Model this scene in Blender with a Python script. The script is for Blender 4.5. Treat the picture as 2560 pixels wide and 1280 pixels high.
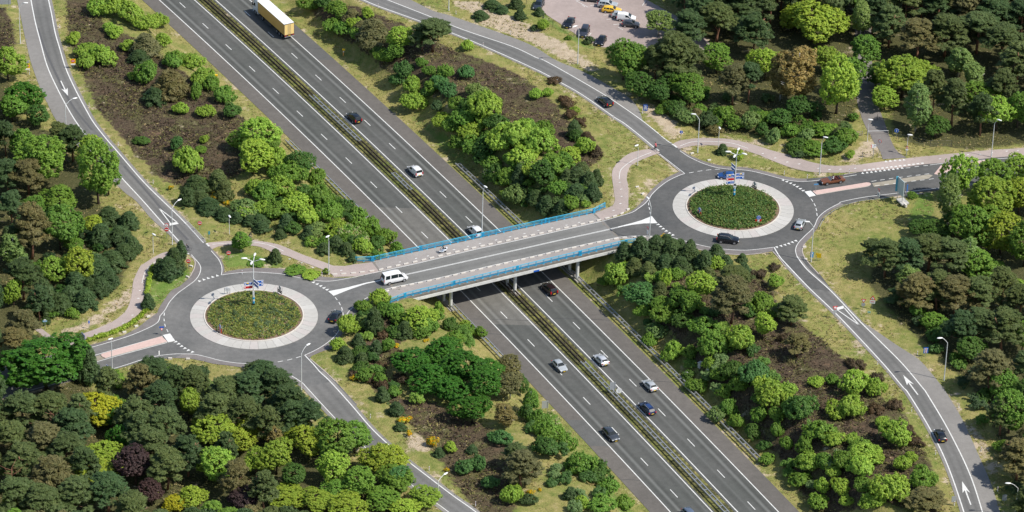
import bpy, math, random
import numpy as np
from mathutils import Vector, Matrix
from mathutils.geometry import tessellate_polygon

# ------------------------------------------------------------------ camera, sky, sun, exposure
SC = bpy.context.scene
for o_ in list(bpy.data.objects):
    bpy.data.objects.remove(o_)
COL = SC.collection
FPX, PITCH, ROLL, CAMH, CAMY = 9968.15, 0.524927, 0.0310761, 410.691, -709.0
CD, SD = math.cos(PITCH), math.sin(PITCH)
FW = np.array([0, CD, -SD])
_r, _u = np.array([1., 0, 0]), np.array([0, SD, CD])
RT = math.cos(ROLL)*_r + math.sin(ROLL)*_u
UP = -math.sin(ROLL)*_r + math.cos(ROLL)*_u
CP = np.array([0., CAMY, CAMH])
cam = bpy.data.cameras.new('camera')
cam.sensor_width = 36.0
cam.lens = FPX/2560*36
cam.clip_start, cam.clip_end = 5, 12000
camo = bpy.data.objects.new('camera', cam)
COL.objects.link(camo)
camo.matrix_world = Matrix(((RT[0], UP[0], -FW[0], CP[0]), (RT[1], UP[1], -FW[1], CP[1]),
                            (RT[2], UP[2], -FW[2], CP[2]), (0, 0, 0, 1)))
SC.camera = camo

SUN_EL, SUN_AZ = math.radians(51), math.atan2(0.93, -0.37)   # azimuth clockwise from +Y
world = bpy.data.worlds.new('World')
SC.world = world
world.use_nodes = True
wn = world.node_tree
sky = wn.nodes.new('ShaderNodeTexSky')
sky.sky_type = 'NISHITA'
sky.sun_disc = False
sky.sun_elevation = SUN_EL
sky.sun_rotation = SUN_AZ
bg = wn.nodes['Background']
wn.links.new(sky.outputs[0], bg.inputs[0])
bg.inputs[1].default_value = 0.11
sun = bpy.data.lights.new('sun', 'SUN')
sun.energy = 4.0
sun.angle = math.radians(0.53)
sun.color = (1.0, 0.95, 0.87)
suno = bpy.data.objects.new('sun', sun)
COL.objects.link(suno)
sd = Vector((math.sin(SUN_AZ)*math.cos(SUN_EL), math.cos(SUN_AZ)*math.cos(SUN_EL), math.sin(SUN_EL)))
suno.rotation_euler = sd.to_track_quat('Z', 'Y').to_euler()
suno.location = sd*300
SC.view_settings.view_transform = 'Standard'
SC.view_settings.look = 'None'
SC.view_settings.exposure = 0.32
SC.view_settings.gamma = 1.0
SC.view_settings.use_curve_mapping = False

RND = random.Random(7)
NP = np.random.RandomState(11)

# ------------------------------------------------------------------ survey: photo measurements to metres
def P(px, py, z=0.0):
    d = FW*FPX + RT*(px-1280) - UP*(py-640)
    t = (z-CP[2])/d[2]
    q = CP + d*t
    return Vector((q[0], q[1], z))

def PX(p):
    v = np.array(p) - CP
    zc = v @ FW
    return 1280+FPX*(v @ RT)/zc, 640-FPX*(v @ UP)/zc

AX = (-1.67166506, -0.540738422, -2.25997495e-04, -1.30767741e-07)
def axx(y):
    return AX[0]+AX[1]*y+AX[2]*y*y+AX[3]*y**3
def axs(y):
    return AX[1]+2*AX[2]*y+3*AX[3]*y*y
def mw(off, y, z=None):                       # point beside the motorway axis
    s = axs(y)
    n = math.sqrt(1+s*s)
    return Vector((axx(y)+off*n, y, MZ if z is None else z))
MZ = -6.3

def smooth(t):
    t = np.clip(t, 0, 1)
    return t*t*(3-2*t)

def ter(x, y):
    x = np.asarray(x, float); y = np.asarray(y, float)
    s = axs(y)
    d = np.abs(x-axx(y))/np.sqrt(1+s*s)
    return -0.05 + (MZ-0.0)*(1-smooth((d-15.2)/10.2))

def G(px, py):                                 # where the line of sight meets the ground
    d = FW*FPX + RT*(px-1280) - UP*(py-640)
    z = 0.5
    for _ in range(60):
        t = (z-CP[2])/d[2]
        q = CP+d*t
        h = float(ter(q[0], q[1]))
        if q[2] <= h+0.02:
            break
        z = max(z-0.15, h) if z-h > .4 else z-0.05
        if z < -6.6:
            break
    return Vector((q[0], q[1], h))

def catmull(pts, n=6):
    pts = [Vector(p) for p in pts]
    if len(pts) < 3:
        return pts
    out = []
    for i in range(len(pts)-1):
        p0 = pts[max(i-1, 0)]; p1 = pts[i]; p2 = pts[i+1]; p3 = pts[min(i+2, len(pts)-1)]
        for k in range(n):
            t = k/n
            out.append(0.5*((2*p1)+(p2-p0)*t+(2*p0-5*p1+4*p2-p3)*t*t+(3*p1-p0-3*p2+p3)*t**3))
    out.append(pts[-1])
    return out

def W(pxs, z=0.0, n=6):
    return catmull([P(a, b, z) for a, b in pxs], n)

def resample(pl, n):
    L = [0]
    for a, b in zip(pl, pl[1:]):
        L.append(L[-1]+(b-a).length)
    out, j = [], 0
    for i in range(n):
        t = L[-1]*i/(n-1)
        while j < len(L)-2 and L[j+1] < t:
            j += 1
        f = (t-L[j])/max(L[j+1]-L[j], 1e-9)
        out.append(pl[j].lerp(pl[j+1], min(max(f, 0), 1)))
    return out

# ------------------------------------------------------------------ mesh helpers
def tag(o, label=None, cat=None, group=None, kind=None):
    if label: o['label'] = label
    if cat: o['category'] = cat
    if group: o['group'] = group
    if kind: o['kind'] = kind
    return o

def link(name, me, parent=None, loc=None, rz=None):
    o = bpy.data.objects.new(name, me)
    COL.objects.link(o)
    if parent: o.parent = parent
    if loc is not None: o.location = loc
    if rz is not None: o.rotation_euler = (0, 0, rz)
    return o

def empty(name, label, cat, loc=(0, 0, 0), rz=0, group=None):
    o = link(name, None, None, loc, rz)
    o.empty_display_size = .3
    return tag(o, label, cat, group)

class MB:
    def __init__(s):
        s.v, s.f, s.m, s.uv = [], [], [], []
    def add(s, vs, fs, mi=0):
        b = len(s.v)
        s.v += [tuple(v) for v in vs]
        s.f += [tuple(b+i for i in f) for f in fs]
        s.m += [mi]*len(fs)
        return s
    def box(s, c, d, rz=0, mi=0, M=None):
        hx, hy, hz = d[0]/2, d[1]/2, d[2]/2
        vs = [Vector((x, y, z)) for z in (-hz, hz) for x, y in ((-hx, -hy), (hx, -hy), (hx, hy), (-hx, hy))]
        R = M if M is not None else Matrix.Rotation(rz, 3, 'Z')
        c = Vector(c)
        return s.add([R @ v + c for v in vs], [(3, 2, 1, 0), (4, 5, 6, 7), (0, 1, 5, 4), (1, 2, 6, 5), (2, 3, 7, 6), (3, 0, 4, 7)], mi)
    def cyl(s, p0, p1, r0, r1=None, n=8, mi=0, caps=True):
        r1 = r0 if r1 is None else r1
        p0, p1 = Vector(p0), Vector(p1)
        q = (p1-p0).to_track_quat('Z', 'Y').to_matrix()
        vs = []
        for p, r in ((p0, r0), (p1, r1)):
            for k in range(n):
                a = 2*math.pi*k/n
                vs.append(p + q @ Vector((r*math.cos(a), r*math.sin(a), 0)))
        fs = [(k, (k+1) % n, n+(k+1) % n, n+k) for k in range(n)]
        if caps:
            fs += [tuple(range(n-1, -1, -1)), tuple(range(n, 2*n))]
        return s.add(vs, fs, mi)
    def tube(s, path, r, n=6, mi=0):
        path = [Vector(p) for p in path]
        rr = r if isinstance(r, (list, tuple)) else [r]*len(path)
        vs = []
        for i, p in enumerate(path):
            d = path[min(i+1, len(path)-1)]-path[max(i-1, 0)]
            q = d.to_track_quat('Z', 'Y').to_matrix()
            for k in range(n):
                a = 2*math.pi*k/n
                vs.append(p+q @ Vector((rr[i]*math.cos(a), rr[i]*math.sin(a), 0)))
        fs = []
        for i in range(len(path)-1):
            for k in range(n):
                fs.append((i*n+k, i*n+(k+1) % n, (i+1)*n+(k+1) % n, (i+1)*n+k))
        fs += [tuple(range(n-1, -1, -1)), tuple(range((len(path)-1)*n, len(path)*n))]
        return s.add(vs, fs, mi)
    def ball(s, c, r, nu=8, nv=5, mi=0):
        c = Vector(c)
        r = r if isinstance(r, (tuple, list)) else (r, r, r)
        vs = [c+Vector((0, 0, r[2]))]
        for i in range(1, nv):
            a = math.pi*i/nv
            for k in range(nu):
                b = 2*math.pi*k/nu
                vs.append(c+Vector((r[0]*math.sin(a)*math.cos(b), r[1]*math.sin(a)*math.sin(b), r[2]*math.cos(a))))
        vs.append(c-Vector((0, 0, r[2])))
        fs = [(0, 1+k, 1+(k+1) % nu) for k in range(nu)]
        for i in range(nv-2):
            for k in range(nu):
                fs.append((1+i*nu+k, 1+(i+1)*nu+k, 1+(i+1)*nu+(k+1) % nu, 1+i*nu+(k+1) % nu))
        l = len(vs)-1; b0 = 1+(nv-2)*nu
        fs += [(b0+(k+1) % nu, b0+k, l) for k in range(nu)]
        return s.add(vs, fs, mi)
    def poly(s, pts, mi=0):                     # flat polygon from a closed outline
        pts = [Vector(p) for p in pts]
        tris = tessellate_polygon([pts])
        fs = []
        for a, b, c in tris:
            n = (pts[b]-pts[a]).cross(pts[c]-pts[a])
            fs.append((a, b, c) if n.z >= 0 else (a, c, b))
        return s.add(pts, fs, mi)
    def slab(s, pts, z0, z1, mi=0, ms=None):     # outline extruded from z0 up to z1
        pts = [Vector((p[0], p[1], 0)) for p in pts]
        n = len(pts)
        ar = sum(pts[i].x*pts[(i+1) % n].y-pts[(i+1) % n].x*pts[i].y for i in range(n))
        if ar < 0: pts.reverse()
        s.poly([(p.x, p.y, z1) for p in pts], mi)
        vs = [(p.x, p.y, z0) for p in pts]+[(p.x, p.y, z1) for p in pts]
        return s.add(vs, [(i, (i+1) % n, n+(i+1) % n, n+i) for i in range(n)], mi if ms is None else ms)
    def ribbon(s, pl, w, z=None, mi=0):
        pl = [Vector(p) for p in pl]
        vs = []
        for i, p in enumerate(pl):
            d = pl[min(i+1, len(pl)-1)]-pl[max(i-1, 0)]
            d.z = 0
            d.normalize()
            nrm = Vector((-d.y, d.x, 0))
            q = Vector((p.x, p.y, p.z if z is None else z))
            vs += [q+nrm*w/2, q-nrm*w/2]
        return s.add(vs, [(2*i, 2*i+1, 2*i+3, 2*i+2) for i in range(len(pl)-1)], mi)
    def mesh(s, name, mats, smooth=False, sharp=None):
        me = bpy.data.meshes.new(name)
        me.from_pydata(s.v, [], s.f)
        for m in (mats if isinstance(mats, (list, tuple)) else [mats]):
            me.materials.append(m)
        if s.m and max(s.m) > 0:
            me.polygons.foreach_set('material_index', s.m)
        if smooth:
            me.polygons.foreach_set('use_smooth', [True]*len(s.f))
            if sharp: me.set_sharp_from_angle(angle=math.radians(sharp))
        me.update()
        return me
    def build(s, name, mats, parent=None, smooth=False, sharp=None, loc=None, rz=None):
        return link(name, s.mesh(name, mats, smooth, sharp), parent, loc, rz)

def copy_tree(o, parent=None):
    c = o.copy()
    COL.objects.link(c)
    if parent: c.parent = parent
    for ch in o.children:
        copy_tree(ch, c)
    return c

# ------------------------------------------------------------------ materials
def nmat(name):
    m = bpy.data.materials.new(name)
    m.use_nodes = True
    nt = m.node_tree
    return m, nt, nt.nodes['Principled BSDF']

def NN(nt, typ, **kw):
    n = nt.nodes.new(typ)
    for k, v in kw.items():
        setattr(n, k, v)
    return n

def noise(nt, vec, scale, detail=4, rough=.6):
    n = NN(nt, 'ShaderNodeTexNoise')
    n.inputs['Scale'].default_value = scale
    n.inputs['Detail'].default_value = detail
    n.inputs['Roughness'].default_value = rough
    if vec is not None: nt.links.new(vec, n.inputs['Vector'])
    return n.outputs['Fac']

def ramp(nt, fac, stops):
    r = NN(nt, 'ShaderNodeValToRGB')
    el = r.color_ramp.elements
    while len(el) < len(stops): el.new(0.5)
    for e, (p, c) in zip(el, stops):
        e.position = p
        e.color = (*c, 1) if len(c) == 3 else c
    nt.links.new(fac, r.inputs[0])
    return r.outputs[0]

def mixc(nt, fac, a, b, mode='MIX'):
    n = NN(nt, 'ShaderNodeMix', data_type='RGBA', blend_type=mode)
    for i, v in ((0, fac), (6, a), (7, b)):
        if isinstance(v, (int, float)): n.inputs[i].default_value = v
        elif isinstance(v, tuple): n.inputs[i].default_value = (*v, 1)
        else: nt.links.new(v, n.inputs[i])
    return n.outputs[2]

def math_(nt, op, a, b=None, c=None):
    n = NN(nt, 'ShaderNodeMath', operation=op)
    for i, v in enumerate((a, b, c)):
        if v is None: continue
        if isinstance(v, (int, float)): n.inputs[i].default_value = v
        else: nt.links.new(v, n.inputs[i])
    return n.outputs[0]

def plain(name, col, rough=.6, metal=0, var=.12, scale=3.0, spec=.5, coat=0):
    m, nt, b = nmat(name)
    tc = NN(nt, 'ShaderNodeTexCoord')
    f = noise(nt, tc.outputs['Object'], scale, 5)
    c = ramp(nt, f, [(0.3, tuple(x*(1-var) for x in col)), (0.7, tuple(min(1, x*(1+var)) for x in col))])
    nt.links.new(c, b.inputs['Base Color'])
    b.inputs['Roughness'].default_value = rough
    b.inputs['Metallic'].default_value = metal
    b.inputs['Specular IOR Level'].default_value = spec
    if coat: b.inputs['Coat Weight'].default_value = coat
    return m

def geo_pos(nt):
    return NN(nt, 'ShaderNodeNewGeometry').outputs['Position']

def asphalt(name, c0, c1, patch=.25, tracks=None, big=.06, rings=None):
    """grey road surface: grain, large worn patches, tyre tracks laid along the UVs"""
    m, nt, b = nmat(name)
    pos = geo_pos(nt)
    f1 = noise(nt, pos, big, 5, .55)
    f2 = noise(nt, pos, .9, 6, .7)
    col = ramp(nt, f1, [(0.35, c0), (0.65, c1)])
    g = ramp(nt, f2, [(0.3, (1-patch,)*3), (0.7, (1+patch*.6,)*3)])
    col = mixc(nt, 1.0, col, g, 'MULTIPLY')
    fine = noise(nt, pos, 6, 3, .6)
    col = mixc(nt, 1.0, col, ramp(nt, fine, [(.25, (.84,)*3), (.75, (1.12,)*3)]), 'MULTIPLY')
    if tracks:
        uv = NN(nt, 'ShaderNodeUVMap')
        sp = NN(nt, 'ShaderNodeSeparateXYZ')
        nt.links.new(uv.outputs[0], sp.inputs[0])
        cm = NN(nt, 'ShaderNodeCombineXYZ')
        nt.links.new(sp.outputs[0], cm.inputs[0])
        nt.links.new(math_(nt, 'MULTIPLY', sp.outputs[1], .02), cm.inputs[1])
        wob = noise(nt, cm.outputs[0], 1.3, 4, .6)
        for cen, wid, gain in tracks:
            d = math_(nt, 'ABSOLUTE', math_(nt, 'SUBTRACT', sp.outputs[0], cen))
            k = math_(nt, 'SUBTRACT', 1.0, math_(nt, 'DIVIDE', d, wid))
            k = math_(nt, 'MAXIMUM', k, 0.0)
            k = math_(nt, 'MULTIPLY', math_(nt, 'SMOOTH_MIN', k, 1.0, .2), math_(nt, 'ADD', .35, wob))
            col = mixc(nt, k, col, (gain, gain, gain), 'MULTIPLY') if gain < 1 else mixc(nt, math_(nt, 'MULTIPLY', k, gain-1), col, (.36, .37, .35), 'MIX')
    if rings:                                    # rubber worn in round the roundabout
        cx, cy, L = rings
        vd = NN(nt, 'ShaderNodeVectorMath', operation='DISTANCE')
        nt.links.new(pos, vd.inputs[0]); vd.inputs[1].default_value = (cx, cy, 0)
        wob = noise(nt, pos, .35, 5, .7)
        for rad, wid, gain in L:
            d = math_(nt, 'ABSOLUTE', math_(nt, 'SUBTRACT', vd.outputs['Value'], math_(nt, 'ADD', rad-.35, math_(nt, 'MULTIPLY', wob, .7))))
            k = math_(nt, 'MULTIPLY', math_(nt, 'MAXIMUM', math_(nt, 'SUBTRACT', 1.0, math_(nt, 'DIVIDE', d, wid)), 0.0), math_(nt, 'ADD', .3, wob))
            col = mixc(nt, k, col, (gain,)*3, 'MULTIPLY') if gain < 1 else mixc(nt, math_(nt, 'MULTIPLY', k, gain-1), col, (.42, .39, .35), 'MIX')
    nt.links.new(col, b.inputs['Base Color'])
    b.inputs['Roughness'].default_value = .88
    b.inputs['Specular IOR Level'].default_value = .25
    bp = NN(nt, 'ShaderNodeBump')
    bp.inputs['Strength'].default_value = .25
    bp.inputs['Distance'].default_value = .02
    nt.links.new(fine, bp.inputs['Height'])
    nt.links.new(bp.outputs[0], b.inputs['Normal'])
    return m

RG_ = [(13.1, .5, .62), (14.4, .7, .8), (16.0, .6, .8), (15.2, .4, 1.12), (18.6, 1.2, 1.25)]
MWTR = [(-3.95, .9, .84), (3.95, .9, .84), (-7.0, .8, .74), (-8.35, .8, .74), (7.0, .8, .74), (8.35, .8, .74), (-7.67, .5, 1.3), (7.67, .5, 1.3), (-3.1, .4, 1.1), (4.8, .4, 1.1)]
M_mway = asphalt('motorway_asphalt', (0.097, 0.101, 0.093), (0.116, 0.116, 0.109), .16, MWTR)
M_mshoulder = asphalt('shoulder_asphalt', (0.130, 0.120, 0.108), (0.156, 0.143, 0.129), .16)
M_mpatch = asphalt('old_motorway_asphalt', (0.151, 0.147, 0.133), (0.177, 0.171, 0.153), .14, MWTR)
M_mpatch2 = asphalt('dark_shoulder_asphalt', (0.118, 0.118, 0.112), (0.137, 0.137, 0.131), .14)
M_seam = plain('tar_joint', (.05,.05,.052), .8, var=.3)
M_ramp = asphalt('slip_road_asphalt', (0.151, 0.150, 0.142), (0.192, 0.188, 0.179), .14, [(.3, .16, .8), (.7, .16, .8)])
M_rampsh = asphalt('slip_road_shoulder', (0.217, 0.207, 0.193), (0.268, 0.255, 0.237), .12)
M_junc = asphalt('junction_asphalt', (0.131, 0.132, 0.128), (0.193, 0.189, 0.180), .2, None, .09)
M_juncr = asphalt('dark_junction_asphalt', (0.088, 0.090, 0.089), (0.132, 0.130, 0.124), .2, None, .09)
M_bridge_road = asphalt('bridge_asphalt', (0.171, 0.171, 0.160), (0.214, 0.210, 0.198), .12, [(.25, .12, .85), (.75, .12, .85)])
M_paver = asphalt('paver_shoulder', (.17, .155, .15), (.23, .21, .2), .18)
M_path = asphalt('cycle_path_surface', (.36, .3, .27), (.45, .375, .34), .09)
M_deckpath = asphalt('bridge_path_surface', (.3, .275, .255), (.37, .34, .315), .1)
M_lot = asphalt('car_park_pavers', (.33, .27, .245), (.43, .355, .325), .12)
M_forestroad = asphalt('forest_road', (.17, .155, .145), (.23, .21, .2), .15)
M_gravel = asphalt('median_gravel', (.3, .27, .21), (.4, .36, .29), .2)
M_white = plain('road_paint', (.68, .68, .65), .7, var=.16, scale=1.6)
M_concrete = plain('apron_concrete', (.455, .44, .405), .85, var=.09, scale=.5)
M_conc_dark = plain('deck_concrete', (.33, .31, .28), .9, var=.15, scale=.7)
M_fascia = plain('bridge_white_concrete', (.58, .58, .555), .85, var=.18, scale=.9)
M_coping = plain('weathered_coping', (.17, .155, .135), .95, var=.3, scale=1.2)
M_kerb = plain('kerb_stone', (.62, .58, .52), .85, var=.08)
M_kerbline = plain('kerb_line_stone', (.42, .37, .33), .9, var=.15)
M_pink = plain('pink_paving', (.58, .42, .37), .85, var=.08, scale=1.5)
M_blue = plain('railing_blue', (.018, .28, .5), .45, var=.1)
M_bluel = plain('railing_blue_light', (.06, .42, .62), .45, var=.1)
M_galv = plain('galvanised_steel', (.45, .46, .47), .45, .6, var=.12)
M_rust = plain('weathered_rail', (.05, .038, .028), .8, .2, var=.4, scale=2)
M_pole = plain('pole_paint', (.66, .67, .66), .45, var=.06)
M_lampwhite = plain('lamp_white', (.82, .82, .8), .35, var=.03)
M_glassl = plain('lamp_lens', (.6, .6, .55), .15, var=.03)
M_signred = plain('sign_red', (.6, .015, .02), .4, var=.05)
M_signwhite = plain('sign_white', (.8, .8, .8), .4, var=.03)
M_signblue = plain('sign_blue', (.01, .1, .45), .4, var=.05)
M_signback = plain('sign_back', (.42, .44, .46), .5, .3, var=.06)
M_yellow = plain('sign_yellow', (.85, .55, .01), .4, var=.04)
M_black = plain('matt_black', (.015, .015, .017), .5, var=.1)
M_darkgrey = plain('dark_grey', (.06, .06, .065), .6, var=.1)
M_orange = plain('sign_orange', (.75, .35, .1), .5, var=.04)
M_bark = plain('bark', (.09, .06, .042), .95, var=.35, scale=2.5)
M_pinebark = plain('pine_bark', (.24, .12, .07), .95, var=.35, scale=2.0)
M_birchbark = plain('birch_bark', (.5, .48, .44), .9, var=.3, scale=4)
M_wood = plain('grey_wood', (.3, .27, .23), .9, var=.2)
M_tyre = plain('tyre', (.018, .018, .018), .85, var=.1)
M_rim = plain('alloy', (.5, .5, .52), .35, .7, var=.05)
M_glass = plain('car_glass', (.012, .018, .02), .08, var=.05, spec=.6)
M_lred = plain('lamp_red', (.45, .01, .015), .25, var=.05)
M_lclear = plain('lamp_clear', (.7, .72, .74), .2, var=.05)
M_plate = plain('plate_yellow', (.8, .55, .05), .5, var=.03)
M_trim = plain('black_trim', (.02, .02, .022), .6, var=.1)
M_skin = plain('skin', (.5, .3, .21), .6, var=.05)
M_cabinet = plain('cabinet_grey', (.62, .6, .55), .6, var=.06)
# ------------------------------------------------------------------ ground zones (traced outlines)
HEATHER = [
 [(165,0),(225,0),(260,60),(330,95),(400,140),(470,190),(540,235),(600,290),(690,380),(600,440),(470,470),(400,450),(300,340),(250,280),(215,210),(190,150),(172,80)],
 [(760,10),(900,20),(1010,60),(1100,110),(1200,150),(1290,180),(1390,260),(1440,330),(1500,370),(1500,400),(1430,440),(1300,330),(1150,260),(1000,200),(950,160),(850,90),(790,40)],
 [(905,780),(960,760),(1000,780),(1010,850),(960,930),(1000,1000),(1080,1000),(1200,1060),(1260,1090),(1300,1150),(1280,1290),(1200,1290),(1120,1190),(1070,1110),(1010,1040),(950,990),(900,930),(875,880)],
 [(1600,640),(1800,660),(1900,680),(1960,780),(2080,870),(2150,950),(2260,1040),(2320,1150),(2360,1290),(2050,1290),(1950,1150),(1850,1040),(1780,960),(1700,870),(1620,780)],
 [(-40,20),(12,20),(30,60),(36,120),(20,160),(-40,160)],
]
SAND = [
 [(1180,30),(1300,52),(1380,95),(1425,122),(1470,150),(1500,185),(1440,165),(1340,115),(1260,78),(1190,55)],
 [(1120,0),(1200,0),(1290,50),(1270,62),(1180,32)],
 [(1590,255),(1640,265),(1690,310),(1700,345),(1672,352),(1640,310),(1610,285)],
 [(320,726),(332,736),(300,770),(250,806),(210,826),(170,836),(150,826),(200,806),(250,780),(290,752)],
 [(2400,1030),(2440,1070),(2490,1150),(2505,1195),(2480,1180),(2440,1110)],
 [(2096,395),(2140,372),(2180,352),(2196,366),(2200,380),(2150,396),(2110,405)],
 [(1010,1090),(1050,1085),(1070,1120),(1040,1140),(1010,1120)],
 [(1600,470),(1650,440),(1665,430),(1650,455),(1615,478)],
 [(708,950),(745,962),(752,978),(725,985),(705,972)],
 [(1860,350),(1930,355),(1930,366),(1870,360)],
 [(2130,830),(2150,835),(2170,880),(2160,900),(2140,870)],
]
LUSH = [
 [(560,630),(700,650),(800,690),(830,700),(700,665),(560,672)],
 [(375,650),(465,655),(480,690),(440,720),(400,760),(360,780),(370,720)],
 [(1590,610),(1640,600),(1660,620),(1620,640)],
 [(1340,20),(1410,70),(1500,125),(1480,128),(1400,80),(1335,35)],
 [(930,190),(1000,250),(1100,330),(1180,410),(1150,410),(1060,320),(950,220)],
 [(2300,480),(2330,475),(2330,560),(2290,580),(2270,530)],
 [(1330,1010),(1420,1120),(1520,1220),(1600,1290),(1560,1290),(1440,1150)],
]
WOODS = [
 [(1500,120),(1560,200),(1650,262),(1760,325),(1880,338),(2000,342),(2110,312),(2150,245),(2160,150),(2205,150),(2232,325),(2280,362),(2420,372),(2560,362),(2760,340),(2760,-300),(1720,-300),(1700,40),(1780,118),(1620,122)],
 [(-80,175),(20,190),(55,290),(130,330),(190,410),(270,540),(325,560),(335,640),(295,720),(225,770),(100,800),(60,830),(-80,850)],
 [(-80,905),(150,905),(205,945),(235,985),(330,952),(420,960),(560,985),(650,965),(705,1005),(770,1085),(850,1135),(930,1190),(1030,1260),(1130,1390),(1100,1500),(-80,1500)],
 [(2190,640),(2300,600),(2380,540),(2450,520),(2560,490),(2680,480),(2680,1500),(2590,1380),(2550,1230),(2490,1080),(2430,970),(2340,885),(2235,790),(2170,710)],
]
def zone_world(poly):
    return np.array([G(a, b)[:2] for a, b in poly])

def inside(poly, x, y):
    n = len(poly)
    r = np.zeros(x.shape, bool)
    j = n-1
    for i in range(n):
        xi, yi = poly[i]; xj, yj = poly[j]
        if yi != yj:
            r ^= ((yi > y) != (yj > y)) & (x < (xj-xi)*(y-yi)/(yj-yi)+xi)
        j = i
    return r

# ------------------------------------------------------------------ traced road edges
A_right = [(119.5,-8),(128.5,33),(138,82),(149,120),(164,169.5),(186,219),(216,276),(236.5,310),(268,350),(292.6,378),(363.7,460),(448.4,542.4),(508.6,606.7)]
A_left = [(76,-8),(87.5,52),(101,104),(117.6,164),(142,218.8),(169.5,270.7),(197,314.5),(247,380),(305,445.4),(355.5,500),(410,561.6),(462,619)]
A_outer = [(41,-8),(50.6,35.5),(63,95.7),(76.6,153),(95.7,207.8),(112,245),(140,300),(180,350),(240,408),(306,476),(341.8,504),(372,540),(396.5,563),(420,584),(448,614)]
D_left = [(1935,618),(1948.8,641),(1966.6,661),(2024,721),(2087,781),(2155,852),(2213,915),(2256.5,967),(2272,985),(2324.9,1072),(2368.6,1162),(2409.6,1280),(2440,1390)]
D_right = [(1992.5,641),(2006,660),(2024,680),(2078.8,729),(2144,797.8),(2201.8,855),(2256.5,910),(2305.7,968.6),(2319,987),(2371,1075),(2423,1181.5),(2456,1280),(2486,1390)]
D_outer = [(2160,808),(2182.6,822),(2242.8,863),(2297.5,899),(2327.6,932),(2352,962),(2365.8,981),(2404,1045),(2442,1127),(2475,1203),(2500,1280),(2530,1390)]
C_low = [(880,-12),(909.3,0),(944.9,15),(1055.6,54.7),(1104.8,72.5),(1208.7,114.8),(1340,173.6),(1392,201),(1455,236.5),(1531.6,290),(1563,310),(1608,345.5),(1635.5,368.8)]
C_up = [(935,-14),(969.5,0),(1066.6,38),(1159.5,75),(1280,116),(1340,143.6),(1362,151.8),(1433,191.4),(1498.8,229.7),(1539.8,255.7),(1608,303.5),(1665.6,350),(1679,358)]
C_outer = [(990,-14),(1028,0),(1083,27),(1132,41),(1280,93),(1340,119),(1389,150),(1455,177.7),(1526,216),(1575,246),(1597,273.4),(1605,296)]
B_left = [(653.8,915),(687.5,923.8),(712.5,932),(735.7,943.7),(757.6,958.7),(766,968),(831.4,1039),(872.4,1079),(913.4,1118.7),(949,1147),(1009,1196.6),(1066,1240),(1124,1282),(1220,1360)]
B_right = [(761.9,888),(785,912.5),(800,930),(826,954.6),(878,1012),(935.3,1077.7),(1006.4,1142),(1063.8,1187),(1132,1239),(1189.6,1280),(1290,1360)]
E_up = [(2017,453.5),(2048.8,450.5),(2111.6,442),(2141.6,437)]
E_up2 = [(2324.9,412.5),(2371,407),(2461,400),(2570,391),(2760,376)]
E_low = [(2100,507.5),(2106,504),(2160.8,493),(2242.8,482.8),(2324.9,472.7),(2440,459),(2570,445),(2760,425)]
Wst_up = [(400,790),(393.8,806),(366.5,822),(314.5,842.9),(246,863.4),(186,879.8),(100,902),(-60,940)]
Wst_low = [(456,884.8),(437.5,885),(396.5,889.3),(355.5,899),(300.8,916.6),(229.7,936),(120,964),(-60,1010)]
# outer white line of the two roundabouts, piece by piece
R1_nw = [(478.5,636.8),(490,650),(497.5,658.8),(501.9,670),(498.8,685),(487.5,701),(462.5,720),(443.8,733.8),(425,753.8),(412.5,775),(400,790)]
R1_ne = [(553.2,687.6),(587.5,683),(631,680),(675,682.5),(708.8,685.6),(750,695),(787.5,701),(812.5,703),(837.5,701.5),(887.5,692.5),(943.5,680)]
R1_ne0 = [(527.7,627),(539.4,640),(547.5,650),(553.8,665),(555,676),(553.2,687.6)]
R1_s = [(456,884.8),(487.5,886),(518.8,893),(550,901),(587.5,907),(625,910),(653.8,915)]
R1_se = [(761.9,888),(787.5,876),(812.5,861),(837.5,840),(851,818.8),(860,798.8),(871,780),(886,765),(913.4,747),(946,729.4),(981.8,718.4)]
BR_up = [(943.5,680),(968,674.7),(1050,657),(1187,624),(1280,604),(1509.7,552)]
BR_low = [(981.8,718.4),(1088.4,696.6),(1236,662.4),(1340,639),(1425,619),(1546.6,593)]
R2_nw = [(1509.7,552),(1545,541.5),(1580,531),(1596,521),(1611,510),(1622.5,497.5),(1630,486),(1645,471),(1667.5,453.8),(1692.5,441),(1711.9,434)]
R2_nw0 = [(1649,385),(1712,434)]
R2_n = [(1699.8,377),(1703.8,380),(1723.8,393),(1755,407.5),(1786,417.5),(1817.5,422.5),(1867.5,426),(1905,433.8),(1942.5,444),(1967.5,450),(1992.5,453.5),(2017,453.5)]
R2_e = [(2100,507.5),(2067.5,525),(2046,543.8),(2033.8,568.8),(2011,591),(1995,608.8),(1988.8,625),(1992.5,641)]
R2_s = [(1546.6,593),(1589,590),(1643.7,591),(1680,593.8),(1717.5,603.8),(1755,613.8),(1792.5,620.6),(1830,624.4),(1867.5,625.4),(1905,621.9),(1935,618)]
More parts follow.
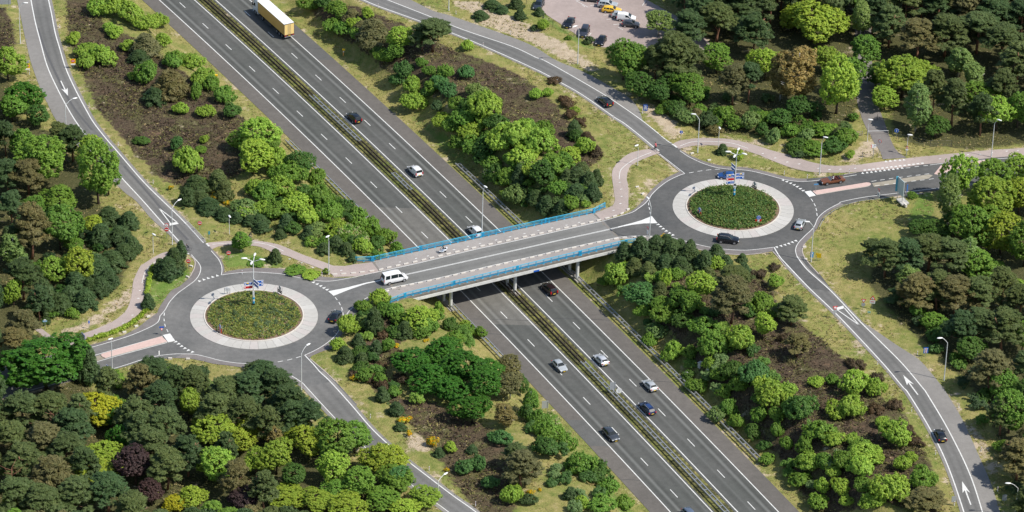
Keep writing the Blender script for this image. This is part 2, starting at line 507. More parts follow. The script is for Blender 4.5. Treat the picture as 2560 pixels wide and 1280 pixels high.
# outer asphalt outline of both junctions
J1 = [(455,618),(476,640),(487.5,652.5),(486,670),(475,692.5),(450,715),(428.8,726),(410,751),(400,766),(392,783),(369,799),(341.8,821),(309,838),(246,857),(180.5,874),(100,895),(-60,934),
      (-60,1014),(120,968),(229.7,939),(273.5,927),(328,912),(374.6,898.5),(400,897),(437.5,895),(475,896),(506,902.5),(537.5,910),(575,914),(620,921),(666,929),(700,940),(730,953),(757,971),(790,1008),(831,1047),
      (893,1012),(838,952),(817.5,931),(775,896),(779.5,889.3),(809.5,877),(842,866),(853,838.8),(878,808.7),(894,778.6),(918,754),(950,733),(984,719.5),(957,677.5),
      (887,694),(834,694),(787.5,690),(750,681),(706,672),(687.5,670.6),(631,670),(600,673),(575,677),(560.6,681),(561,671),(556,655),(547,640),(530,622),(512,605)]
J2 = [(1505,551),(1546,541),(1572,531),(1590,519),(1603,506),(1614,494),(1622,482),(1640,464),(1662,447),(1690,434),(1700,428),(1637,378),(1628,369),
      (1672,352),(1704,376),(1727,389),(1757,402),(1788,411),(1819,416),(1868,419),(1907,427),(1945,437),(1968,442),(1992,446),(2017,446.5),(2048,444),(2111,436),(2141,431),(2233,418),(2325,406.5),(2461,394),(2570,386),(2760,370),
      (2760,430),(2570,449.5),(2440,464),(2325,478),(2243,489),(2161,500),(2110,511),(2080,525),(2058,542),(2046,566),(2025,595),(2011,610),(2007,625),(2010,641),(2024,659),(2052,688),(2082,728),(2030,732),(1962,664),(1945,642),(1931,628),
      (1905,632.5),(1867,636),(1830,635),(1790,631),(1752,624),(1714,613.5),(1678,604),(1643,598),(1590,595.5),(1550,595)]

JOINS = []          # road outlines on the ground, for keeping the ground level under them
def road_poly(name, pxs, z, mat, n=1):
    pl = W(pxs, z, n) if n > 1 else [P(a, b, z) for a, b in pxs]
    JOINS.append(np.array([(p.x, p.y) for p in pl]))
    return tag(MB().poly(pl).build(name, mat), kind='structure')

def strip_mesh(L, R, n, z, cols=5):
    a, b = resample(L, n), resample(R, n)
    mb = MB(); uv = []
    acc = 0
    for i in range(n):
        if i: acc += (a[i]-a[i-1]).length
        for c in range(cols+1):
            q = a[i].lerp(b[i], c/cols); q.z = z
            mb.v.append(tuple(q)); uv.append((c/cols, acc))
    for i in range(n-1):
        for c in range(cols):
            k = i*(cols+1)+c
            q = (k, k+1, k+cols+2, k+cols+1)
            v0, v1, v2 = (Vector(mb.v[t]) for t in q[:3])
            if (v1-v0).cross(v2-v0).z < 0: q = q[::-1]
            mb.f.append(q); mb.m.append(0)
    me = mb.mesh('strip', [])
    l = me.uv_layers.new(name='UVMap')
    vi = np.empty(len(me.loops), int); me.loops.foreach_get('vertex_index', vi)
    l.data.foreach_set('uv', np.array(uv)[vi].ravel())
    return me

def road_strip(name, L, R, z, mat, n=90):
    l, r = W(L, 0), W(R, 0)
    me = strip_mesh(l, r, n, z)
    me.materials.append(mat)
    JOINS.append(np.array([(p.x, p.y) for p in l+r[::-1]]))
    return tag(link(name, me), kind='structure')

# roads
road_poly('junction_road', J1, 0.0, M_junc)
road_poly('junction_road', J2, 0.0, M_juncr)
road_strip('slip_road', A_left, A_right, 0.006, M_ramp)
road_strip('slip_road_shoulder', A_outer, A_left, 0.002, M_rampsh)
road_strip('slip_road', B_left[5:], B_right[3:], 0.006, M_ramp)
road_strip('slip_road', C_low, C_up, 0.006, M_ramp)
road_strip('slip_road_shoulder', C_up[:11], C_outer, 0.002, M_rampsh)
road_strip('slip_road', D_left[3:], D_right[3:], 0.006, M_ramp)
road_strip('slip_road_shoulder', [(2150,803),(2201.8,855),(2256.5,910),(2305.7,968.6),(2319,987),(2371,1075),(2423,1181.5),(2456,1280),(2486,1390)], D_outer, 0.002, M_rampsh)
def off_px(pl, d):
    """an edge line moved sideways by d metres, as ground points"""
    w = W(pl, 0)
    out = []
    for i, p in enumerate(w):
        t = w[min(i+1, len(w)-1)]-w[max(i-1, 0)]; t.normalize()
        out.append(p+Vector((-t.y, t.x, 0))*d)
    return w, out
def verge_strip(name, pl, d, z, mat, n=70):
    a, b = off_px(pl, d)
    me = strip_mesh(a, b, n, z, 1)
    me.materials.append(mat)
    JOINS.append(np.array([(p.x, p.y) for p in a+b[::-1]]))
    return tag(link(name, me), kind='structure')
verge_strip('road_edge', A_right, .75, 0.003, M_rampsh)
verge_strip('road_edge', B_right[2:], .7, 0.003, M_rampsh)
verge_strip('road_edge', B_left[5:], -.8, 0.003, M_rampsh)
verge_strip('road_edge', C_low, -.7, 0.003, M_rampsh)
verge_strip('road_edge', D_left[2:], -.7, 0.003, M_rampsh)
verge_strip('road_edge', D_right[:6], .5, 0.003, M_rampsh)
# paver shoulders outside the white line of the roundabouts
def paver_strip(line, outer, n=50):
    return road_strip('paver_shoulder', line, outer, 0.008, M_paver, n)
paver_strip(R1_nw, [(468,632),(487.5,652.5),(486,670),(475,692.5),(450,715),(428.8,726),(410,751),(400,766),(392,783)])
paver_strip(Wst_up[:6], [(392,783),(369,799),(341.8,821),(309,838),(246,857),(180.5,874)])
paver_strip(R1_ne[:9], [(560.6,681),(575,677),(600,673),(631,670),(687.5,670.6),(706,672),(750,681),(787.5,690),(834,694)])
paver_strip(R1_ne0, [(530,622),(547,640),(556,655),(561,671),(560.6,681)])
paver_strip(R1_s, [(437.5,895),(475,896),(506,902.5),(537.5,910),(575,914),(620,921),(666,929)])
paver_strip(R1_se, [(772,893),(809.5,877),(842,866),(853,838.8),(878,808.7),(894,778.6),(918,754),(950,733),(984,719.5)])
paver_strip(R2_nw[1:], [(1546,541),(1572,531),(1590,519),(1603,506),(1614,494),(1622,482),(1640,464),(1662,447),(1700,428)])
paver_strip(R2_n, [(1702,373),(1704,376),(1727,389),(1757,402),(1788,411),(1819,416),(1868,419),(1907,427),(1945,437),(1968,442),(1992,446),(2017,446.5)])
paver_strip(R2_e, [(2110,511),(2080,525),(2058,542),(2046,566),(2025,595),(2011,610),(2007,625),(2010,641)])
paver_strip(R2_s[2:], [(1643,598),(1678,604),(1714,613.5),(1752,624),(1790,631),(1830,635),(1867,636),(1905,632.5),(1931,628)])
paver_strip(B_left[:6], [(666,929),(700,940),(730,953),(757,971)], 20)
road_strip('cycle_path', [(1485,534),(1526,516.5),(1537,501),(1534,474),(1530,433),(1539.8,411),(1564.4,389),(1589,378.4),(1632,371)],
           [(1507,550.6),(1564,528.5),(1571,501),(1570,463),(1567,444),(1575,416.6),(1602.7,400),(1646.5,383),(1650,381)], 0.004, M_path)
road_strip('cycle_path', [(1683,359),(1701,351),(1745,345.5),(1786,345.5),(1827,348),(1881.7,360.6),(1936.5,378),(1980,389),(2024,404),(2078.8,414),(2133.5,412.5),(2201.8,404),(2264.8,396),(2379.7,384),(2489,374),(2570,369),(2760,352)],
           [(1697,373),(1731,364.7),(1786,363.4),(1840.7,370),(1895,386.6),(1914.7,395),(1975,418),(2024,429),(2078.8,431.7),(2122.6,431),(2215.6,424),(2308.6,411),(2371.5,405.8),(2475.4,395),(2570,387),(2760,370)], 0.004, M_path, 140)
road_strip('cycle_path', [(833.8,664.4),(806,653.8),(766,640),(744,631),(694.7,610.8),(640,601),(631.6,600),(568.7,602.5),(516,607)],
           [(833.8,690),(818.8,678.8),(787.5,666),(743.8,650),(718.8,640),(681,630),(640,615),(560.5,613.5),(530,623)], 0.004, M_path)
road_poly('cycle_path', [(832,664),(862.5,665),(884,661),(932,655),(957,679),(887,691),(833.8,692)], 0.003, M_path)
road_strip('cycle_path', [(455,619),(437.5,624.5),(404.7,632.7),(380,646),(358,660),(350,666.5),(333.6,702),(329.5,735),(317,773),(287,800),(246,819.6),(191.4,838.8),(160,847)],
           [(468,634),(440,640),(418,648),(393.8,661),(374.6,688),(367.8,729),(355.5,773),(322.7,803),(273.5,826.5),(218.8,847),(179,862),(168,868)], 0.004, M_path)
road_strip('footpath', [(60,800),(68,808.7),(105,838),(125,852)], [(76,795),(84,804),(118,832),(140,846)], 0.004, M_path, 20)
road_strip('forest_road', [(2207,398),(2199,375.6),(2185.5,356.5),(2161,310),(2150,280),(2143,250),(2138,150),(2136,-60)], [(2267,394),(2243,378),(2226.6,348),(2213,310),(2203,285),(2192,250),(2180,150),(2176,-60)], 0.001, M_forestroad)
road_poly('car_park', [(1362,-8),(1348,25),(1411,66),(1450,93),(1504,118),(1600,120),(1800,127),(1700,45),(1614,-2),(1500,-110),(1420,-110)], 0.0, M_lot)

# ------------------------------------------------------------------ motorway
def mw_strip(name, o0, o1, z, mat, cols, y0=-135, y1=150, n=150):
    mb = MB(); uv = []
    for i in range(n):
        y = y0+(y1-y0)*i/(n-1)
        for c in range(cols+1):
            o = o0+(o1-o0)*c/cols
            mb.v.append(tuple(mw(o, y, z))); uv.append((o, y))
    for i in range(n-1):
        for c in range(cols):
            k = i*(cols+1)+c
            mb.f.append((k, k+1, k+cols+2, k+cols+1)); mb.m.append(0)
    me = mb.mesh(name, mat)
    l = me.uv_layers.new(name='UVMap')
    vi = np.empty(len(me.loops), int); me.loops.foreach_get('vertex_index', vi)
    l.data.foreach_set('uv', np.array(uv)[vi].ravel())
    return tag(link(name, me), kind='structure')
for s in (-1, 1):
    mw_strip('motorway', *sorted((s*1.65, s*9.45)), MZ, M_mway, 6)
    mw_strip('motorway_shoulder', *sorted((s*9.45, s*12.95)), MZ, M_mshoulder, 2)
mw_strip('motorway_patch', -9.4, -1.7, MZ+.004, M_mpatch, 6, P(1310, 813, MZ).y, P(1000, 520, MZ).y, 30)
mw_strip('motorway_patch', 9.47, 12.93, MZ+.004, M_mpatch2, 2, P(830, 150, MZ).y, 150, 30)
mw_strip('motorway_patch', -12.93, -9.47, MZ+.004, M_mpatch2, 2, P(1500, 1115, MZ).y, P(1440, 1050, MZ).y, 8)
for off0, off1, px in ((-12.9, -1.7, (1262, 800)), (-12.9, -9.5, (1210, 835)), (1.7, 12.9, (760, 120)), (-12.9, -9.5, (1560, 1200)), (9.5, 12.9, (1655, 955)), (1.7, 12.9, (1500, 800))):
    y = P(px[0], px[1], MZ).y
    tag(MB().ribbon([mw(off0, y), mw((off0+off1)/2, y+.2), mw(off1, y)], .12, MZ+.008).build('asphalt_joint', M_seam), kind='structure')
def mw_line(off, w, z=MZ+.012):
    return MB().ribbon([mw(off, -135+285*i/140) for i in range(141)], w, z)
for o in (-9.42, -2.15, 2.25, 9.32):
    tag(mw_line(o, .21).build('road_marking', M_white), kind='structure')
def arc_along(off, y, d):                       # move d metres along the axis
    s = axs(y)
    return y+d/math.sqrt(1+s*s)
def ydash(off, px, py):
    return P(px, py, MZ).y
for off, seed in ((-5.82, P(1530.7, 1068, MZ)), (5.66, P(1572.6, 947.8, MZ))):
    ys = [seed.y]
    while ys[-1] < 150: ys.append(arc_along(off, ys[-1], 12.0))
    y = seed.y
    while y > -130:
        y = arc_along(off, y, -12.0); ys.append(y)
    for y in ys:
        y2 = arc_along(off, y, -3.0)
        tag(MB().ribbon([mw(off, y), mw(off, y2)], .17, MZ+.012).build('road_marking', M_white), kind='structure')

# ------------------------------------------------------------------ painted lines and symbols at road level
ZL = .018
def line(pxs, w=.15, n=6, z=ZL, mat=None):
    return tag(MB().ribbon(W(pxs, 0, n), w, z).build('road_marking', mat or M_white), kind='structure')
for pl in (A_right, A_left): line(pl, .23)
for pl in (C_low, C_up): line(pl, .21)
for pl in (D_left, D_right): line(pl, .23)
line(B_left, .17); line(B_right, .21)
for pl in (R1_nw, R1_ne, R1_ne0, R1_s, R1_se, R2_nw, R2_n, R2_e, R2_s): line(pl, .14)
line(R2_nw0, .16, 1)
for pl in (BR_up, BR_low, E_up, E_up2, E_low, Wst_up, Wst_low): line(pl, .15)
line([(202,899),(251.6,884),(407.4,840)], .15); line([(214.7,912.6),(295,889.3),(418.4,856.5)], .15)
line([(202,899),(120,922),(-60,968)], .15); line([(214.7,912.6),(120,938),(-60,985)], .15)
# double centre line on the bridge
for d in (-.12, .12):
    w = W([(949,701),(1017,686),(1130,661),(1280,627.5),(1400,600.5),(1518,574.5),(1580,559.5)], 0)
    o_ = []
    for i, p in enumerate(w):
        t = (w[min(i+1, len(w)-1)]-w[max(i-1, 0)]).normalized()
        o_.append(p+Vector((-t.y, t.x, 0))*d)
    tag(MB().ribbon(o_, .13, ZL).build('road_marking', M_white), kind='structure')
def fill(pxs, z=ZL, mat=None):
    return tag(MB().poly([P(a, b, z) for a, b in pxs]).build('road_marking', mat or M_white), kind='structure')
fill([(820.6,728),(834,739.6),(870,725),(915,709.5),(955,701),(955,699.5),(915,706.5),(860,720.5)], ZL+.004)
fill([(1629.4,540),(1644,558),(1610,558.3),(1580,562),(1545,568.5),(1545,566.5),(1580,557.5),(1605,550)], ZL+.004)
def dash(a, b, w=.15):
    return tag(MB().ribbon([P(*a, 0), P(*b, 0)], w, ZL).build('road_marking', M_white), kind='structure')
def crop(ox, oy, s, *ps):
    return [(ox+x/s, oy+y/s) for x, y in ps]
for o, s, L in (
 ((400, 780), 8, [(90,15,80,75),(80,135,85,185),(92,240,110,295),(135,345,160,400)]),
 ((600, 640), 8, [(1903,828,1945,880),(1978,925,2008,985),(2030,1025,2048,1085),(2058,1130,2065,1190)]),
 ((600, 780), 8, [(345,1028,460,1025),(550,1020,660,1013),(753,998,860,980),(945,965,1045,940),(1118,918,1215,890)]),
 ((1580, 380), 8, [(1140,420,1235,402),(1310,388,1405,375),(1480,365,1585,353),(1660,348,1760,343),(330,1015,335,1065),(340,1105,355,1155),(360,1200,372,1245)]),
 ((1780, 380), 8, [(1978,935,2018,990),(2040,1030,2068,1085),(2078,1125,2095,1180),(2095,1220,2105,1280)]),
 ((1860, 310), 3.657, [(1165,525,1210,518),(1245,513,1287,508),(1325,502,1365,496),(1412,490,1450,485),(1490,480,1532,474),(1570,470,1613,465),(1650,460,1693,455),
                       (1200,565,1240,560),(1283,555,1325,550),(1365,545,1405,540),(1445,535,1488,530),(1530,525,1573,519),(1610,515,1652,510),(1690,506,1735,500),
                       (1478,403,1520,399),(1560,391,1600,387),(1640,383,1680,379)])):
    for x0, y0, x1, y1 in L:
        a, b = crop(o[0], o[1], s, (x0, y0), (x1, y1))
        dash(a, b, .16)
C1, C2 = Vector((-51.113, -26.942, 0)), Vector((46.217, 23.134, 0))
def tooth(px, py, ctr, s=1.0, direction=None):
    p = P(px, py, 0)
    d = (p-ctr).normalized() if direction is None else direction
    t = Vector((-d.y, d.x, 0))
    q = [p-d*.3*s+t*.3*s, p-d*.3*s-t*.3*s, p+d*.42*s]
    tag(MB().poly([(a.x, a.y, ZL) for a in q]).build('road_marking', M_white), kind='structure')
for o, ctr, L in (((400,640), C1, [(785,500),(873,470),(960,442),(1050,418),(1143,392)]),
                  ((600,640), C1, [(1475,525),(1550,560),(1620,597),(1685,637),(1748,672)]),
                  ((400,780), C1, [(310,598),(367,640),(427,687),(492,728),(563,768),(643,803)]),
                  ((1580,500), C2, [(518,492),(567,533),(620,578),(680,622),(745,662),(812,703)]),
                  ((1780,380), C2, [(1428,560),(1503,590),(1578,623),(1648,657),(1710,692),(1772,732),(1828,770)]),
                  ((1780,500), C2, [(1300,945),(1385,922),(1465,900),(1540,875),(1612,847),(1683,818)])):
    for x, y in L: tooth(o[0]+x/8, o[1]+y/8, ctr, 1.12)
UPD = (P(2230, 400)-P(2236, 425)).normalized()
for k in range(10):
    tooth(1860+(1085+k*40)/3.657, 310+(449-k*5.2)/3.657, C2, 1.1, UPD)
for k in range(14):
    a = crop(1860, 310, 3.657, (1092+k*40.5, 424-k*4.9), (1116+k*40.5, 421-k*4.9))
    dash(a[0], a[1], .45)
for (x, y) in ((1298,342),(1337,337),(1380,333),(1425,331),(1462,327)):
    tooth(1860+x/3.657, 310+y/3.657, C2, 1.15, UPD)
# slip road arrows and give-way triangles
def arrow(tail, tip, hw=.36):
    a, b = P(*tail, 0), P(*tip, 0)
    d = (b-a).normalized(); t = Vector((-d.y, d.x, 0))
    L = (b-a).length
    pts = [a+t*.12, a+d*(L*.62)+t*.13, a+d*(L*.5)+t*1.0*hw*2, b, a+d*(L*.5)-t*1.0*hw*2, a+d*(L*.62)-t*.13, a-t*.12]
    tag(MB().poly([(p.x, p.y, ZL) for p in pts]).build('road_marking', M_white), kind='structure')
arrow((152, 202), (170, 239.5)); arrow((2294.7, 987), (2258, 937.6)); arrow((2427, 1262), (2405, 1203))
fill([(423.3,558.5),(441.6,554.7),(447,559.3),(424.6,564)]); line([(397.3,520.5),(425.5,558)], .22, 1); line([(397.3,520.5),(443,556)], .22, 1)
fill([(2089.7,769.5),(2108,764),(2111.8,770),(2095,775)]); line([(2148.5,813.3),(2092,774)], .22, 1); line([(2148.5,813.3),(2110,769)], .22, 1)
# cycle path centre marks
line([(1548,448),(1552,425),(1575,405),(1600,392),(1628,381)], .13)
line([(1700,365),(1735,354),(1786,354),(1830,358),(1870,371)], .13)
line([(355,708),(362,682),(378,662),(402,648),(425,641)], .13)
line([(531,611),(570,608),(630,606),(670,612),(710,628)], .13)
for x, y in ((1549.6,456),(1553,473),(1554,491),(1551,509),(1534,526),(1907,384),(1938,395),(1968,405),(1998,410),(2046,421),(2074,424),(2101,423),(2138,421),(2350,397),(2385,390),(2420,387),(2450,386),(2480,381),(2517,378),(2545,376),
             (724,647.5),(754,657),(782,669),(815,672),(853,676),(350,726),(346,746),(342,766),(331,788),(307,808),(277,824),(240,836),
             (1000,655),(1040,646),(1070,640),(1100,633),(1135,624),(1170,616),(1200,609),(1240,600),(1275,592),(1311,584),(1346,576),(1380,570),(1416,563),(1448,556)):
    dash((x-2.6, y+.5), (x+2.6, y-.5), .22)
for x, y in ((1641,372.5),(1645,375),(1682,361),(1686.5,364),(1690,367),(517.5,610),(521,614),(465.5,630),(469.5,634)):
    dash((x-2, y-1), (x+2.6, y+1.6), .4)
# car park bay lines
for q in ((1440,2,1500,-1),(1440,2,1470,18),(1474,15,1490,13),(1455,12,1462,17),(1508,38,1530,36),(1516,49,1548,47),(1533,62,1552,60),(1545,68,1558,75),(1471,92,1478,82),(1431,70,1446,63),(1606,14,1614,2),(1690,46,1680,60)):
    dash(q[:2], q[2:], .13)
# new asphalt seams on the slip road: dark overlay band
line([(95,70),(112,122),(140,185),(180,262),(230,325)], .5, 6, .0095, plain('asphalt_seam', (.1,.1,.1), .9))
line([(310,415),(355,465),(400,518),(440,568),(470,600)], .55, 6, .0095, bpy.data.materials['asphalt_seam'])

# ------------------------------------------------------------------ ground
def grid_axis(lo, hi, step, far):
    a = list(np.arange(lo, hi+.01, step))
    g = step; x = hi; up = []
    while x < far:
        g *= 1.35; x += g; up.append(x)
    g = step; x = lo; dn = []
    while x > -far:
        g *= 1.35; x -= g; dn.append(x)
    return np.array(dn[::-1]+a+up)
gx = grid_axis(-150, 150, .75, 4500); gy = grid_axis(-135, 175, .75, 4500)
X, Y = np.meshgrid(gx, gy)
def mask_of(zones, blur=2):
    m = np.zeros(X.shape)
    for z in zones:
        zz = zone_world(z) if not isinstance(z, np.ndarray) else z
        m[inside(zz, X, Y)] = 1
    for _ in range(blur):
        m = sum(np.roll(np.roll(m, a, 0), b, 1) for a in (-1, 0, 1) for b in (-1, 0, 1))/9
    return m
mk_h, mk_s, mk_l, mk_w = mask_of(HEATHER, 3), mask_of(SAND, 2), mask_of(LUSH, 4), mask_of(WOODS, 4)
mk_r = mask_of(JOINS, 3)
wob = sum(np.sin(X*a+Y*b+c)*d for a, b, c, d in ((.31,.17,1,.12),(-.13,.27,2,.14),(.71,-.53,.5,.05),(.42,.9,3,.05)))
s_ = axs(Y); dm_ = np.abs(X-axx(Y))/np.sqrt(1+s_*s_)
mk_w = np.maximum(mk_w, .6*(dm_ < 1.9))  # dull median grass, darkened further with the guard rail's shade in its colour
band = mk_r.copy()
for _ in range(3): band = sum(np.roll(np.roll(band, a, 0), b, 1) for a in (-1, 0, 1) for b in (-1, 0, 1))/9
mk_s = np.maximum(mk_s, .36*np.clip(band*2.2, 0, 1)*(mk_r < .9))
mk_s = np.maximum(mk_s, .3*np.clip(1-np.abs(dm_-13.2)/1.1, 0, 1))
Z = ter(X, Y) + wob*(1-np.clip(mk_r*3, 0, 1))*smooth((dm_-13.6)/2.5)
for c in (C1, C2):
    d = np.hypot(X-c.x, Y-c.y)
    Z = np.where(d < 9.9, 0.02, Z)
me = bpy.data.meshes.new('ground')
ny, nx = X.shape
me.vertices.add(nx*ny)
me.vertices.foreach_set('co', np.stack([X, Y, Z], -1).ravel().astype(np.float32))
idx = np.arange(nx*ny).reshape(ny, nx)
q = np.stack([idx[:-1, :-1], idx[:-1, 1:], idx[1:, 1:], idx[1:, :-1]], -1).reshape(-1, 4)
me.loops.add(q.size); me.polygons.add(len(q))
me.loops.foreach_set('vertex_index', q.ravel())
me.polygons.foreach_set('loop_start', np.arange(0, q.size, 4))
me.polygons.foreach_set('loop_total', np.full(len(q), 4))
me.update(calc_edges=True)
at = me.color_attributes.new('zone', 'FLOAT_COLOR', 'POINT')
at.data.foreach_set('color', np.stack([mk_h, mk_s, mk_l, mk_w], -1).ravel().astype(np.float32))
me.polygons.foreach_set('use_smooth', np.ones(len(q), bool))

M_ground, nt, bs = nmat('ground_cover')
pos = geo_pos(nt)
va = NN(nt, 'ShaderNodeVertexColor', layer_name='zone')
sp = NN(nt, 'ShaderNodeSeparateColor')
nt.links.new(va.outputs[0], sp.inputs[0])
n_big, n_mid, n_fin = noise(nt, pos, .07, 4), noise(nt, pos, .55, 6, .65), noise(nt, pos, 3.2, 5, .7)
n_reg = noise(nt, pos, .2, 6, .7)
edge = math_(nt, 'ADD', math_(nt, 'MULTIPLY', math_(nt, 'SUBTRACT', n_mid, .5), 1.3), math_(nt, 'MULTIPLY', math_(nt, 'SUBTRACT', n_reg, .5), 1.6))
def thr(ch, lo=.35, hi=.62, k=1.0):
    v = math_(nt, 'ADD', ch, math_(nt, 'MULTIPLY', edge, k))
    mr = NN(nt, 'ShaderNodeMapRange', interpolation_type='SMOOTHSTEP')
    mr.inputs['From Min'].default_value, mr.inputs['From Max'].default_value = lo, hi
    nt.links.new(v, mr.inputs['Value'])
    return mr.outputs[0]
gr = ramp(nt, n_mid, [(.28, (.165,.19,.052)), (.46, (.285,.262,.09)), (.6, (.35,.3,.12)), (.75, (.44,.36,.19))])
gr2 = ramp(nt, n_mid, [(.3, (.125,.18,.04)), (.5, (.22,.24,.068)), (.7, (.32,.29,.11))])
col = mixc(nt, ramp(nt, n_big, [(.4, (0,)*3), (.6, (1,)*3)]), gr, gr2)
lush = ramp(nt, n_mid, [(.3, (.085,.175,.028)), (.7, (.18,.27,.06))])
col = mixc(nt, math_(nt, 'MULTIPLY', thr(sp.outputs[2]), .8), col, lush)
sand = ramp(nt, n_mid, [(.3, (.38,.3,.2)), (.6, (.52,.43,.31))])
hea = ramp(nt, n_fin, [(.3, (.042,.031,.021)), (.5, (.09,.066,.045)), (.72, (.15,.112,.074))])
hea = mixc(nt, ramp(nt, n_big, [(.45, (0,)*3), (.62, (.6,)*3)]), hea, ramp(nt, n_fin, [(.3, (.06,.055,.025)), (.7, (.14,.115,.06))]))
hea = mixc(nt, ramp(nt, n_reg, [(.5, (0,)*3), (.62, (.75,)*3)]), hea, ramp(nt, n_fin, [(.3, (.075,.085,.028)), (.55, (.13,.135,.05)), (.8, (.2,.17,.08))]))
hea = mixc(nt, ramp(nt, n_reg, [(.3, (.8,)*3), (.41, (0,)*3)]), hea, ramp(nt, n_mid, [(.3, (.13,.075,.05)), (.7, (.3,.21,.13))]))
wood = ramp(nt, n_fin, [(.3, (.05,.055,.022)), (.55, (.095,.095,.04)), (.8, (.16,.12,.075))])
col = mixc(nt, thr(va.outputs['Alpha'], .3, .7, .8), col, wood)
col = mixc(nt, thr(sp.outputs[0]), col, hea)
col = mixc(nt, thr(sp.outputs[1], .3, .75, 1.4), col, sand)
col = mixc(nt, 1.0, col, ramp(nt, n_fin, [(.25, (.78,)*3), (.75, (1.16,)*3)]), 'MULTIPLY')
nt.links.new(col, bs.inputs['Base Color'])
bs.inputs['Roughness'].default_value = 1
bs.inputs['Specular IOR Level'].default_value = .1
bp = NN(nt, 'ShaderNodeBump')
bp.inputs['Strength'].default_value = .9
bp.inputs['Distance'].default_value = .25
nt.links.new(math_(nt, 'ADD', n_fin, math_(nt, 'MULTIPLY', n_mid, .8)), bp.inputs['Height'])
nt.links.new(bp.outputs[0], bs.inputs['Normal'])
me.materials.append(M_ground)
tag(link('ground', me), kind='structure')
# ------------------------------------------------------------------ roundabout centres
def ring_pts(c, r, n, a0=0, a1=2*math.pi):
    return [Vector((c.x+r*math.cos(a0+(a1-a0)*i/n), c.y+r*math.sin(a0+(a1-a0)*i/n), 0)) for i in range(n+1)]
M_soil = plain('island_soil', (.19,.125,.085), .95, var=.3, scale=2.5)
M_slabs = [M_concrete, plain('apron_concrete_pale', (.5,.485,.45), .85, var=.07, scale=.5), plain('apron_concrete_pink', (.47,.435,.405), .85, var=.07, scale=.5)]
for C in (C1, C2):
    base = MB()
    base.slab(ring_pts(C, 12.74, 96)[:-1], -.05, .03)
    ap = tag(base.build('roundabout_apron', M_conc_dark), kind='structure')
    N = 44
    a1 = 2*math.pi/N
    sl = MB()
    g = .0016
    o = ring_pts(Vector((0, 0, 0)), 12.76, 3, g, a1-g); i_ = ring_pts(Vector((0, 0, 0)), 10.0, 3, g*1.3, a1-g*1.3)
    zi, zo = .14, .075
    vs = [(p.x, p.y, zo) for p in o]+[(p.x, p.y, zi) for p in i_]+[(p.x, p.y, -.02) for p in o]+[(p.x, p.y, -.02) for p in i_]
    fs = []
    for k in range(3):
        fs += [(k, k+1, 5+k, 4+k), (8+k, 9+k, k+1, k), (4+k, 5+k, 13+k, 12+k)]
    fs += [(0, 4, 12, 8), (7, 3, 11, 15)]
    sl.add(vs, fs)
    meshes = [sl.mesh('concrete_slab', m) for m in M_slabs]
    for k in range(N):
        link('concrete_slab', meshes[RND.choice((0, 0, 0, 1, 2))], ap, (C.x, C.y, 0), k*a1)
    kb = MB()
    kv = []; kf = []
    n = 96
    for k in range(n):
        a = 2*math.pi*k/n
        for r, z in ((9.98, .02), (9.98, .24), (9.74, .24), (9.74, .02)):
            kv.append((C.x+r*math.cos(a), C.y+r*math.sin(a), z))
    for k in range(n):
        for j in range(3):
            kf.append((k*4+j, ((k+1) % n)*4+j, ((k+1) % n)*4+j+1, k*4+j+1))
    kb.add(kv, [f[::-1] for f in kf])
    kb.build('kerb_ring', M_kerb, ap)
    dm = MB()
    vs = []; fs = []
    rs = (9.76, 9.2, 8, 6, 4, 2, .05); zs = (.17, .22, .34, .5, .62, .7, .72)
    for r, z in zip(rs, zs):
        vs += [(C.x+r*math.cos(2*math.pi*k/64), C.y+r*math.sin(2*math.pi*k/64), z) for k in range(64)]
    for i in range(len(rs)-1):
        fs += [(i*64+k, i*64+(k+1) % 64, (i+1)*64+(k+1) % 64, (i+1)*64+k) for k in range(64)]
    dm.add(vs, fs)
    tag(dm.build('roundabout_soil', M_soil, smooth=True), kind='structure')

# traffic islands in the two side roads
def island(name, outline, block, mat=M_pink):
    o = tag(MB().slab([P(a, b, 0) for a, b in outline], -.02, .12, 0, 1).build(name, [mat, M_kerb]), kind='structure')
    if block: MB().slab([P(a, b, 0) for a, b in block], -.02, .1).build('white_block', M_white, o)
    return o
island('traffic_island', [(252,888),(256,885.2),(404,841.6),(418.2,855),(263,895.8),(256,893)], [(407.4,838.7),(425.2,834.6),(437.5,852.4),(420,856.3)])
island('traffic_island', [(2030.5,478.5),(2100,468),(2166,457),(2173,457.5),(2177.5,460.5),(2174,464.5),(2163.5,467.5),(2105,476.5),(2041,487.7)], [(2011,480),(2026.8,477.3),(2039,489),(2023,492.7)])
island('traffic_island', [(2335,436),(2352,415),(2400,410),(2470,400),(2475,404),(2400,420),(2345,438)], None)
road_poly('median_gravel', [(202,901),(250,888),(256,893),(262,897),(216,911),(140,932),(120,925)], 0.012, M_gravel)
road_poly('median_gravel', [(2180,458),(2240,448.5),(2322,436),(2332,438),(2322,446),(2240,459.5),(2185,467)], 0.012, M_gravel)

# pale kerbstone lines along the verges
for pl in ([(1932,629),(1946,644),(1963,666)], [(1905,633),(1867,637),(1830,636),(1790,632),(1752,625),(1714,614.5),(1678,605)], [(775,897),(817,933),(838,953)], [(1628,371),(1660,397),(1700,429)],
           [(2011,610),(2006,625),(2010,641),(2024,660),(2047,686)], [(476,640),(487,652),(486,670),(475,692)], [(2110,436.5),(2141,431.5)]):
    tag(MB().ribbon(W(pl, 0), .22, .05).build('kerb_line', M_kerbline), kind='structure')

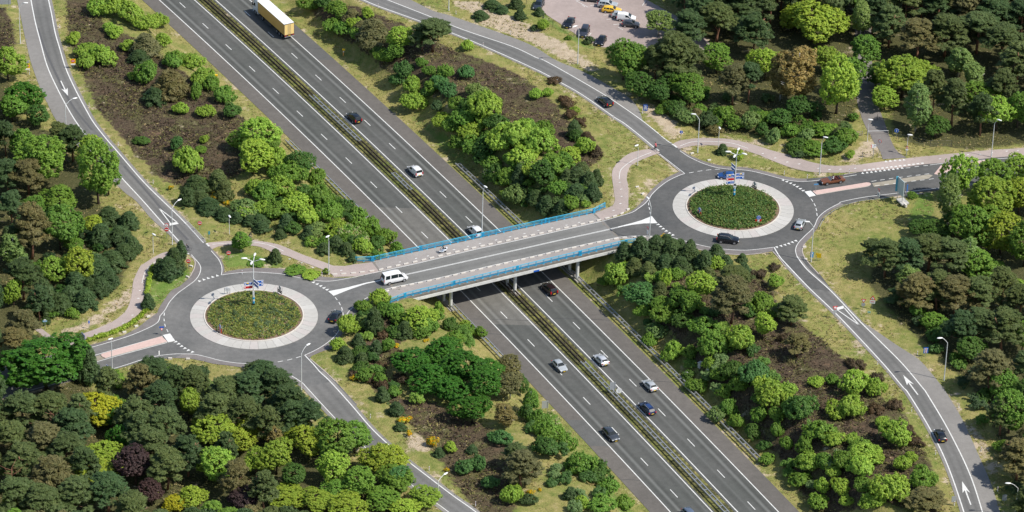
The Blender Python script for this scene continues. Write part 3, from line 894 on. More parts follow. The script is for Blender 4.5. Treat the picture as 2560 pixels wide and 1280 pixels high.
# ------------------------------------------------------------------ viaduct
bridge = empty('viaduct', 'concrete road viaduct with blue railings carrying the road across the motorway', 'bridge', (0, 0, 0))
upA, upB = Vector((-28.5, -3.75, 0)), Vector((16.9, 19.25, 0))
loA, loB = Vector((-21.3, -17.85, 0)), Vector((23.5, 6.45, 0))
def up_off(t, d): 
    p = upA.lerp(upB, t); n = (upB-upA).normalized(); return p+Vector((-n.y, n.x, 0))*d
def lo_off(t, d):
    p = loA.lerp(loB, t); n = (loB-loA).normalized(); return p-Vector((-n.y, n.x, 0))*d
deck = [lo_off(0, .25), lo_off(1, .25), up_off(1, .25), up_off(0, .25)]
MB().slab(deck, -.95, -.03).build('deck', M_conc_dark, bridge)
for f, nm in ((lo_off, 'fascia'), (up_off, 'fascia')):
    a, b = f(0, .27), f(1, .27)
    d = (b-a).normalized(); ang = math.atan2(d.y, d.x); m = (a+b)/2
    fb = MB().box((m.x, m.y, -.82), ((b-a).length, .3, .62), ang).build('edge_beam', M_fascia, bridge)
    a, b = f(0, .12), f(1, .12); m = (a+b)/2
    MB().box((m.x, m.y, -.17), ((b-a).length, .4, .42), ang).build('coping', M_coping, bridge)
me_ = strip_mesh(W(BR_up, 0), W(BR_low, 0), 60, 0.004)
me_.materials.append(M_bridge_road)
link('bridge_road', me_, bridge)
for nm, a, b in (('bridge_path', [up_off(0, -.05), up_off(1, -.05)], W([(953,676.5),(968,674.7),(1050,657),(1187,624),(1280,604),(1509.7,552)], 0)),
                 ('bridge_path', [lo_off(0, -.05), lo_off(1, -.05)], W([(970,721),(1088.4,696.6),(1236,662.4),(1340,639),(1425,619),(1546.6,593)], 0))):
    me_ = strip_mesh(a, b, 40, 0.002, 2); me_.materials.append(M_deckpath)
    link(nm, me_, bridge)
# path continuing past the east end of the lower railing
road_poly('bridge_end_path', [(1546,594),(1590,592),(1643,592.5),(1640,600),(1608,609),(1564,609)], 0.011, M_deckpath)
road_poly('bridge_end_path', [(966,722),(984,719),(1014,740),(985,744),(955,735)], 0.011, M_deckpath)
# expansion joints
for a, b in (((932.6,655),(982,719)), ((1484,533),(1547,595))):
    tag(MB().ribbon([P(*a, 0), P(*b, 0)], .45, .009).build('expansion_joint', plain('joint_'+str(a[0]), (.2,.18,.16), .9), bridge))
# kerb blocks beside both paths
kb_me = MB().box((0, 0, .09), (1.02, .28, .2)).mesh('kerb_block', M_kerb)
def kerb_row(pxs, pitch, n, shift=0.0):
    pl = W(pxs, 0)
    L = sum((b-a).length for a, b in zip(pl, pl[1:]))
    k = int(L/pitch)+1
    rs = resample(pl, 400)
    for i in range(k):
        s = min(i*pitch/L, 1)
        j = min(int(s*398), 398)
        d = rs[j+1]-rs[j]
        link('kerb_block', kb_me, bridge, rs[j], math.atan2(d.y, d.x))
kerb_row([(837,686.5),(890,682.5),(943,676),(970,669.5),(1050,652),(1187,619.5),(1280,599.5),(1400,573),(1509.7,548),(1545,538),(1561.6,530.5)], 1.94, 0)
kerb_row([(951,737),(968,728.5),(983,721.5),(1030,711.5),(1088.4,699),(1236,665),(1340,641.5),(1425,621.5),(1536,598.3),(1570,594.5),(1600,593),(1637,594.5)], 1.95, 0)
# piers
bd = (loB-loA).normalized(); bang = math.atan2(bd.y, bd.x)
pr = [(Vector((-12.17, -10.89, MZ)), Vector((-13.7, -8.2, MZ))), (Vector((.79, -4.0, MZ)), Vector((-.84, -1.19, MZ))), (Vector((13.6, 2.31, MZ)), Vector((12.0, 5.16, MZ)))]
for f, r in pr:
    st = (r-f)
    top = -1.75
    for k in range(5):
        p = f+st*k
        MB().cyl((p.x, p.y, MZ-.3), (p.x, p.y, top+.02), .36, .36, 16).build('column', M_fascia, bridge, smooth=True, sharp=40)
    m = f+st*2; dd = st.normalized()
    MB().box((m.x, m.y, top+.26), (st.length*4+1.5, .9, .52), math.atan2(dd.y, dd.x)).build('pier_cap', M_fascia, bridge)
    MB().box((m.x, m.y, MZ+.02), (st.length*4+2.6, 1.5, .3), math.atan2(dd.y, dd.x)).build('pier_footing', M_conc_dark, bridge)
# abutments with wing walls
for a, b, s in ((loA, upA, -1), (loB, upB, 1)):
    e = (b-a).normalized(); m = (a+b)/2+bd*s*.1; L = (b-a).length
    ang = math.atan2(e.y, e.x)
    MB().box((m.x-bd.x*s*1.6, m.y-bd.y*s*1.6, -2.55), (L+.5, 1.8, .5), ang).build('bearing_shelf', M_fascia, bridge)
    MB().box((m.x+bd.x*s*.2, m.y+bd.y*s*.2, -1.9), (L+.4, .6, 2.2), ang).build('abutment_wall', M_fascia, bridge)
    for t in (.06, .3, .5, .7, .94):
        q = a.lerp(b, t)-bd*s*1.5
        MB().box((q.x, q.y, -1.85), (.7, .8, .95), ang).build('bearing_block', M_fascia, bridge)
for pts in ([loB, loB+bd*3.3+Vector((.35, -.7, 0))], [loA, loA-bd*2.9-Vector((.3, 1.1, 0))], [upB, upB+Vector((2.3, 2.6, 0))], [upA, upA+Vector((-3.6, -.45, 0))]):
    a, b = pts
    mb = MB()
    n = (b-a).normalized(); t = Vector((-n.y, n.x, 0))*.2
    vs = [a-t, b-t, b+t, a+t]
    v8 = [(p.x, p.y, -.32) for p in vs]+[(a.x-t.x, a.y-t.y, -2.5), (b.x-t.x, b.y-t.y, -1.0), (b.x+t.x, b.y+t.y, -1.0), (a.x+t.x, a.y+t.y, -2.5)]
    mb.add(v8, [(0, 1, 2, 3), (7, 6, 5, 4), (0, 4, 5, 1), (1, 5, 6, 2), (2, 6, 7, 3), (3, 7, 4, 0)])
    mb.build('wing_wall', M_fascia, bridge)
    MB().slab([a-t*1.4, b-t*1.4, b+t*1.4, a+t*1.4], -.34, .02).build('coping', M_coping, bridge)

# railings: four rails, double posts on foot plates, solid blue boxes over the joints
rail_post = MB()
for dx in (-.09, .09): rail_post.box((dx, 0, .52), (.05, .1, 1.0))
rail_post.box((0, 0, .03), (.4, .22, .05), 0, 1)
rail_post = rail_post.mesh('railing_post', [M_bluel, M_bluel])
rail_box = MB().box((0, 0, .62), (.62, .16, .95)).box((0, 0, .03), (.8, .24, .05), 0, 1).mesh('railing_box', [M_blue, M_bluel])
def railing(label, nodes, boxes):
    """nodes: ground points of the railing line"""
    nodes = [Vector(p) for p in nodes]
    r = empty('railing', label, 'railing', nodes[0])
    o0 = nodes[0]
    for a, b in zip(nodes, nodes[1:]):
        a_, b_ = a-o0, b-o0
        d = b_-a_; ang = math.atan2(d.y, d.x); m = (a_+b_)/2
        for z, h, w, mt in ((1.1, .09, .13, M_bluel), (.83, .05, .05, M_bluel), (.56, .05, .05, M_blue), (.3, .15, .06, M_blue)):
            MB().box((m.x, m.y, z), (d.length, w, h), ang).build('handrail' if z > 1 else 'rail', mt, r)
        k = max(1, round(d.length/1.78))
        for i in range(k+1):
            p = a_.lerp(b_, i/k)
            link('railing_post', rail_post, r, p, ang)
    for p in boxes:
        i = min(range(len(nodes)-1), key=lambda i: (nodes[i].lerp(nodes[i+1], .5)-p).length)
        d = nodes[i+1]-nodes[i]
        link('joint_box', rail_box, r, p-o0, math.atan2(d.y, d.x))
def onU(t): return upA.lerp(upB, t)
def onL(t): return loA.lerp(loB, t)
railing('blue steel railing along the far side of the viaduct', [upA+Vector((-3.6, -.45, 0)), upA, upB, upB+Vector((2.3, 2.6, 0))], [upA, P(1052, 626), P(1207, 592), P(1364, 557.5), upB])
railing('blue steel railing along the near side of the viaduct', [loA-bd*2.9-Vector((.3, 1.1, 0)), loA, loB, loB+bd*3.3+Vector((.35, -.7, 0))], [loA, P(1135, 713), P(1293.5, 676), P(1449.5, 639.5), loB])
# small blue motorway plate on the edge beam
pl_ = lo_off(.585, .45)
t_ = link('route_plate', MB().box((0, 0, 0), (1.3, .05, .35)).mesh('route_plate', M_signblue), None, (pl_.x, pl_.y, -.9), bang)
tag(t_, 'small blue plate fixed to the white edge beam of the viaduct', 'sign')

# ------------------------------------------------------------------ guard rails
gr_post = MB().box((0, 0, .3), (.08, .1, .75)).mesh('post', M_galv)
gr_strut = MB().box((0, 0, .82), (.16, .8, .07)).mesh('strut', M_galv)
gr_postd = MB().box((0, 0, .3), (.08, .1, .75)).mesh('post', M_rust)
gr_strutd = MB().box((0, 0, .82), (.12, .8, .06)).mesh('strut', M_rust)
def guard_rail(label, off, y0, y1, segs, group='steel guard rails along the motorway', half=.4):
    """segs: (y_from, y_to, dark?)"""
    r = empty('guard_rail', label, 'guard rail', mw(off, (y0+y1)/2, MZ), 0, group)
    o0 = r.location.copy()
    for a, b, dk in segs:
        n = max(2, int(abs(b-a)/4)+1)
        for s in (-half, half):
            path = [mw(off+s, a+(b-a)*i/n, MZ)-o0 for i in range(n+1)]
            mb = MB()
            for z, w, h in ((.7, .2, .32),):
                vs = []
                for p in path:
                    vs += [(p.x-w/2, p.y, p.z+z-h/2), (p.x+w/2, p.y, p.z+z-h/2), (p.x+w/2, p.y, p.z+z+h/2), (p.x-w/2, p.y, p.z+z+h/2)]
                fs = [(0, 1, 2, 3), (4*n+3, 4*n+2, 4*n+1, 4*n)]
                for i in range(n):
                    fs += [(4*i+k, 4*i+4+k, 4*i+4+(k+1) % 4, 4*i+(k+1) % 4) for k in range(4)]
                mb.add(vs, fs)
            o = mb.build('rail', M_rust if dk else M_galv, r)
            if dk: o['label'] = 'dark weathered guard rail section'
        y = a
        while y < b:
            s = axs(y)
            p = mw(off, y, MZ)-o0
            ang = math.atan2(1, s)
            link('strut', gr_strutd if dk else gr_strut, r, p, ang)
            link('post', gr_postd if dk else gr_post, r, p, ang)
            y = arc_along(off, y, 2.0 if not dk else 2.6)
def yat(px, py): return P(px, py, MZ+.7).y
m1, m2, m3, m4, m5 = yat(776, 238), yat(900, 352), yat(982, 433), yat(1023, 474), yat(1450, 904)
guard_rail('double guard rail on the grass strip between the two carriageways', -.25, -105, 135,
           [(-105, m5, 0), (m5, m4, 1), (m4, m3, 0), (m3, m2, 1), (m2, m1, 0), (m1, 135, 1)])
guard_rail('guard rail right of the motorway, on the far side of the viaduct', 14.25, 12, yat(1148, 409), [(12, yat(1148, 409), 0)])
guard_rail('long guard rail right of the motorway, on the near side of the viaduct', 14.35, yat(1914, 1149), 10, [(yat(1914, 1149), 10, 0)])
guard_rail('guard rail left of the motorway, half hidden by bushes beyond the viaduct', -14.1, yat(1005, 640), yat(774, 405), [(yat(1005, 640), yat(774, 405), 0)])
guard_rail('short detached guard rail piece left of the motorway, farthest from the viaduct', -14.3, yat(745, 384), yat(704, 350), [(yat(745, 384), yat(704, 350), 0)])
guard_rail('guard rail left of the motorway, on the near side of the viaduct', -14.1, yat(1266, 905), yat(1135, 757), [(yat(1266, 905), yat(1135, 757), 0)])

# ------------------------------------------------------------------ lamps
def height_at(base, py):
    """height above BASE at which a vertical there reaches image row py"""
    y0 = PX(base)[1]; y1 = PX(base+Vector((0, 0, 10)))[1]
    return 10*(y0-py)/(y0-y1)
def lamp(label, base, top, head, group='street lamps beside the roads', thick=.085):
    b = G(*base) if not isinstance(base, Vector) else base
    H = height_at(b, top[1])
    r = empty('street_lamp', label, 'street lamp', b, 0, group)
    hp = P(head[0], head[1], b.z+H+.35)-b
    hp = Vector((hp.x, hp.y, H+.35))
    d = Vector((hp.x, hp.y, 0))
    path = [Vector((0, 0, H*.9))]
    for t in (.25, .5, .75, 1):
        path.append(Vector((hp.x*t*.82, hp.y*t*.82, H*.9+(H*.1+.3)*math.sin(t*math.pi/2))))
    MB().cyl((0, 0, -.3), (0, 0, H*.9), thick*1.25, thick*.8, 8).cyl((0, 0, -.2), (0, 0, 1.0), thick*1.6, thick*1.5, 8).build('pole', M_pole, r, smooth=True, sharp=40)
    MB().tube(path, thick*.62, 6).build('arm', M_pole, r, smooth=True, sharp=50)
    ang = math.atan2(hp.y, hp.x)
    hd = MB().ball((0, 0, 0), (.62, .22, .14), 10, 6)
    h = hd.build('lamp_head', M_lampwhite, r, smooth=True, loc=hp, rz=ang)
    MB().ball((.05, 0, -.06), (.4, .15, .1), 8, 5).build('lens', M_glassl, h, smooth=True)
LM = [
 ('tall street lamp beside the upper left slip road, near the top sign', (51,109), (49,10), (64,7)),
 ('street lamp over the upper left slip road, standing among trees by the arrow', (166,352), (164,254), (187,245.6)),
 ('street lamp by the give way triangle on the upper left slip road', (431,611), (430.7,512), (448.4,499.5)),
 ('street lamp at the near side of the left roundabout, by the lower slip road', (753.5,978.7), (755,874), (770.6,861)),
 ('street lamp along the lower left slip road, above the bushy trees', (1094.7,1246), (1096,1198), (1114,1184)),
 ('street lamp on the kerb at the west side of the right roundabout', (1623,604), (1628.6,507), (1619,494.6)),
 ('street lamp beside the cycle path fork above the right roundabout', (1744,381.6), (1749,290), (1734,285)),
 ('street lamp on the verge between the cycle path and the brown convertible', (2048.7,437), (2056,345), (2064,343)),
 ('street lamp at the far right beside the cycle path, in front of the wood', (2478,393.4), (2488,300), (2498.5,300)),
 ('street lamp with a blue plate, right of the silver car on the roundabout', (2027.5,655), (2034,558), (2017.5,554)),
 ('street lamp beside the blue end of motorway sign on the lower right slip road', (2360,951), (2368.6,847), (2349.5,845)),
 ('street lamp at the lower right corner beside the slip road', (2537,1296), (2543,1212), (2520,1208)),
 ('street lamp in front of the car park', (1444,160), (1447,66), (1437,65.6)),
 ('street lamp on the sandy verge of the upper right slip road, at the top edge', (1121.8,27.3), (1124,-62), (1134,-68)),
 ('slender street lamp at the near kerb of the road west of the left roundabout', (280.5,930), (278.5,850), (276,847)),
]
for a in LM: lamp(*a)
lamp('tall slim street lamp standing at the far railing of the viaduct', P(1204.6,590), (1209,467), (1213.5,466.5))
lamp('street lamp with a black box at the west end of the viaduct', (821.8,687), (820,593), (819,591), thick=.08)
PG = 'low lamps along the cycle paths'
lamp('low path lamp left of the slip road crossing, on the grass', (383,632.7), (383,588), (384.5,586), PG, .055)
lamp('low path lamp by the bushes above the left cycle path', (573.4,585), (573,543), (574,541), PG, .055)
lamp('low path lamp in the inner bend of the cycle path east of the viaduct', (1593.7,413.4), (1594,365), (1591.5,363.5), PG, .055)
lamp('low path lamp on the far verge of the cycle path, left of the roundabout mast', (1795.5,368.8), (1798,322), (1799.3,320), PG, .055)
lamp('low path lamp by the triangular warning sign at the wood edge', (2266,388), (2272,340), (2275,337), PG, .055)
lamp('thin blue hooded lamp beside the wooden gate at the forest road', (2168,356), (2173,302), (2176,299), PG, .055)

# roundabout masts with four lamp arms and finger boards
def board(parent, p0, ang, L, h, z, col, deco):
    d = Vector((math.cos(ang), math.sin(ang), 0))
    m = p0+d*(L/2+.16)
    n = Vector((-d.y, d.x, 0))
    if n.y > 0: n = -n
    bo = MB().box((m.x, m.y, z), (L, .08, h), ang).build('direction_board', M_signwhite, parent)
    q = m+n*.043
    MB().box((q.x, q.y, z), (L-.1, .012, h-.1), ang).build('board_face', col, bo)
    q = m+n*.052
    e = p0+d*(L-.1)+n*.052
    sx = 1
    MB().cyl(e+Vector((0, 0, z)), e+n*.008+Vector((0, 0, z)), h*.24, h*.24, 8).build('arrow_disc', M_signwhite, bo)
    if deco == 'route':
        a = p0+d*(L*.68)+n*.052
        MB().box((a.x, a.y, z+h*.2), (L*.26, .012, h*.4), ang).build('route_patch', M_yellow, bo)
    w = p0+d*(L*.42)+n*.053
    if deco != 'red':
        MB().box((w.x, w.y, z-h*.12), (L*.4, .01, h*.12), ang).build('lettering_line', M_signwhite, bo)
def mast(label, base, top_py, heads, boards, plates):
    b = G(*base); b.z = .6
    H = height_at(b, top_py)
    r = empty('roundabout_mast', label, 'lamp mast', b, 0, 'lamp masts with direction boards on the roundabouts')
    MB().cyl((0, 0, -.2), (0, 0, 3.4), .22, .19, 12).build('pole_foot', M_pole, r, smooth=True, sharp=40)
    MB().cyl((0, 0, 3.4), (0, 0, H), .13, .09, 10).build('pole', M_pole, r, smooth=True, sharp=40)
    for z0, z1, mt in ((-.1, .75, M_black), (.75, 1.25, M_blue), (1.75, 2.15, M_blue)):
        MB().cyl((0, 0, z0), (0, 0, z1), .235, .23, 12).build('colour_band', mt, r, smooth=True, sharp=40)
    for hx, hy in heads:
        hp = P(hx, hy, b.z+H+.75)-b
        ang = math.atan2(hp.y, hp.x)
        hp = Vector((hp.x, hp.y, H+.75))
        MB().tube([(0, 0, H-.1), (hp.x*.3, hp.y*.3, H+.2), (hp.x*.65, hp.y*.65, H+.5), (hp.x*.85, hp.y*.85, H+.7)], .07, 6).build('arm', M_pole, r, smooth=True)
        h = MB().ball((0, 0, 0), (.68, .25, .16), 10, 6).build('lamp_head', M_lampwhite, r, smooth=True, loc=hp, rz=ang)
        MB().ball((.05, 0, -.07), (.42, .16, .1), 8, 5).build('lens', M_glassl, h, smooth=True)
    for ang, L, z, deco in boards:
        board(r, Vector((0, 0, 0)), ang, L, .62, z, M_signred if deco == 'red' else M_signblue, deco)
    for z, w, h, mt in plates:
        MB().box((.02, -.27, z), (w, .05, h)).build('mast_plate', mt, r)
mast('white lamp mast with blue direction boards on the left roundabout', (634,772.5), 653, [(610.5,645.5),(655.5,648.5),(628.5,657.5),(637,636)],
     [(math.radians(195), 1.75, 5.35, 'route'), (math.radians(195), 1.85, 4.55, 'red'), (math.radians(14), 1.85, 5.55, ''), (math.radians(14), 1.85, 4.85, ''), (math.radians(-55), 1.9, 6.1, ''), (math.radians(-55), 1.9, 5.35, '')],
     [(3.2, .35, .95, M_signwhite)])
mast('white lamp mast with blue direction boards on the right roundabout', (1834.4,501), 387, [(1820.5,379),(1861,384.5),(1836,390.5),(1846,372.5)],
     [(math.radians(190), 1.75, 5.35, 'route'), (math.radians(190), 1.75, 4.55, 'red'), (math.radians(190), 1.75, 3.75, ''), (math.radians(12), 1.75, 5.55, 'route'), (math.radians(12), 1.75, 4.75, ''), (math.radians(118), 1.7, 7.2, ''), (math.radians(118), 1.7, 6.4, '')],
     [(3.2, .6, 1.1, M_signwhite), (3.25, .5, .4, M_signblue)])

# ------------------------------------------------------------------ signs
def facing(yaw):
    return Matrix.Rotation(yaw, 3, 'Z')
def disc(mb, c, r, yaw, t=.05, n=20, mi=0, y=0.0):
    R = facing(yaw)
    a = Vector(c)+R @ Vector((0, y, 0)); b = Vector(c)+R @ Vector((0, y-t, 0))
    return mb.cyl(b, a, r, r, n, mi)
def tri(mb, c, r, yaw, down, y=0.0, t=.04):
    R = facing(yaw)
    s = -1 if down else 1
    pts = [Vector((r*math.cos(math.radians(a))*1.0, 0, s*r*math.sin(math.radians(a)))) for a in (90, 210, 330)]
    vs = [Vector(c)+R @ (p+Vector((0, y, 0))) for p in pts]+[Vector(c)+R @ (p+Vector((0, y-t, 0))) for p in pts]
    return mb.add(vs, [(0, 1, 2), (5, 4, 3), (0, 3, 4, 1), (1, 4, 5, 2), (2, 5, 3, 0)])
def sign(label, base, parts, H=None, pole=.045, name='road_sign', cat='sign', group=None, posts=None, z0=None):
    """parts: (kind, height, size, yaw in degrees)"""
    b = G(*base) if z0 is None else P(base[0], base[1], z0)
    r = empty(name, label, cat, b, 0, group)
    H = H or max(p[1] for p in parts)+.3
    for px in (posts or [0]):
        MB().cyl((px, .05, -.2), (px, .05, H), pole, pole, 6).build('post', M_galv, r, smooth=True, sharp=40)
    for p in parts:
        k, z, s = p[0], p[1], p[2]
        yaw = math.radians(p[3]) if len(p) > 3 else 0
        c = (0, 0, z)
        R = facing(yaw)
        def box(dims, off, mat, nm, par):
            return MB().box(Vector(c)+R @ Vector(off), dims, 0, 0, R).build(nm, mat, par)
        if k == 'noentry':
            q = disc(MB(), c, s, yaw, .04, 24, 0, -.02).build('sign_plate', M_signred, r)
            disc(MB(), c, s*1.06, yaw, .03, 24, 0, .02).build('sign_rim', M_signwhite, q)
            box((s*1.45, .02, s*.36), (0, -.065, 0), M_signwhite, 'white_bar', q)
        elif k == 'round_white':
            q = disc(MB(), c, s, yaw, .04, 24).build('sign_plate', M_signred, r)
            disc(MB(), c, s*.76, yaw, .02, 20, 0, -.04).build('sign_face', M_signwhite, q)
            box((s*.2, .02, s*.8), (0, -.066, 0), M_signback, 'symbol', q)
        elif k == 'disc_white':
            q = disc(MB(), c, s, yaw, .04, 24).build('sign_plate', M_signwhite, r)
            box((s*.16, .02, s*.9), (0, -.05, 0), M_signback, 'symbol', q)
        elif k == 'disc_back':
            disc(MB(), c, s, yaw, .04, 20).build('sign_plate', M_signback, r)
        elif k == 'blue_disc':
            q = disc(MB(), c, s, yaw, .04, 24, 0, -.01).build('sign_plate', M_signblue, r)
            disc(MB(), c, s*1.07, yaw, .03, 24, 0, .02).build('sign_rim', M_signwhite, q)
            if len(p) > 4:
                for a in (0, 120, 240):
                    aa = math.radians(a+20)
                    Q = R @ Matrix.Rotation(aa, 3, 'Y')
                    MB().box(Vector(c)+Q @ Vector((s*.45, -.06, 0)), (s*.16, .02, s*.62), 0, 0, Q).build('arrow', M_signwhite, q)
            else:
                box((s*.28, .02, s*1.1), (0, -.06, 0), M_signwhite, 'arrow', q)
        elif k == 'giveway':
            q = tri(MB(), c, s, yaw, True).build('sign_plate', M_signred, r)
            tri(MB(), (c[0], c[1], c[2]+.0), s*.56, yaw, True, -.04, .02).build('sign_face', M_signwhite, q)
        elif k == 'warning':
            q = tri(MB(), c, s, yaw, False).build('sign_plate', M_signred, r)
            tri(MB(), c, s*.56, yaw, False, -.04, .02).build('sign_face', M_signwhite, q)
            box((s*.12, .02, s*.4), (0, -.066, 0), M_black, 'symbol', q)
        elif k == 'rect':
            mt = p[4]
            q = box((s[0], .05, s[1]), (0, 0, 0), mt, 'sign_plate', r)
            for f in (p[5] if len(p) > 5 else []):
                box((f[2], .015, f[3]), (f[0], -.035, f[1]), f[4], f[5], q)
NG = 'no entry signs at the slip road ends'
W_, B_, R_, Y_, K_ = M_signwhite, M_signblue, M_signred, M_yellow, M_signback
def wrongway(label, base, extra=None):
    sign(label, base, [('rect', 1.7, (1.15, 1.55), 8, Y_, [(0, -.55, 1.05, .38, W_, 'lower_panel')]), ('noentry', 1.98, .42, 8)]+(extra or []), 2.6, name='wrong_way_sign', group='yellow framed wrong way signs')
wrongway('yellow framed no entry sign left of the upper left slip road', (69,184), [('rect', 2.95, (.8, .55), 8, K_)])
wrongway('yellow framed no entry sign right of the upper left slip road', (183,172))
sign('round red and white sign above a no entry sign, left of the give way triangle', (417,596), [('round_white', 3.15, .45), ('noentry', 2.15, .45)], group=NG)
sign('red no entry sign on the grass right of the give way triangle', (499.5,577), [('noentry', 1.85, .45)], group=NG)
sign('red no entry sign by the young birch north of the left roundabout', (571.5,651), [('noentry', 1.75, .45)], group=NG)
sign('red no entry sign beside the dark pine pair north west of the left roundabout', (471,671), [('noentry', 1.75, .45)], group=NG)
sign('small green and blue path sign beside the left cycle path', (523,600), [('rect', 1.7, (.42, .75), 30, plain('path_sign_green', (.03,.2,.22), .5))])
sign('blue motorway sign with white road symbol at the upper right slip road', (1613,284), [('rect', 1.45, (.95, 1.5), -6, B_, [(0, .1, .14, .9, W_, 'lane_left'), (-.2, -.15, .12, .7, W_, 'lane_right'), (.2, -.15, .12, .7, W_, 'lane_centre'), (0, .45, .7, .1, W_, 'bridge_bar')])], name='motorway_sign')
sign('blue end of motorway sign with red stripe at the lower right slip road', (2313,894), [('rect', 1.7, (.95, 1.35), 6, B_, [(-.18, -.1, .14, .9, W_, 'lane_left'), (.18, -.1, .14, .9, W_, 'lane_right'), (0, .4, .7, .1, W_, 'bridge_bar'), (.02, .02, .1, 1.1, R_, 'red_stripe')])], name='motorway_sign')
sign('round blue sign on a thin post beside the upper right slip road', (1702,352), [('blue_disc', 2.15, .35)])
sign('round blue sign at the wood edge right of the forest road', (2240,344), [('blue_disc', 1.7, .48, -10)])
GW = 'give way signs on the lower right slip road'
sign('red and white give way sign left of the slip road, with a pale disc below', (2085.5,796), [('giveway', 2.55, .62, 20), ('disc_back', 1.6, .42, 20)], group=GW)
sign('give way sign with a grey disc right of the slip road triangle', (2157,775.5), [('giveway', 2.3, .62, -5), ('disc_back', 1.35, .42, -5)], group=GW)
sign('red warning triangle above a white panel beside the dark pines', (2179.5,775), [('warning', 2.75, .7, -8), ('rect', 1.9, (1.05, .75), -8, W_, [(0, .05, .7, .2, plain('text_red', (.6,.2,.2), .5), 'lettering_line')])])
sign('tiny pale green marker plate beside the give way signs', (2172,789), [('rect', .8, (.6, .42), -10, plain('mint', (.35,.62,.52), .5), [(.08, .05, .25, .16, plain('mint_dark', (.02,.25,.15), .5), 'symbol')])], .9)
sign('plain yellow panel on thin legs beside the blue lamp plate', (2045,654), [('rect', 1.45, (1.15, 1.05), -12, Y_)], 1.5, posts=[-.4, .4], name='yellow_panel')
sign('two light blue plates on the lamp post right of the roundabout', (2028.5,655), [('rect', 2.05, (.66, .62), -5, plain('sky_blue', (.02,.33,.72), .4), [(0, 0, .3, .3, W_, 'symbol')]), ('rect', 1.4, (.66, .58), -5, bpy.data.materials['sky_blue'], [(0, 0, .16, .16, W_, 'symbol')])], 2.4)
RG = 'blue arrow signs on the roundabout islands'
def chevron(label, base, yaw, back=False):
    b = 'disc_back' if back else 'blue_disc'
    st = []
    for z in (.62, 1.02):
        if back: st.append(('rect', z, (1.35, .3), yaw, M_darkgrey))
        else: st.append(('rect', z, (1.35, .34), yaw, R_, [(0, 0, .42, .32, W_, 'white_stripe')]))
    sign(label, base, [(b, 1.65, .44, yaw, 1)]+st, 1.8, posts=[-.45, .45], name='roundabout_sign', group=RG)
chevron('blue roundabout arrow sign over red and white boards, near side of right roundabout', (1895.5,561), 0)
chevron('blue roundabout sign facing the viaduct on the right roundabout', (1748,541), -62)
chevron('blue roundabout sign facing the west road on the left roundabout', (550.5,834), -62)
chevron('grey back of a roundabout sign on the far side of the right roundabout', (1885.5,476), 128, True)
chevron('grey back of a roundabout sign on the far side of the left roundabout', (699.5,737), 128, True)
sign('round white sign with two striped marker legs on the left apron', (568,738), [('disc_white', 1.4, .5, 0), ('rect', .5, (.12, .8), 0, M_darkgrey)], 1.6, posts=[-.55, 0, .55])
sign('blue direction arrow sign on the pink island of the west road', (404.5,838), [('rect', 1.85, (.95, .32), 8, B_), ('giveway', 1.45, .42, 50)], 2.1)
sign('thin white blade sign beside the road west of the left roundabout', (398,900), [('rect', 1.6, (.32, .95), 62, W_)], 2.1)
sign('blue rectangular plate on a thin post on the right pink island', (2039,481), [('rect', 1.95, (.95, .3), 10, plain('plate_blue', (.1,.3,.55), .4))], 2.1)
def info(label, base, h=1.0):
    sign(label, base, [('rect', 1.75, (1.5, 1.75), -58, B_, [(0, .82, 1.46, .1, W_, 'frame_top'), (0, -.82, 1.46, .1, W_, 'frame_bottom'), (.7, 0, .1, 1.7, W_, 'frame_edge')]), ('rect', .55, (.3, .5), -58, W_)], 2.7, .06, 'information_panel', 'sign', 'dark blue information panels by the west road')
info('dark blue information panel at the end of the bright hedge', (209,863))
info('dark blue information panel on the grass below the west road', (271,944))
FG = 'red and white pennant signs at the roundabout kerbs'
sign('red and white pennant sign at the east end of the viaduct', (1618,597), [('giveway', 2.55, .5, -66), ('rect', 1.6, (.6, .9), -66, W_)], 2.7, group=FG)
sign('red and white pennant sign beside the pale billboard', (2195.5,500), [('giveway', 2.4, .5, -62), ('rect', 1.4, (.8, .95), -62, W_, [(0, 0, .5, .3, K_, 'lettering_line')])], 2.6, group=FG)
sign('narrow blue sign behind the pale billboard', (2267,484), [('rect', 1.35, (.65, 1.6), 66, B_, [(0, .1, .2, .9, plain('sky2', (.05,.3,.6), .4), 'arrow')])], 2.2)
sign('red round sign on a lamp post at the forest road mouth', (2196.5,393), [('round_white', 3.9, .42, -30)], 4.9, pole=.05)
sign('small fingerpost with white arms and red tip beside the forest road', (2182,397), [('rect', 3.1, (1.0, .8), 14, W_, [(-.55, 0, .14, .75, R_, 'red_tip'), (0, .12, .8, .05, K_, 'lettering_line'), (0, -.14, .8, .05, K_, 'lettering_line')]), ('rect', 3.35, (1.0, .28), -20, W_)], 3.5, pole=.07, name='fingerpost')
sign('red triangle above a small white panel on a black and white post', (2266,389), [('warning', 2.0, .42, -5), ('rect', 1.45, (.6, .32), -5, W_)], 2.2, pole=.06)
sign('thin dark post on the sandy corner by the fingerpost', (2155,402), [('rect', 1.9, (.14, .55), 0, M_darkgrey)], 2.1)
sign('pale blue direction board on a thin post left of the cycle path', (113,823), [('rect', 1.85, (.85, .3), 10, plain('pale_blue', (.25,.45,.65), .4)), ('rect', 2.15, (.4, .2), 10, W_)], 2.0)
sign('narrow dark blue sign beside the sandy track', (223,823), [('rect', 1.65, (.3, .6), 40, B_)], 1.9)
sign('grey back of a tall sign panel on the central reservation', (1531,984), [('rect', 1.75, (1.15, 1.75), 8, K_)], 2.5, posts=[-.4, .4], name='sign_back')
sign('round white sign on the central reservation beside the grey panel', (1547,990), [('disc_white', 1.25, .6, 6)], 1.5)
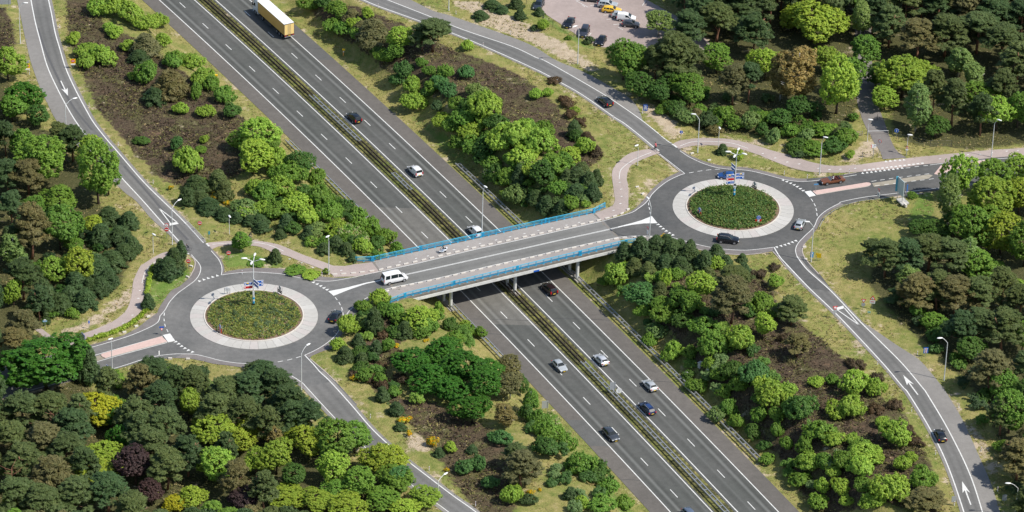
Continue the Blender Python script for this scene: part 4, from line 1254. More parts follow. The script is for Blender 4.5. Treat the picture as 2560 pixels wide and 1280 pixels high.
sign('round white sign behind the right guard rail', (1714.5,949), [('disc_white', 1.25, .6, 6)], 1.4)
sign('grey back of a sign panel on slanted legs left of the motorway', (1362,1032), [('rect', 1.9, (1.3, 1.7), 12, K_)], 2.6, posts=[-.5, .5], name='sign_back')
sign('grey back of a sign beside the lower right slip road, left side', (2383,1262), [('rect', 1.25, (.85, 1.25), 8, K_)], 1.9, name='sign_back')
sign('grey back of a sign beside the lower right slip road, right side', (2510,1258), [('rect', 1.25, (.85, 1.25), 8, K_)], 1.9, name='sign_back')
sign('large grey sign back on two posts at the top left corner', (14,27), [('rect', 2.4, (2.6, 1.5), 5, K_)], 3.0, posts=[-.8, .8], name='sign_back')
sign('yellow cone shaped marker beside the round white sign at the guard rail', (1700,947), [('rect', .6, (.28, .5), 10, M_orange)], .8)
def sos(label, base):
    b = G(*base)
    r = empty('emergency_phone', label, 'emergency phone', b, 0, 'yellow emergency phones beside the motorway')
    MB().box((0, 0, .75), (.26, .26, 1.5)).build('pillar', M_orange, r)
    MB().box((.08, 0, 1.62), (.62, .34, .3)).build('hood', M_yellow, r)
    MB().box((.05, -.14, 1.15), (.2, .03, .3)).build('handset_door', M_signwhite, r)
sos('yellow emergency phone on the grass right of the motorway', (858.5,140))
sos('yellow emergency phone on the grass left of the motorway', (540,204))
# cabinets
def cabinet(label, base, w, d, h, rz):
    b = G(*base)
    r = empty('utility_cabinet', label, 'cabinet', b, rz, 'grey cabinets beside the motorway')
    MB().box((0, 0, h/2), (w, d, h)).build('housing', M_cabinet, r)
    MB().box((0, 0, h+.04), (w+.1, d+.1, .08)).build('roof', M_cabinet, r)
    for s in (-1, 1): MB().box((s*w*.24, -d/2-.015, h*.5), (w*.44, .03, h*.85)).build('door', M_cabinet, r)
cabinet('smaller pale grey cabinet in the grass beside the motorway', (1750,919), .85, .6, 1.15, .9)
cabinet('larger pale grey cabinet in the grass beside the motorway', (1772,935), 1.15, .7, 1.45, .9)
# billboard
b = G(2253, 506)
bb = empty('billboard', 'pale blue grey billboard on a concrete block trailer by the east road', 'billboard', b)
R = math.radians(-66)
MB().box((.25, -.3, .42), (2.6, 1.75, .28), R).build('base_slab', M_concrete, bb)
MB().box((.55, -1.25, .3), (.4, 1.9, .6), R+math.pi/2).build('ballast_block', M_kerb, bb)
for s in (-1, 1):
    q = Vector((math.cos(R)*s*1.05-.35, math.sin(R)*s*1.05+.1, 0))
    MB().cyl((q.x, q.y, .4), (q.x, q.y, 5.0), .06, .06, 6).build('leg', M_galv, bb)
    MB().cyl((q.x+.9, q.y+.2, .5), (q.x, q.y, 3.4), .045, .045, 6).build('brace', M_galv, bb)
M_bb = plain('billboard_back', (.5,.57,.58), .5, var=.06)
MB().box((-.35, .1, 3.7), (2.7, .12, 3.6), R).build('panel', M_bb, bb)
n_ = Vector((-math.sin(R), math.cos(R), 0))
MB().box((-.35+n_.x*.08, .1+n_.y*.08, 3.7), (2.5, .04, 3.4), R).build('poster', plain('poster_blue', (.1,.42,.58), .5), bb)

_d = Vector((math.cos(R), math.sin(R), 0))*-1.36
MB().box((-.35+_d.x-.2, .1+_d.y, 3.75), (.5, .1, 3.55), .35).build('end_panel', bpy.data.materials['poster_blue'], bb)
# white marker posts
mp = MB().box((0, 0, .42), (.13, .1, .95)).box((0, 0, .93), (.13, .1, .08)).mesh('marker_post', M_signwhite)
mpr = MB().box((0, 0, 0), (.135, .105, .12)).mesh('reflector', M_lred)
for zone, L in (('heather side of the upper left slip road', [(149,70),(223,267),(296,365),(383,460)]),
             ('motorway side of the upper right slip road', [(945.5,19),(1208,116),(1392.7,208),(1533.5,299)]),
             ('sandy side of the upper right slip road', [(1140,37),(1276.6,87),(1472,178),(1606,284)]),
             ('motorway side of the lower right slip road', [(2100,806),(2193.6,912),(2279,1029),(2338.6,1137),(2386,1264)]),
             ('wood side of the lower right slip road', [(2293.4,888),(2396.8,1020),(2452.8,1128),(2494,1228)]),
             ('motorway side of the lower left slip road', [(926,1046),(1073,1177),(1189,1265)]),
             ('left side of the lower left slip road', [(834,1070)]),
             ('left edge of the upper left slip road', [(74,186)]),
             ('kerb of the roundabout roads', [(605+.5,686),(805,691),(1960.5,437.5),(2018,446),(2123,433)])):
    for a in L:
        b = G(*a)
        o = empty('marker_post', 'white post on the '+zone, 'marker post', b, 0, 'white marker posts along the roads')
        link('post_body', mp, o)
        link('reflector', mpr, o, (0, 0, .72))
# white stone markers on the roundabout verges
sm = MB().box((0, 0, .16), (.75, .32, .34)).mesh('stone_marker', M_kerb)
for a, rz, zone in [((478,667),-.5,'left roundabout, north west verge'),((469,694),-.6,'left roundabout, north west verge'),((371,793),.5,'bright hedge verge'),((341,817),.5,'bright hedge verge'),((311,832),.4,'bright hedge verge'),((266,837),.3,'bright hedge verge'),
                    ((425.5,898),0,'south west verge of the left roundabout'),((470,899),0,'south west verge of the left roundabout'),((1730,385),.5,'far verge of the right roundabout'),((1773,402),.3,'far verge of the right roundabout'),((1593,469),.4,'grass inside the cycle path bend'),
                    ((1607,486),.9,'grass inside the cycle path bend'),((1570,525),.7,'grass inside the cycle path bend'),((2011,619),.3,'south east verge of the right roundabout'),((2013.5,650),.5,'south east verge of the right roundabout')]:
    b = G(*a)
    o = link('stone_marker', sm, None, b, rz)
    tag(o, 'white stone block on the '+zone, 'stone block', 'low white stone blocks at the roundabout kerbs')
# gate, bollards and fence posts at the forest road
gb = G(2138, 341)
gt = empty('wooden_gate', 'grey wooden field gate beside the forest road', 'gate', gb, math.radians(3))
for z in (.35, .75, 1.15): MB().box((0, 0, z), (3.0, .07, .1)).build('rail', M_wood, gt)
for x in (-1.5, 0, 1.5): MB().box((x, 0, .65), (.13, .13, 1.4)).build('post', M_wood, gt)
for s in (-1, 1): MB().box((s*.7, .05, .72), (1.5, .05, .09), 0, 0, Matrix.Rotation(s*.5, 3, 'Y')).build('brace', M_wood, gt)
ba = empty('barrier_pole', 'thin horizontal barrier pole across the shaded forest road', 'barrier', G(2168, 338))
MB().cyl((0, 0, 1.0), (4.6, .55, 1.0), .05, .05, 6).build('pole', M_pole, ba)
for x in (0, 4.6): MB().box((x, x*.12, .5), (.14, .14, 1.05)).build('post', M_wood, ba)
fpost = MB().cyl((0, 0, -.1), (0, 0, 1.75), .05, .045, 6).mesh('fence_post', M_darkgrey)
wire = plain('wire', (.2,.2,.19), .6, .5)
def wire_fence(label, pts, step, zs=(.5, 1.0, 1.6)):
    g = [G(*p) for p in pts]
    r = empty('wire_fence', label, 'fence', g[0])
    n = 0
    for a, b in zip(g, g[1:]):
        k = max(1, round((b-a).length/step))
        for i in range(k):
            link('post', fpost, r, a.lerp(b, i/k)-g[0])
        for z in zs:
            MB().cyl(a-g[0]+Vector((0, 0, z)), b-g[0]+Vector((0, 0, z)), .012, .012, 4, 0, False).build('wire', wire, r)
    link('post', fpost, r, g[-1]-g[0])
wire_fence('wire fence with dark posts between the car park and the sandy bank', [(1316,12),(1338,33),(1359,54),(1382,67),(1409,76),(1435,92),(1462,106),(1487,124)], 60)
wire_fence('low wire fence along the wood edge above the cycle path', [(2019,330),(2051,338),(2084,330),(2118,340)], 60)
wire_fence('thin fence posts at the dark wood edge right of the forest road', [(2245,352),(2325,368),(2378,368)], 60)
for a in ((2193,302), (2230,343)):
    o = link('bollard', fpost, None, G(*a)); tag(o, 'pale wooden post beside the shaded forest road', 'post', 'posts beside the forest road')
# near-side low guard rail of the right roundabout: dark posts with a grey rail
grp = [(2046,571),(2058,548),(2075,534),(2095,522),(2118,513),(2143,506),(2172,502.5),(2200,499),(2230,495),(2262,491),(2305,485.5)]
gw = [G(a+2, b+3) for a, b in grp]
r = empty('low_guard_rail', 'low grey guard rail on dark posts along the kerb south east of the right roundabout', 'guard rail', gw[0])
MB().ribbon([p-gw[0]+Vector((0, 0, .6)) for p in catmull(gw, 4)], .14).build('rail', M_galv, r)
lp = MB().box((0, 0, .3), (.14, .14, .62)).mesh('post', M_darkgrey)
for p in gw: link('post', lp, r, p-gw[0])
# little railing by the crossing of the upper left slip road
gw = [G(466, 563), G(471, 562), G(500, 592), G(513, 606)]
r = empty('kerb_railing', 'thin pale handrail along the kerb near the left cycle crossing', 'railing', gw[0])
MB().tube([p-gw[0]+Vector((0, 0, .75)) for p in gw], .035, 5).build('handrail', M_pole, r)
for p in (gw[0], gw[1].lerp(gw[2], .5), gw[3]): MB().cyl(p-gw[0], p-gw[0]+Vector((0, 0, .75)), .03, .03, 5).build('post', M_pole, r)
# ------------------------------------------------------------------ vehicles
PAINT = {}
def paint(name, col, rough=.28, metal=.0):
    if name not in PAINT:
        m = plain('paint_'+name, col, rough, metal, var=.03, scale=.8, coat=.6)
        PAINT[name] = m
    return PAINT[name]

# stations from nose to tail: x, z_low, z_belt, half width at belt, z_top, half width at top
TYPES = {
 'hatch': dict(L=4.1, W=1.76, wx=(1.27, -1.25), wr=.31, st=[(2.05,.34,.56,.62,.58,.5),(1.96,.26,.68,.78,.71,.64),(1.35,.25,.84,.87,.88,.72),(.92,.25,.92,.88,.95,.72),(.25,.25,.94,.88,1.40,.60),(-.5,.25,.96,.88,1.47,.60),(-1.3,.25,.98,.87,1.42,.57),(-1.78,.27,.98,.84,1.04,.64),(-1.98,.3,.82,.8,.84,.66),(-2.05,.38,.55,.7,.57,.6)], roof=(4,6), cowl=3, tail=7),
 'estate': dict(L=4.6, W=1.8, wx=(1.42, -1.32), wr=.32, st=[(2.3,.34,.55,.62,.57,.5),(2.2,.26,.66,.8,.69,.66),(1.5,.25,.82,.89,.86,.74),(1.0,.25,.9,.9,.93,.74),(.3,.25,.93,.9,1.38,.62),(-.6,.25,.95,.9,1.46,.62),(-1.75,.25,.97,.88,1.4,.58),(-2.15,.28,.96,.85,1.0,.66),(-2.27,.3,.8,.8,.82,.66),(-2.3,.38,.55,.7,.57,.6)], roof=(4,6), cowl=3, tail=7),
 'sedan': dict(L=4.5, W=1.78, wx=(1.4, -1.3), wr=.31, st=[(2.25,.34,.56,.62,.58,.5),(2.15,.26,.68,.8,.71,.66),(1.4,.25,.83,.88,.87,.74),(.95,.25,.9,.89,.93,.74),(.2,.25,.93,.89,1.36,.6),(-.5,.25,.95,.89,1.41,.6),(-1.05,.25,.96,.88,1.35,.57),(-1.65,.26,.98,.87,1.02,.7),(-2.15,.3,.93,.82,.96,.68),(-2.25,.38,.6,.72,.62,.6)], roof=(4,6), cowl=3, tail=7),
 'mpv': dict(L=4.6, W=1.84, wx=(1.42, -1.38), wr=.33, st=[(2.3,.36,.6,.64,.62,.52),(2.2,.28,.74,.82,.77,.68),(1.55,.27,.92,.91,.97,.76),(1.15,.27,1.0,.92,1.05,.76),(.3,.27,1.03,.92,1.6,.66),(-.6,.27,1.05,.92,1.7,.66),(-1.85,.27,1.07,.9,1.64,.64),(-2.18,.3,1.06,.88,1.12,.72),(-2.28,.32,.86,.84,.88,.7),(-2.3,.4,.6,.74,.62,.62)], roof=(4,6), cowl=3, tail=7),
 'suv': dict(L=4.7, W=1.88, wx=(1.42, -1.38), wr=.37, st=[(2.35,.42,.68,.66,.7,.54),(2.25,.34,.84,.84,.87,.7),(1.5,.32,1.0,.93,1.05,.78),(1.0,.32,1.06,.94,1.1,.78),(.3,.32,1.09,.94,1.62,.68),(-.6,.32,1.11,.94,1.7,.68),(-1.8,.32,1.13,.92,1.63,.65),(-2.2,.36,1.12,.9,1.18,.74),(-2.32,.38,.9,.86,.92,.72),(-2.35,.46,.66,.76,.68,.64)], roof=(4,6), cowl=3, tail=7),
 'van': dict(L=4.45, W=1.8, wx=(1.4, -1.4), wr=.32, st=[(2.2,.36,.6,.66,.62,.54),(2.1,.28,.74,.82,.77,.68),(1.5,.27,.92,.89,.98,.76),(1.15,.27,1.02,.9,1.08,.78),(.4,.27,1.06,.9,1.66,.72),(-.4,.27,1.08,.9,1.83,.74),(-2.0,.27,1.08,.9,1.8,.72),(-2.15,.28,1.06,.89,1.12,.8),(-2.22,.32,.86,.87,.88,.76),(-2.24,.4,.6,.8,.62,.7)], roof=(4,6), cowl=3, tail=7),
 'minibus': dict(L=5.4, W=1.98, wx=(1.75, -1.55), wr=.36, st=[(2.7,.4,.66,.74,.68,.6),(2.6,.3,.86,.9,.92,.76),(2.25,.28,1.06,.97,1.12,.84),(1.95,.28,1.16,.98,1.24,.84),(1.15,.28,1.2,.99,2.16,.78),(.3,.28,1.22,.99,2.3,.8),(-2.45,.28,1.22,.98,2.26,.8),(-2.62,.3,1.2,.97,1.26,.86),(-2.68,.34,.95,.95,.97,.84),(-2.7,.42,.66,.88,.68,.76)], roof=(4,6), cowl=3, tail=7),
}
def car_body(T):
    st = T['st']
    mb = MB()
    n = 13
    for x, zl, zb, wb, zt, wt in st:
        half = [(0, zl), (wb*.9, zl), (wb*1.0, zl+.16), (wb*1.03, (zl+zb)/2+.05), (wb, zb), (wt, zt-.04), (wt*.8, zt+.01)]
        ring = [(-y, z) for y, z in half[:0:-1]] + half      # from roof left ... to roof right
        ring = ring[:]
        pts = [(x, y, z) for y, z in ring]
        mb.v += pts
    for i in range(len(st)-1):
        for k in range(n-1):
            a = i*n+k
            mb.f.append((a, a+1, a+n+1, a+n)); mb.m.append(0)
        a = i*n
        mb.f.append((a+n-1, a, a+n, a+2*n-1)); mb.m.append(0)
    mb.f.append(tuple(range(n-1, -1, -1))); mb.m.append(0)
    b = (len(st)-1)*n
    mb.f.append(tuple(range(b, b+n))); mb.m.append(0)
    return mb
def lerp3(a, b, t): return Vector(a).lerp(Vector(b), t)
def quad_panel(a, b, c, d, out, off=.02, t=.02):
    """glass pane on the quad a-b-c-d, lifted OFF along OUT"""
    o = Vector(out).normalized()
    top = [Vector(p)+o*off for p in (a, b, c, d)]
    bot = [p-o*t for p in top]
    vs = top+bot
    fs = [(0, 1, 2, 3), (7, 6, 5, 4)]+[(i, 4+i, 4+(i+1) % 4, (i+1) % 4) for i in range(4)]
    if (top[1]-top[0]).cross(top[2]-top[0]).dot(o) < 0:
        fs = [f[::-1] for f in fs]
    return vs, fs
WHEELS = {}
def wheel_mesh(r, w=.22):
    if (r, w) not in WHEELS:
        t = MB().cyl((0, -w/2, 0), (0, w/2, 0), r, r, 18)
        m = MB().cyl((0, -w/2-.012, 0), (0, w/2+.012, 0), r*.64, r*.64, 14)
        WHEELS[(r, w)] = (t.mesh('wheel', M_tyre, True, 40), m.mesh('rim', M_rim, True, 40))
    return WHEELS[(r, w)]
BODY = {}
def vehicle(kind, label, px, colour, ang, z=0.0, name='car', cat='car', group=None, blind=False, plate=True, rails=False, sunroof=False):
    """blind: a van without rear side windows"""
    T = TYPES[kind]
    b = px if isinstance(px, Vector) else P(px[0], px[1], z+.7)
    b = Vector((b.x, b.y, z))
    r = empty(name, label, cat, b, ang, group)
    body = car_body(T).build('body', colour, r, smooth=True, sharp=38)
    st = T['st']
    def S(i): return st[i]
    c, f, e, t = T['cowl'], T['roof'][0], T['roof'][1], T['tail']
    def low(i, s, k=.12):
        x, zl, zb, wb, zt, wt = S(i); return lerp3((x, s*wb, zb), (x, s*wt, zt-.04), k)
    def high(i, s, k=.86): return low(i, s, k)
    # windscreen and rear window
    x0, _, _, _, z0, w0 = S(c); x1, _, _, _, z1, w1 = S(f)
    a = [(x0-.06, w0*.98, z0+.03), (x0-.06, -w0*.98, z0+.03), (x1+.05, -w1*.93, z1-.03), (x1+.05, w1*.93, z1-.03)]
    nrm = (Vector(a[1])-Vector(a[0])).cross(Vector(a[2])-Vector(a[0]))
    if nrm.x < 0: nrm = -nrm
    MB().add(*quad_panel(*a, nrm, .03)).build('windscreen', M_glass, r)
    x0, _, _, _, z0, w0 = S(t); x1, _, _, _, z1, w1 = S(e)
    kk = .12
    a = [lerp3((x0, w0*.94, z0), (x1, w1*.92, z1), kk), lerp3((x0, -w0*.94, z0), (x1, -w1*.92, z1), kk), lerp3((x0, -w0*.94, z0), (x1, -w1*.92, z1), .88), lerp3((x0, w0*.94, z0), (x1, w1*.92, z1), .88)]
    nrm = (Vector(a[1])-Vector(a[0])).cross(Vector(a[2])-Vector(a[0]))
    if nrm.x > 0: nrm = -nrm
    MB().add(*quad_panel(*a, nrm, .03)).build('rear_window', M_glass, r)
    # side windows
    for s in (-1, 1):
        p = lerp3(low(c, s, .1), low(f, s, .1), .35); q = low(f, s, .12)
        mid = f+1
        wins = [(p, lerp3(low(f, s), low(mid, s), .75), lerp3(high(f, s), high(mid, s), .72), lerp3(p, high(f, s), .88))]
        if not blind:
            wins.append((lerp3(low(f, s), low(mid, s), .86), lerp3(low(mid, s), low(e, s), .52), lerp3(high(mid, s), high(e, s), .5), lerp3(high(f, s), high(mid, s), .83)))
            if kind != 'hatch':
                wins.append((lerp3(low(mid, s), low(e, s), .6), lerp3(low(mid, s), low(e, s), .97), lerp3(high(mid, s), high(e, s), .92), lerp3(high(mid, s), high(e, s), .58)))
            else:
                wins.append((lerp3(low(mid, s), low(e, s), .6), lerp3(low(mid, s), low(e, s), .95), lerp3(high(mid, s), high(e, s), .8), lerp3(high(mid, s), high(e, s), .58)))
        for w in wins:
            MB().add(*quad_panel(*w, (0, s, .25), .015)).build('side_window', M_glass, r)
        x, zl, zb, wb, zt, wt = S(c)
        MB().box((x-.18, s*(wb+.11), zb+.07), (.16, .2, .14)).build('wing_mirror', colour if kind != 'van' else M_trim, r)
        # lights
        x, zl, zb, wb, zt, wt = S(1)
        MB().box((x-.05, s*wb*.82, zb-.06), (.22, .34, .15), s*-.35).build('headlight', M_lclear, r)
        x, zl, zb, wb, zt, wt = S(t+1)
        hh = .5 if kind in ('mpv', 'van', 'minibus', 'suv') else .24
        MB().box((x+.04, s*wb*.9, zb+(.1 if hh > .3 else -.02)), (.14, .24, hh)).build('tail_light', M_lred, r)
        # sill
        MB().box((0, s*S(4)[3]*.985, S(4)[1]+.04), (T['wx'][0]-T['wx'][1]-.7, .06, .12)).build('sill', M_trim, r)
    rt, rm = wheel_mesh(T['wr'])
    arch = MB()
    for wx in T['wx']:
        for s in (-1, 1):
            w = link('wheel', rt, r, (wx, s*(T['W']/2-.09), T['wr']))
            link('rim', rm, w)
            y = s*(T['W']/2+.005)
            MB().cyl((wx, y-s*.3, T['wr']+.02), (wx, y+s*.008, T['wr']+.02), T['wr']+.07, T['wr']+.07, 18).build('wheel_arch', M_trim, r, smooth=True, sharp=40)
    for w in r.children:
        if w.name.startswith('wheel') and not w.name.startswith('wheel_arch'):
            w.location.y = math.copysign(T['W']/2-.02, w.location.y)
    x, zl, zb, wb, zt, wt = S(-1)
    if plate:
        MB().box((x-.015, 0, zb+.02), (.04, .52, .13)).build('number_plate', M_plate, r)
    MB().box((x+.02, 0, zl+.08), (.1, wb*1.7, .16)).build('rear_bumper', M_trim, r)
    x, zl, zb, wb, zt, wt = S(0)
    MB().box((x, 0, zl+.12), (.06, wb*1.3, .2)).build('grille', M_trim, r)
    MB().box((x+.02, 0, zl+.02), (.05, .5, .12)).build('number_plate', M_plate, r)
    x1, z1, w1 = S(f+1)[0], S(f+1)[4], S(f+1)[5]
    if rails:
        for s in (-1, 1):
            MB().box(((S(f)[0]+S(e)[0])/2, s*w1*.9, z1+.0), ((S(f)[0]-S(e)[0])*.86, .06, .09)).build('roof_rail', M_galv, r)
    if sunroof:
        MB().box((x1+.0, 0, z1+.012), (1.5, w1*1.35, .02)).build('glass_roof', paint('roof_glass_blue', (.02,.05,.16), .1), r)
    return r

def heading(p0, p1, z=0):
    d = P(*p1, z)-P(*p0, z)
    return math.atan2(d.y, d.x)
def mway(kind, label, px, colour, up=True, **k):
    p = P(px[0], px[1], MZ+.7)
    s = axs(p.y)
    a = math.atan2(1, s)
    return vehicle(kind, label, px, colour, a if up else a+math.pi, MZ+.006, **k)
GM = 'vehicles driving on the motorway'
mway('mpv', 'small black hatchback in the left lane beyond the viaduct, nearest the truck', (885,293), paint('black', (.008,.01,.016)), group=GM)
mway('van', 'small white van without rear side windows in the middle of the far carriageway', (1037,426), paint('white', (.8,.8,.8)), name='van', cat='van', group=GM, blind=True)
mway('van', 'white van about to pass under the far railing of the viaduct', (1188,577), paint('white', (.8,.8,.8)), name='van', cat='van', group=GM, blind=True)
mway('mpv', 'dark maroon people carrier just out of the viaduct shadow', (1373,721), paint('maroon', (.022,.012,.014)), group=GM)
mway('hatch', 'pale silver hatchback in the left lane near the central guard rail', (1503,898), paint('pale_silver', (.62,.64,.67), .3, .3), group=GM)
mway('hatch', 'light silver compact car on the right lane line with bright red tail lights', (1625,962), paint('light_silver', (.55,.57,.58), .3, .3), group=GM)
mway('estate', 'dark blue estate car with a glass roof beside the central sign panel', (1618,1019), paint('dark_blue', (.01,.018,.06)), group=GM, sunroof=True, rails=True)
mway('hatch', 'silver hatchback coming towards the camera on the near carriageway', (1399,913), paint('silver', (.5,.53,.54), .3, .3), up=False, group=GM)
mway('estate', 'dark grey car coming towards the camera on the near carriageway', (1527,1084), paint('graphite', (.07,.08,.095), .3, .4), up=False, group=GM)
mway('estate', 'blue grey car at the bottom edge of the near carriageway', (1727,1287), paint('blue_grey', (.16,.2,.27), .3, .4), up=False, group=GM)
GR = 'vehicles on the roads above the motorway'
vehicle('minibus', 'white minibus with dark windows driving onto the viaduct', (986,696), paint('white', (.8,.8,.8)), heading((960,708), (1060,686)), 0.01, 'minibus', 'minibus', GR)
vehicle('sedan', 'black saloon car leaving the left roundabout', (838,789), paint('black', (.008,.01,.016)), heading((832,800), (852,768)), .006, group=GR)
vehicle('hatch', 'bright blue hatchback behind the direction boards on the right roundabout', (1818,438), paint('blue', (.015,.07,.24)), heading((1850,440), (1790,438.5)), .006, group=GR)
vehicle('suv', 'black off road car with silver roof rails on the near side of the right roundabout', (1820,597.5), paint('black', (.008,.01,.016)), heading((1790,595), (1850,600.5)), .006, group=GR, rails=True)
vehicle('hatch', 'silver hatchback on the east side of the right roundabout under a lamp head', (2000,559), paint('silver', (.5,.53,.54), .3, .3), heading((1996,573), (2010,545)), .006, group=GR)
vehicle('mpv', 'black people carrier on the upper right slip road', (1512,252), paint('black', (.008,.01,.016)), heading((1530,267), (1490,236)), .01, group=GR)
vehicle('hatch', 'black hatchback with red tail lights on the lower right slip road', (2351,1087), paint('black', (.008,.01,.016)), heading((2362,1110), (2340,1062)), .01, group=GR)
GP = 'cars parked in the car park'
def park(kind, label, px, col, a, b, **k):
    return vehicle(kind, label, px, col, heading(a, b), .004, group=GP, **k)
park('mpv', 'dark grey car parked at the upper left end of the car park', (1347,11), paint('slate', (.03,.04,.055)), (1362,-12), (1344,18))
park('sedan', 'black pickup truck parked beside the car park fence', (1423.5,55), paint('black', (.008,.01,.016)), (1440,30), (1419,65), name='pickup_truck')
park('mpv', 'dark grey hatchback parked behind the street lamp of the car park', (1461,78), paint('anthracite', (.035,.04,.055)), (1470,58), (1457,88))
park('hatch', 'black car parked at the lower corner of the car park by the green tree', (1503,100), paint('black', (.008,.01,.016)), (1514,82), (1498,108))
park('suv', 'silver off road car parked beside the yellow estate car', (1519,10.5), paint('silver', (.5,.53,.54), .3, .3), (1500,9), (1540,12.5))
park('estate', 'yellow estate car in the car park', (1529,23), paint('yellow', (.8,.48,.03)), (1508,21.5), (1550,25))
park('hatch', 'silver hatchback parked between the yellow estate and the white van', (1550,36), paint('silver', (.5,.53,.54), .3, .3), (1528,34.5), (1572,38))
park('van', 'white van parked in the car park', (1566,43.5), paint('white', (.8,.8,.8)), (1540,42), (1592,46), blind=True, name='van', cat='van')
park('hatch', 'dark grey hatchback parked next to the white van, nearest the trees', (1577,58.5), paint('grey', (.06,.065,.075), .3, .3), (1550,57), (1600,61))
park('hatch', 'dark car cut off by the top edge of the photo in the car park', (1480,-5), paint('anthracite', (.035,.04,.055)), (1460,-7), (1500,-3))

# convertible, open, with its driver
b = P(2081, 450.5, .55); b.z = .006
cv = empty('convertible', 'brown open classic convertible by the pink island of the east road', 'car', b, heading((2110,446), (2060,453.5)), GR)
M_brown = paint('brown', (.17,.06,.025))
M_leather = plain('leather_brown', (.09,.02,.015), .6)
T = dict(st=[(2.65,.36,.62,.84,.66,.74),(2.55,.28,.74,.9,.78,.8),(1.5,.27,.82,.94,.86,.82),(.75,.27,.88,.96,.92,.84),(.72,.27,.86,.96,.88,.84),(-1.25,.27,.88,.95,.9,.84),(-1.3,.27,.9,.95,.93,.84),(-2.4,.28,.88,.9,.92,.82),(-2.62,.34,.74,.84,.77,.74),(-2.66,.42,.6,.78,.62,.7)])
car_body(T).build('body', M_brown, cv, smooth=True, sharp=35)
MB().box((-.27, 0, .915), (1.9, 1.52, .03)).build('cabin_floor', M_black, cv)
for x, y in ((.0, .4), (.0, -.4)): MB().box((x, y, 1.0), (.5, .52, .18)).box((x-.32, y, 1.17), (.14, .52, .42)).build('front_seat', M_leather, cv)
MB().box((-.85, 0, .99), (.5, 1.4, .16)).box((-1.1, 0, 1.1), (.14, 1.4, .32)).build('rear_seat', M_leather, cv)
MB().box((-1.42, 0, 1.0), (.42, 1.5, .2)).box((-1.42, 0, 1.09), (.28, 1.4, .1)).build('folded_hood', M_black, cv)
ws = [(.82, .72, .92), (.82, -.72, .92), (.45, -.62, 1.32), (.45, .62, 1.32)]
MB().add(*quad_panel(*ws, (1, 0, .9), .01)).build('windscreen', plain('screen_glass', (.2,.22,.23), .08), cv)
for s in (-1, 1): MB().cyl((.84, s*.74, .9), (.45, s*.64, 1.34), .03, .03, 5).build('pillar', M_galv, cv)
MB().box((2.66, 0, .55), (.08, 1.75, .14)).build('front_bumper', M_rim, cv); MB().box((-2.67, 0, .5), (.08, 1.7, .14)).build('rear_bumper', M_rim, cv)
MB().box((2.62, 0, .68), (.08, 1.1, .16)).build('grille', M_trim, cv)
for s in (-1, 1):
    MB().box((2.6, s*.68, .68), (.1, .34, .14)).build('headlight', M_lclear, cv); MB().box((-2.63, s*.6, .68), (.06, .42, .14)).build('tail_light', M_lred, cv)
rt, rm = wheel_mesh(.34)
for x in (1.6, -1.5):
    for s in (-1, 1):
        w = link('wheel', rt, cv, (x, s*.9, .34)); link('rim', rm, w)
        MB().cyl((x, s*.6, .36), (x, s*.966, .36), .41, .41, 18).build('wheel_arch', M_trim, cv, smooth=True, sharp=40)

# truck: white tractor unit with a yellow curtain side trailer
pR = (P(712, 100, MZ)+P(735, 96, MZ))/2
s = axs(pR.y); ang = math.atan2(1, s)
fw = Vector((math.cos(ang), math.sin(ang), 0))
tb = Vector((pR.x, pR.y, MZ+.006))+fw*7.0
tr = empty('truck', 'white tractor unit pulling a long yellow box trailer with a white roof', 'truck', tb, ang)
M_ty = plain('trailer_yellow', (.78,.46,.12), .45, var=.05, scale=.5); M_tyb = plain('trailer_door_yellow', (.85,.62,.24), .45, var=.04); M_tw = plain('trailer_roof', (.85,.85,.83), .5, var=.03)
tz = MB()
tz.box((-.2, 0, 2.55), (13.4, 2.5, 2.75)).build('trailer_box', M_ty, tr)
MB().box((-.2, 0, 3.95), (13.5, 2.56, .07)).build('trailer_roof', M_tw, tr)
for y in (-.61, .61): MB().box((-6.93, y, 2.55), (.06, 1.18, 2.62)).build('rear_door', M_tyb, tr)
MB().box((-6.93, 0, 3.93), (.1, 2.56, .12)).box((-6.93, -1.26, 2.55), (.1, .08, 2.8)).box((-6.93, 1.26, 2.55), (.1, .08, 2.8)).build('rear_frame', M_darkgrey, tr)
for y in (-.35, -.15, .15, .35): MB().cyl((-6.98, y, 1.3), (-6.98, y, 3.8), .025, .025, 5).build('lock_bar', M_galv, tr)
MB().box((-6.9, 0, 1.02), (.2, 2.5, .22)).build('rear_light_bar', plain('maroon_bar', (.09,.015,.025), .5), tr)
for y in (-1.0, 1.0): MB().box((-7.02, y, 1.02), (.04, .4, .14)).build('tail_light', M_lred, tr)
MB().box((-7.0, 0, .72), (.12, 2.4, .16)).build('underrun_bar', M_galv, tr)
MB().box((-7.03, 0, .98), (.03, .55, .14)).build('number_plate', M_plate, tr)
MB().box((-.2, 0, 1.08), (13.2, .9, .2)).build('chassis', M_darkgrey, tr)
rt, rm = wheel_mesh(.5, .34)
for x in (-5.6, -4.3, -3.0, 4.3, 7.9):
    for sg in (-1, 1):
        w = link('wheel', rt, tr, (x, sg*1.06, .5)); link('rim', rm, w)
for sg in (-1, 1): MB().box((1.2, sg*1.15, .85), (3.2, .5, .4)).build('side_locker', M_darkgrey, tr)
cb = MB(); 
prof = [(6.75, .45), (9.05, .45), (9.15, .9), (9.12, 1.9), (8.75, 3.0), (8.4, 3.55), (6.85, 3.8), (6.75, 3.6)]
vs = [(x, -1.22, z) for x, z in prof]+[(x, 1.22, z) for x, z in prof]
n = len(prof)
cb.add(vs, [tuple(range(n)), tuple(range(2*n-1, n-1, -1))]+[(i, n+i, n+(i+1) % n, (i+1) % n) for i in range(n)])
cab = cb.build('cab', paint('white', (.8,.8,.8)), tr)
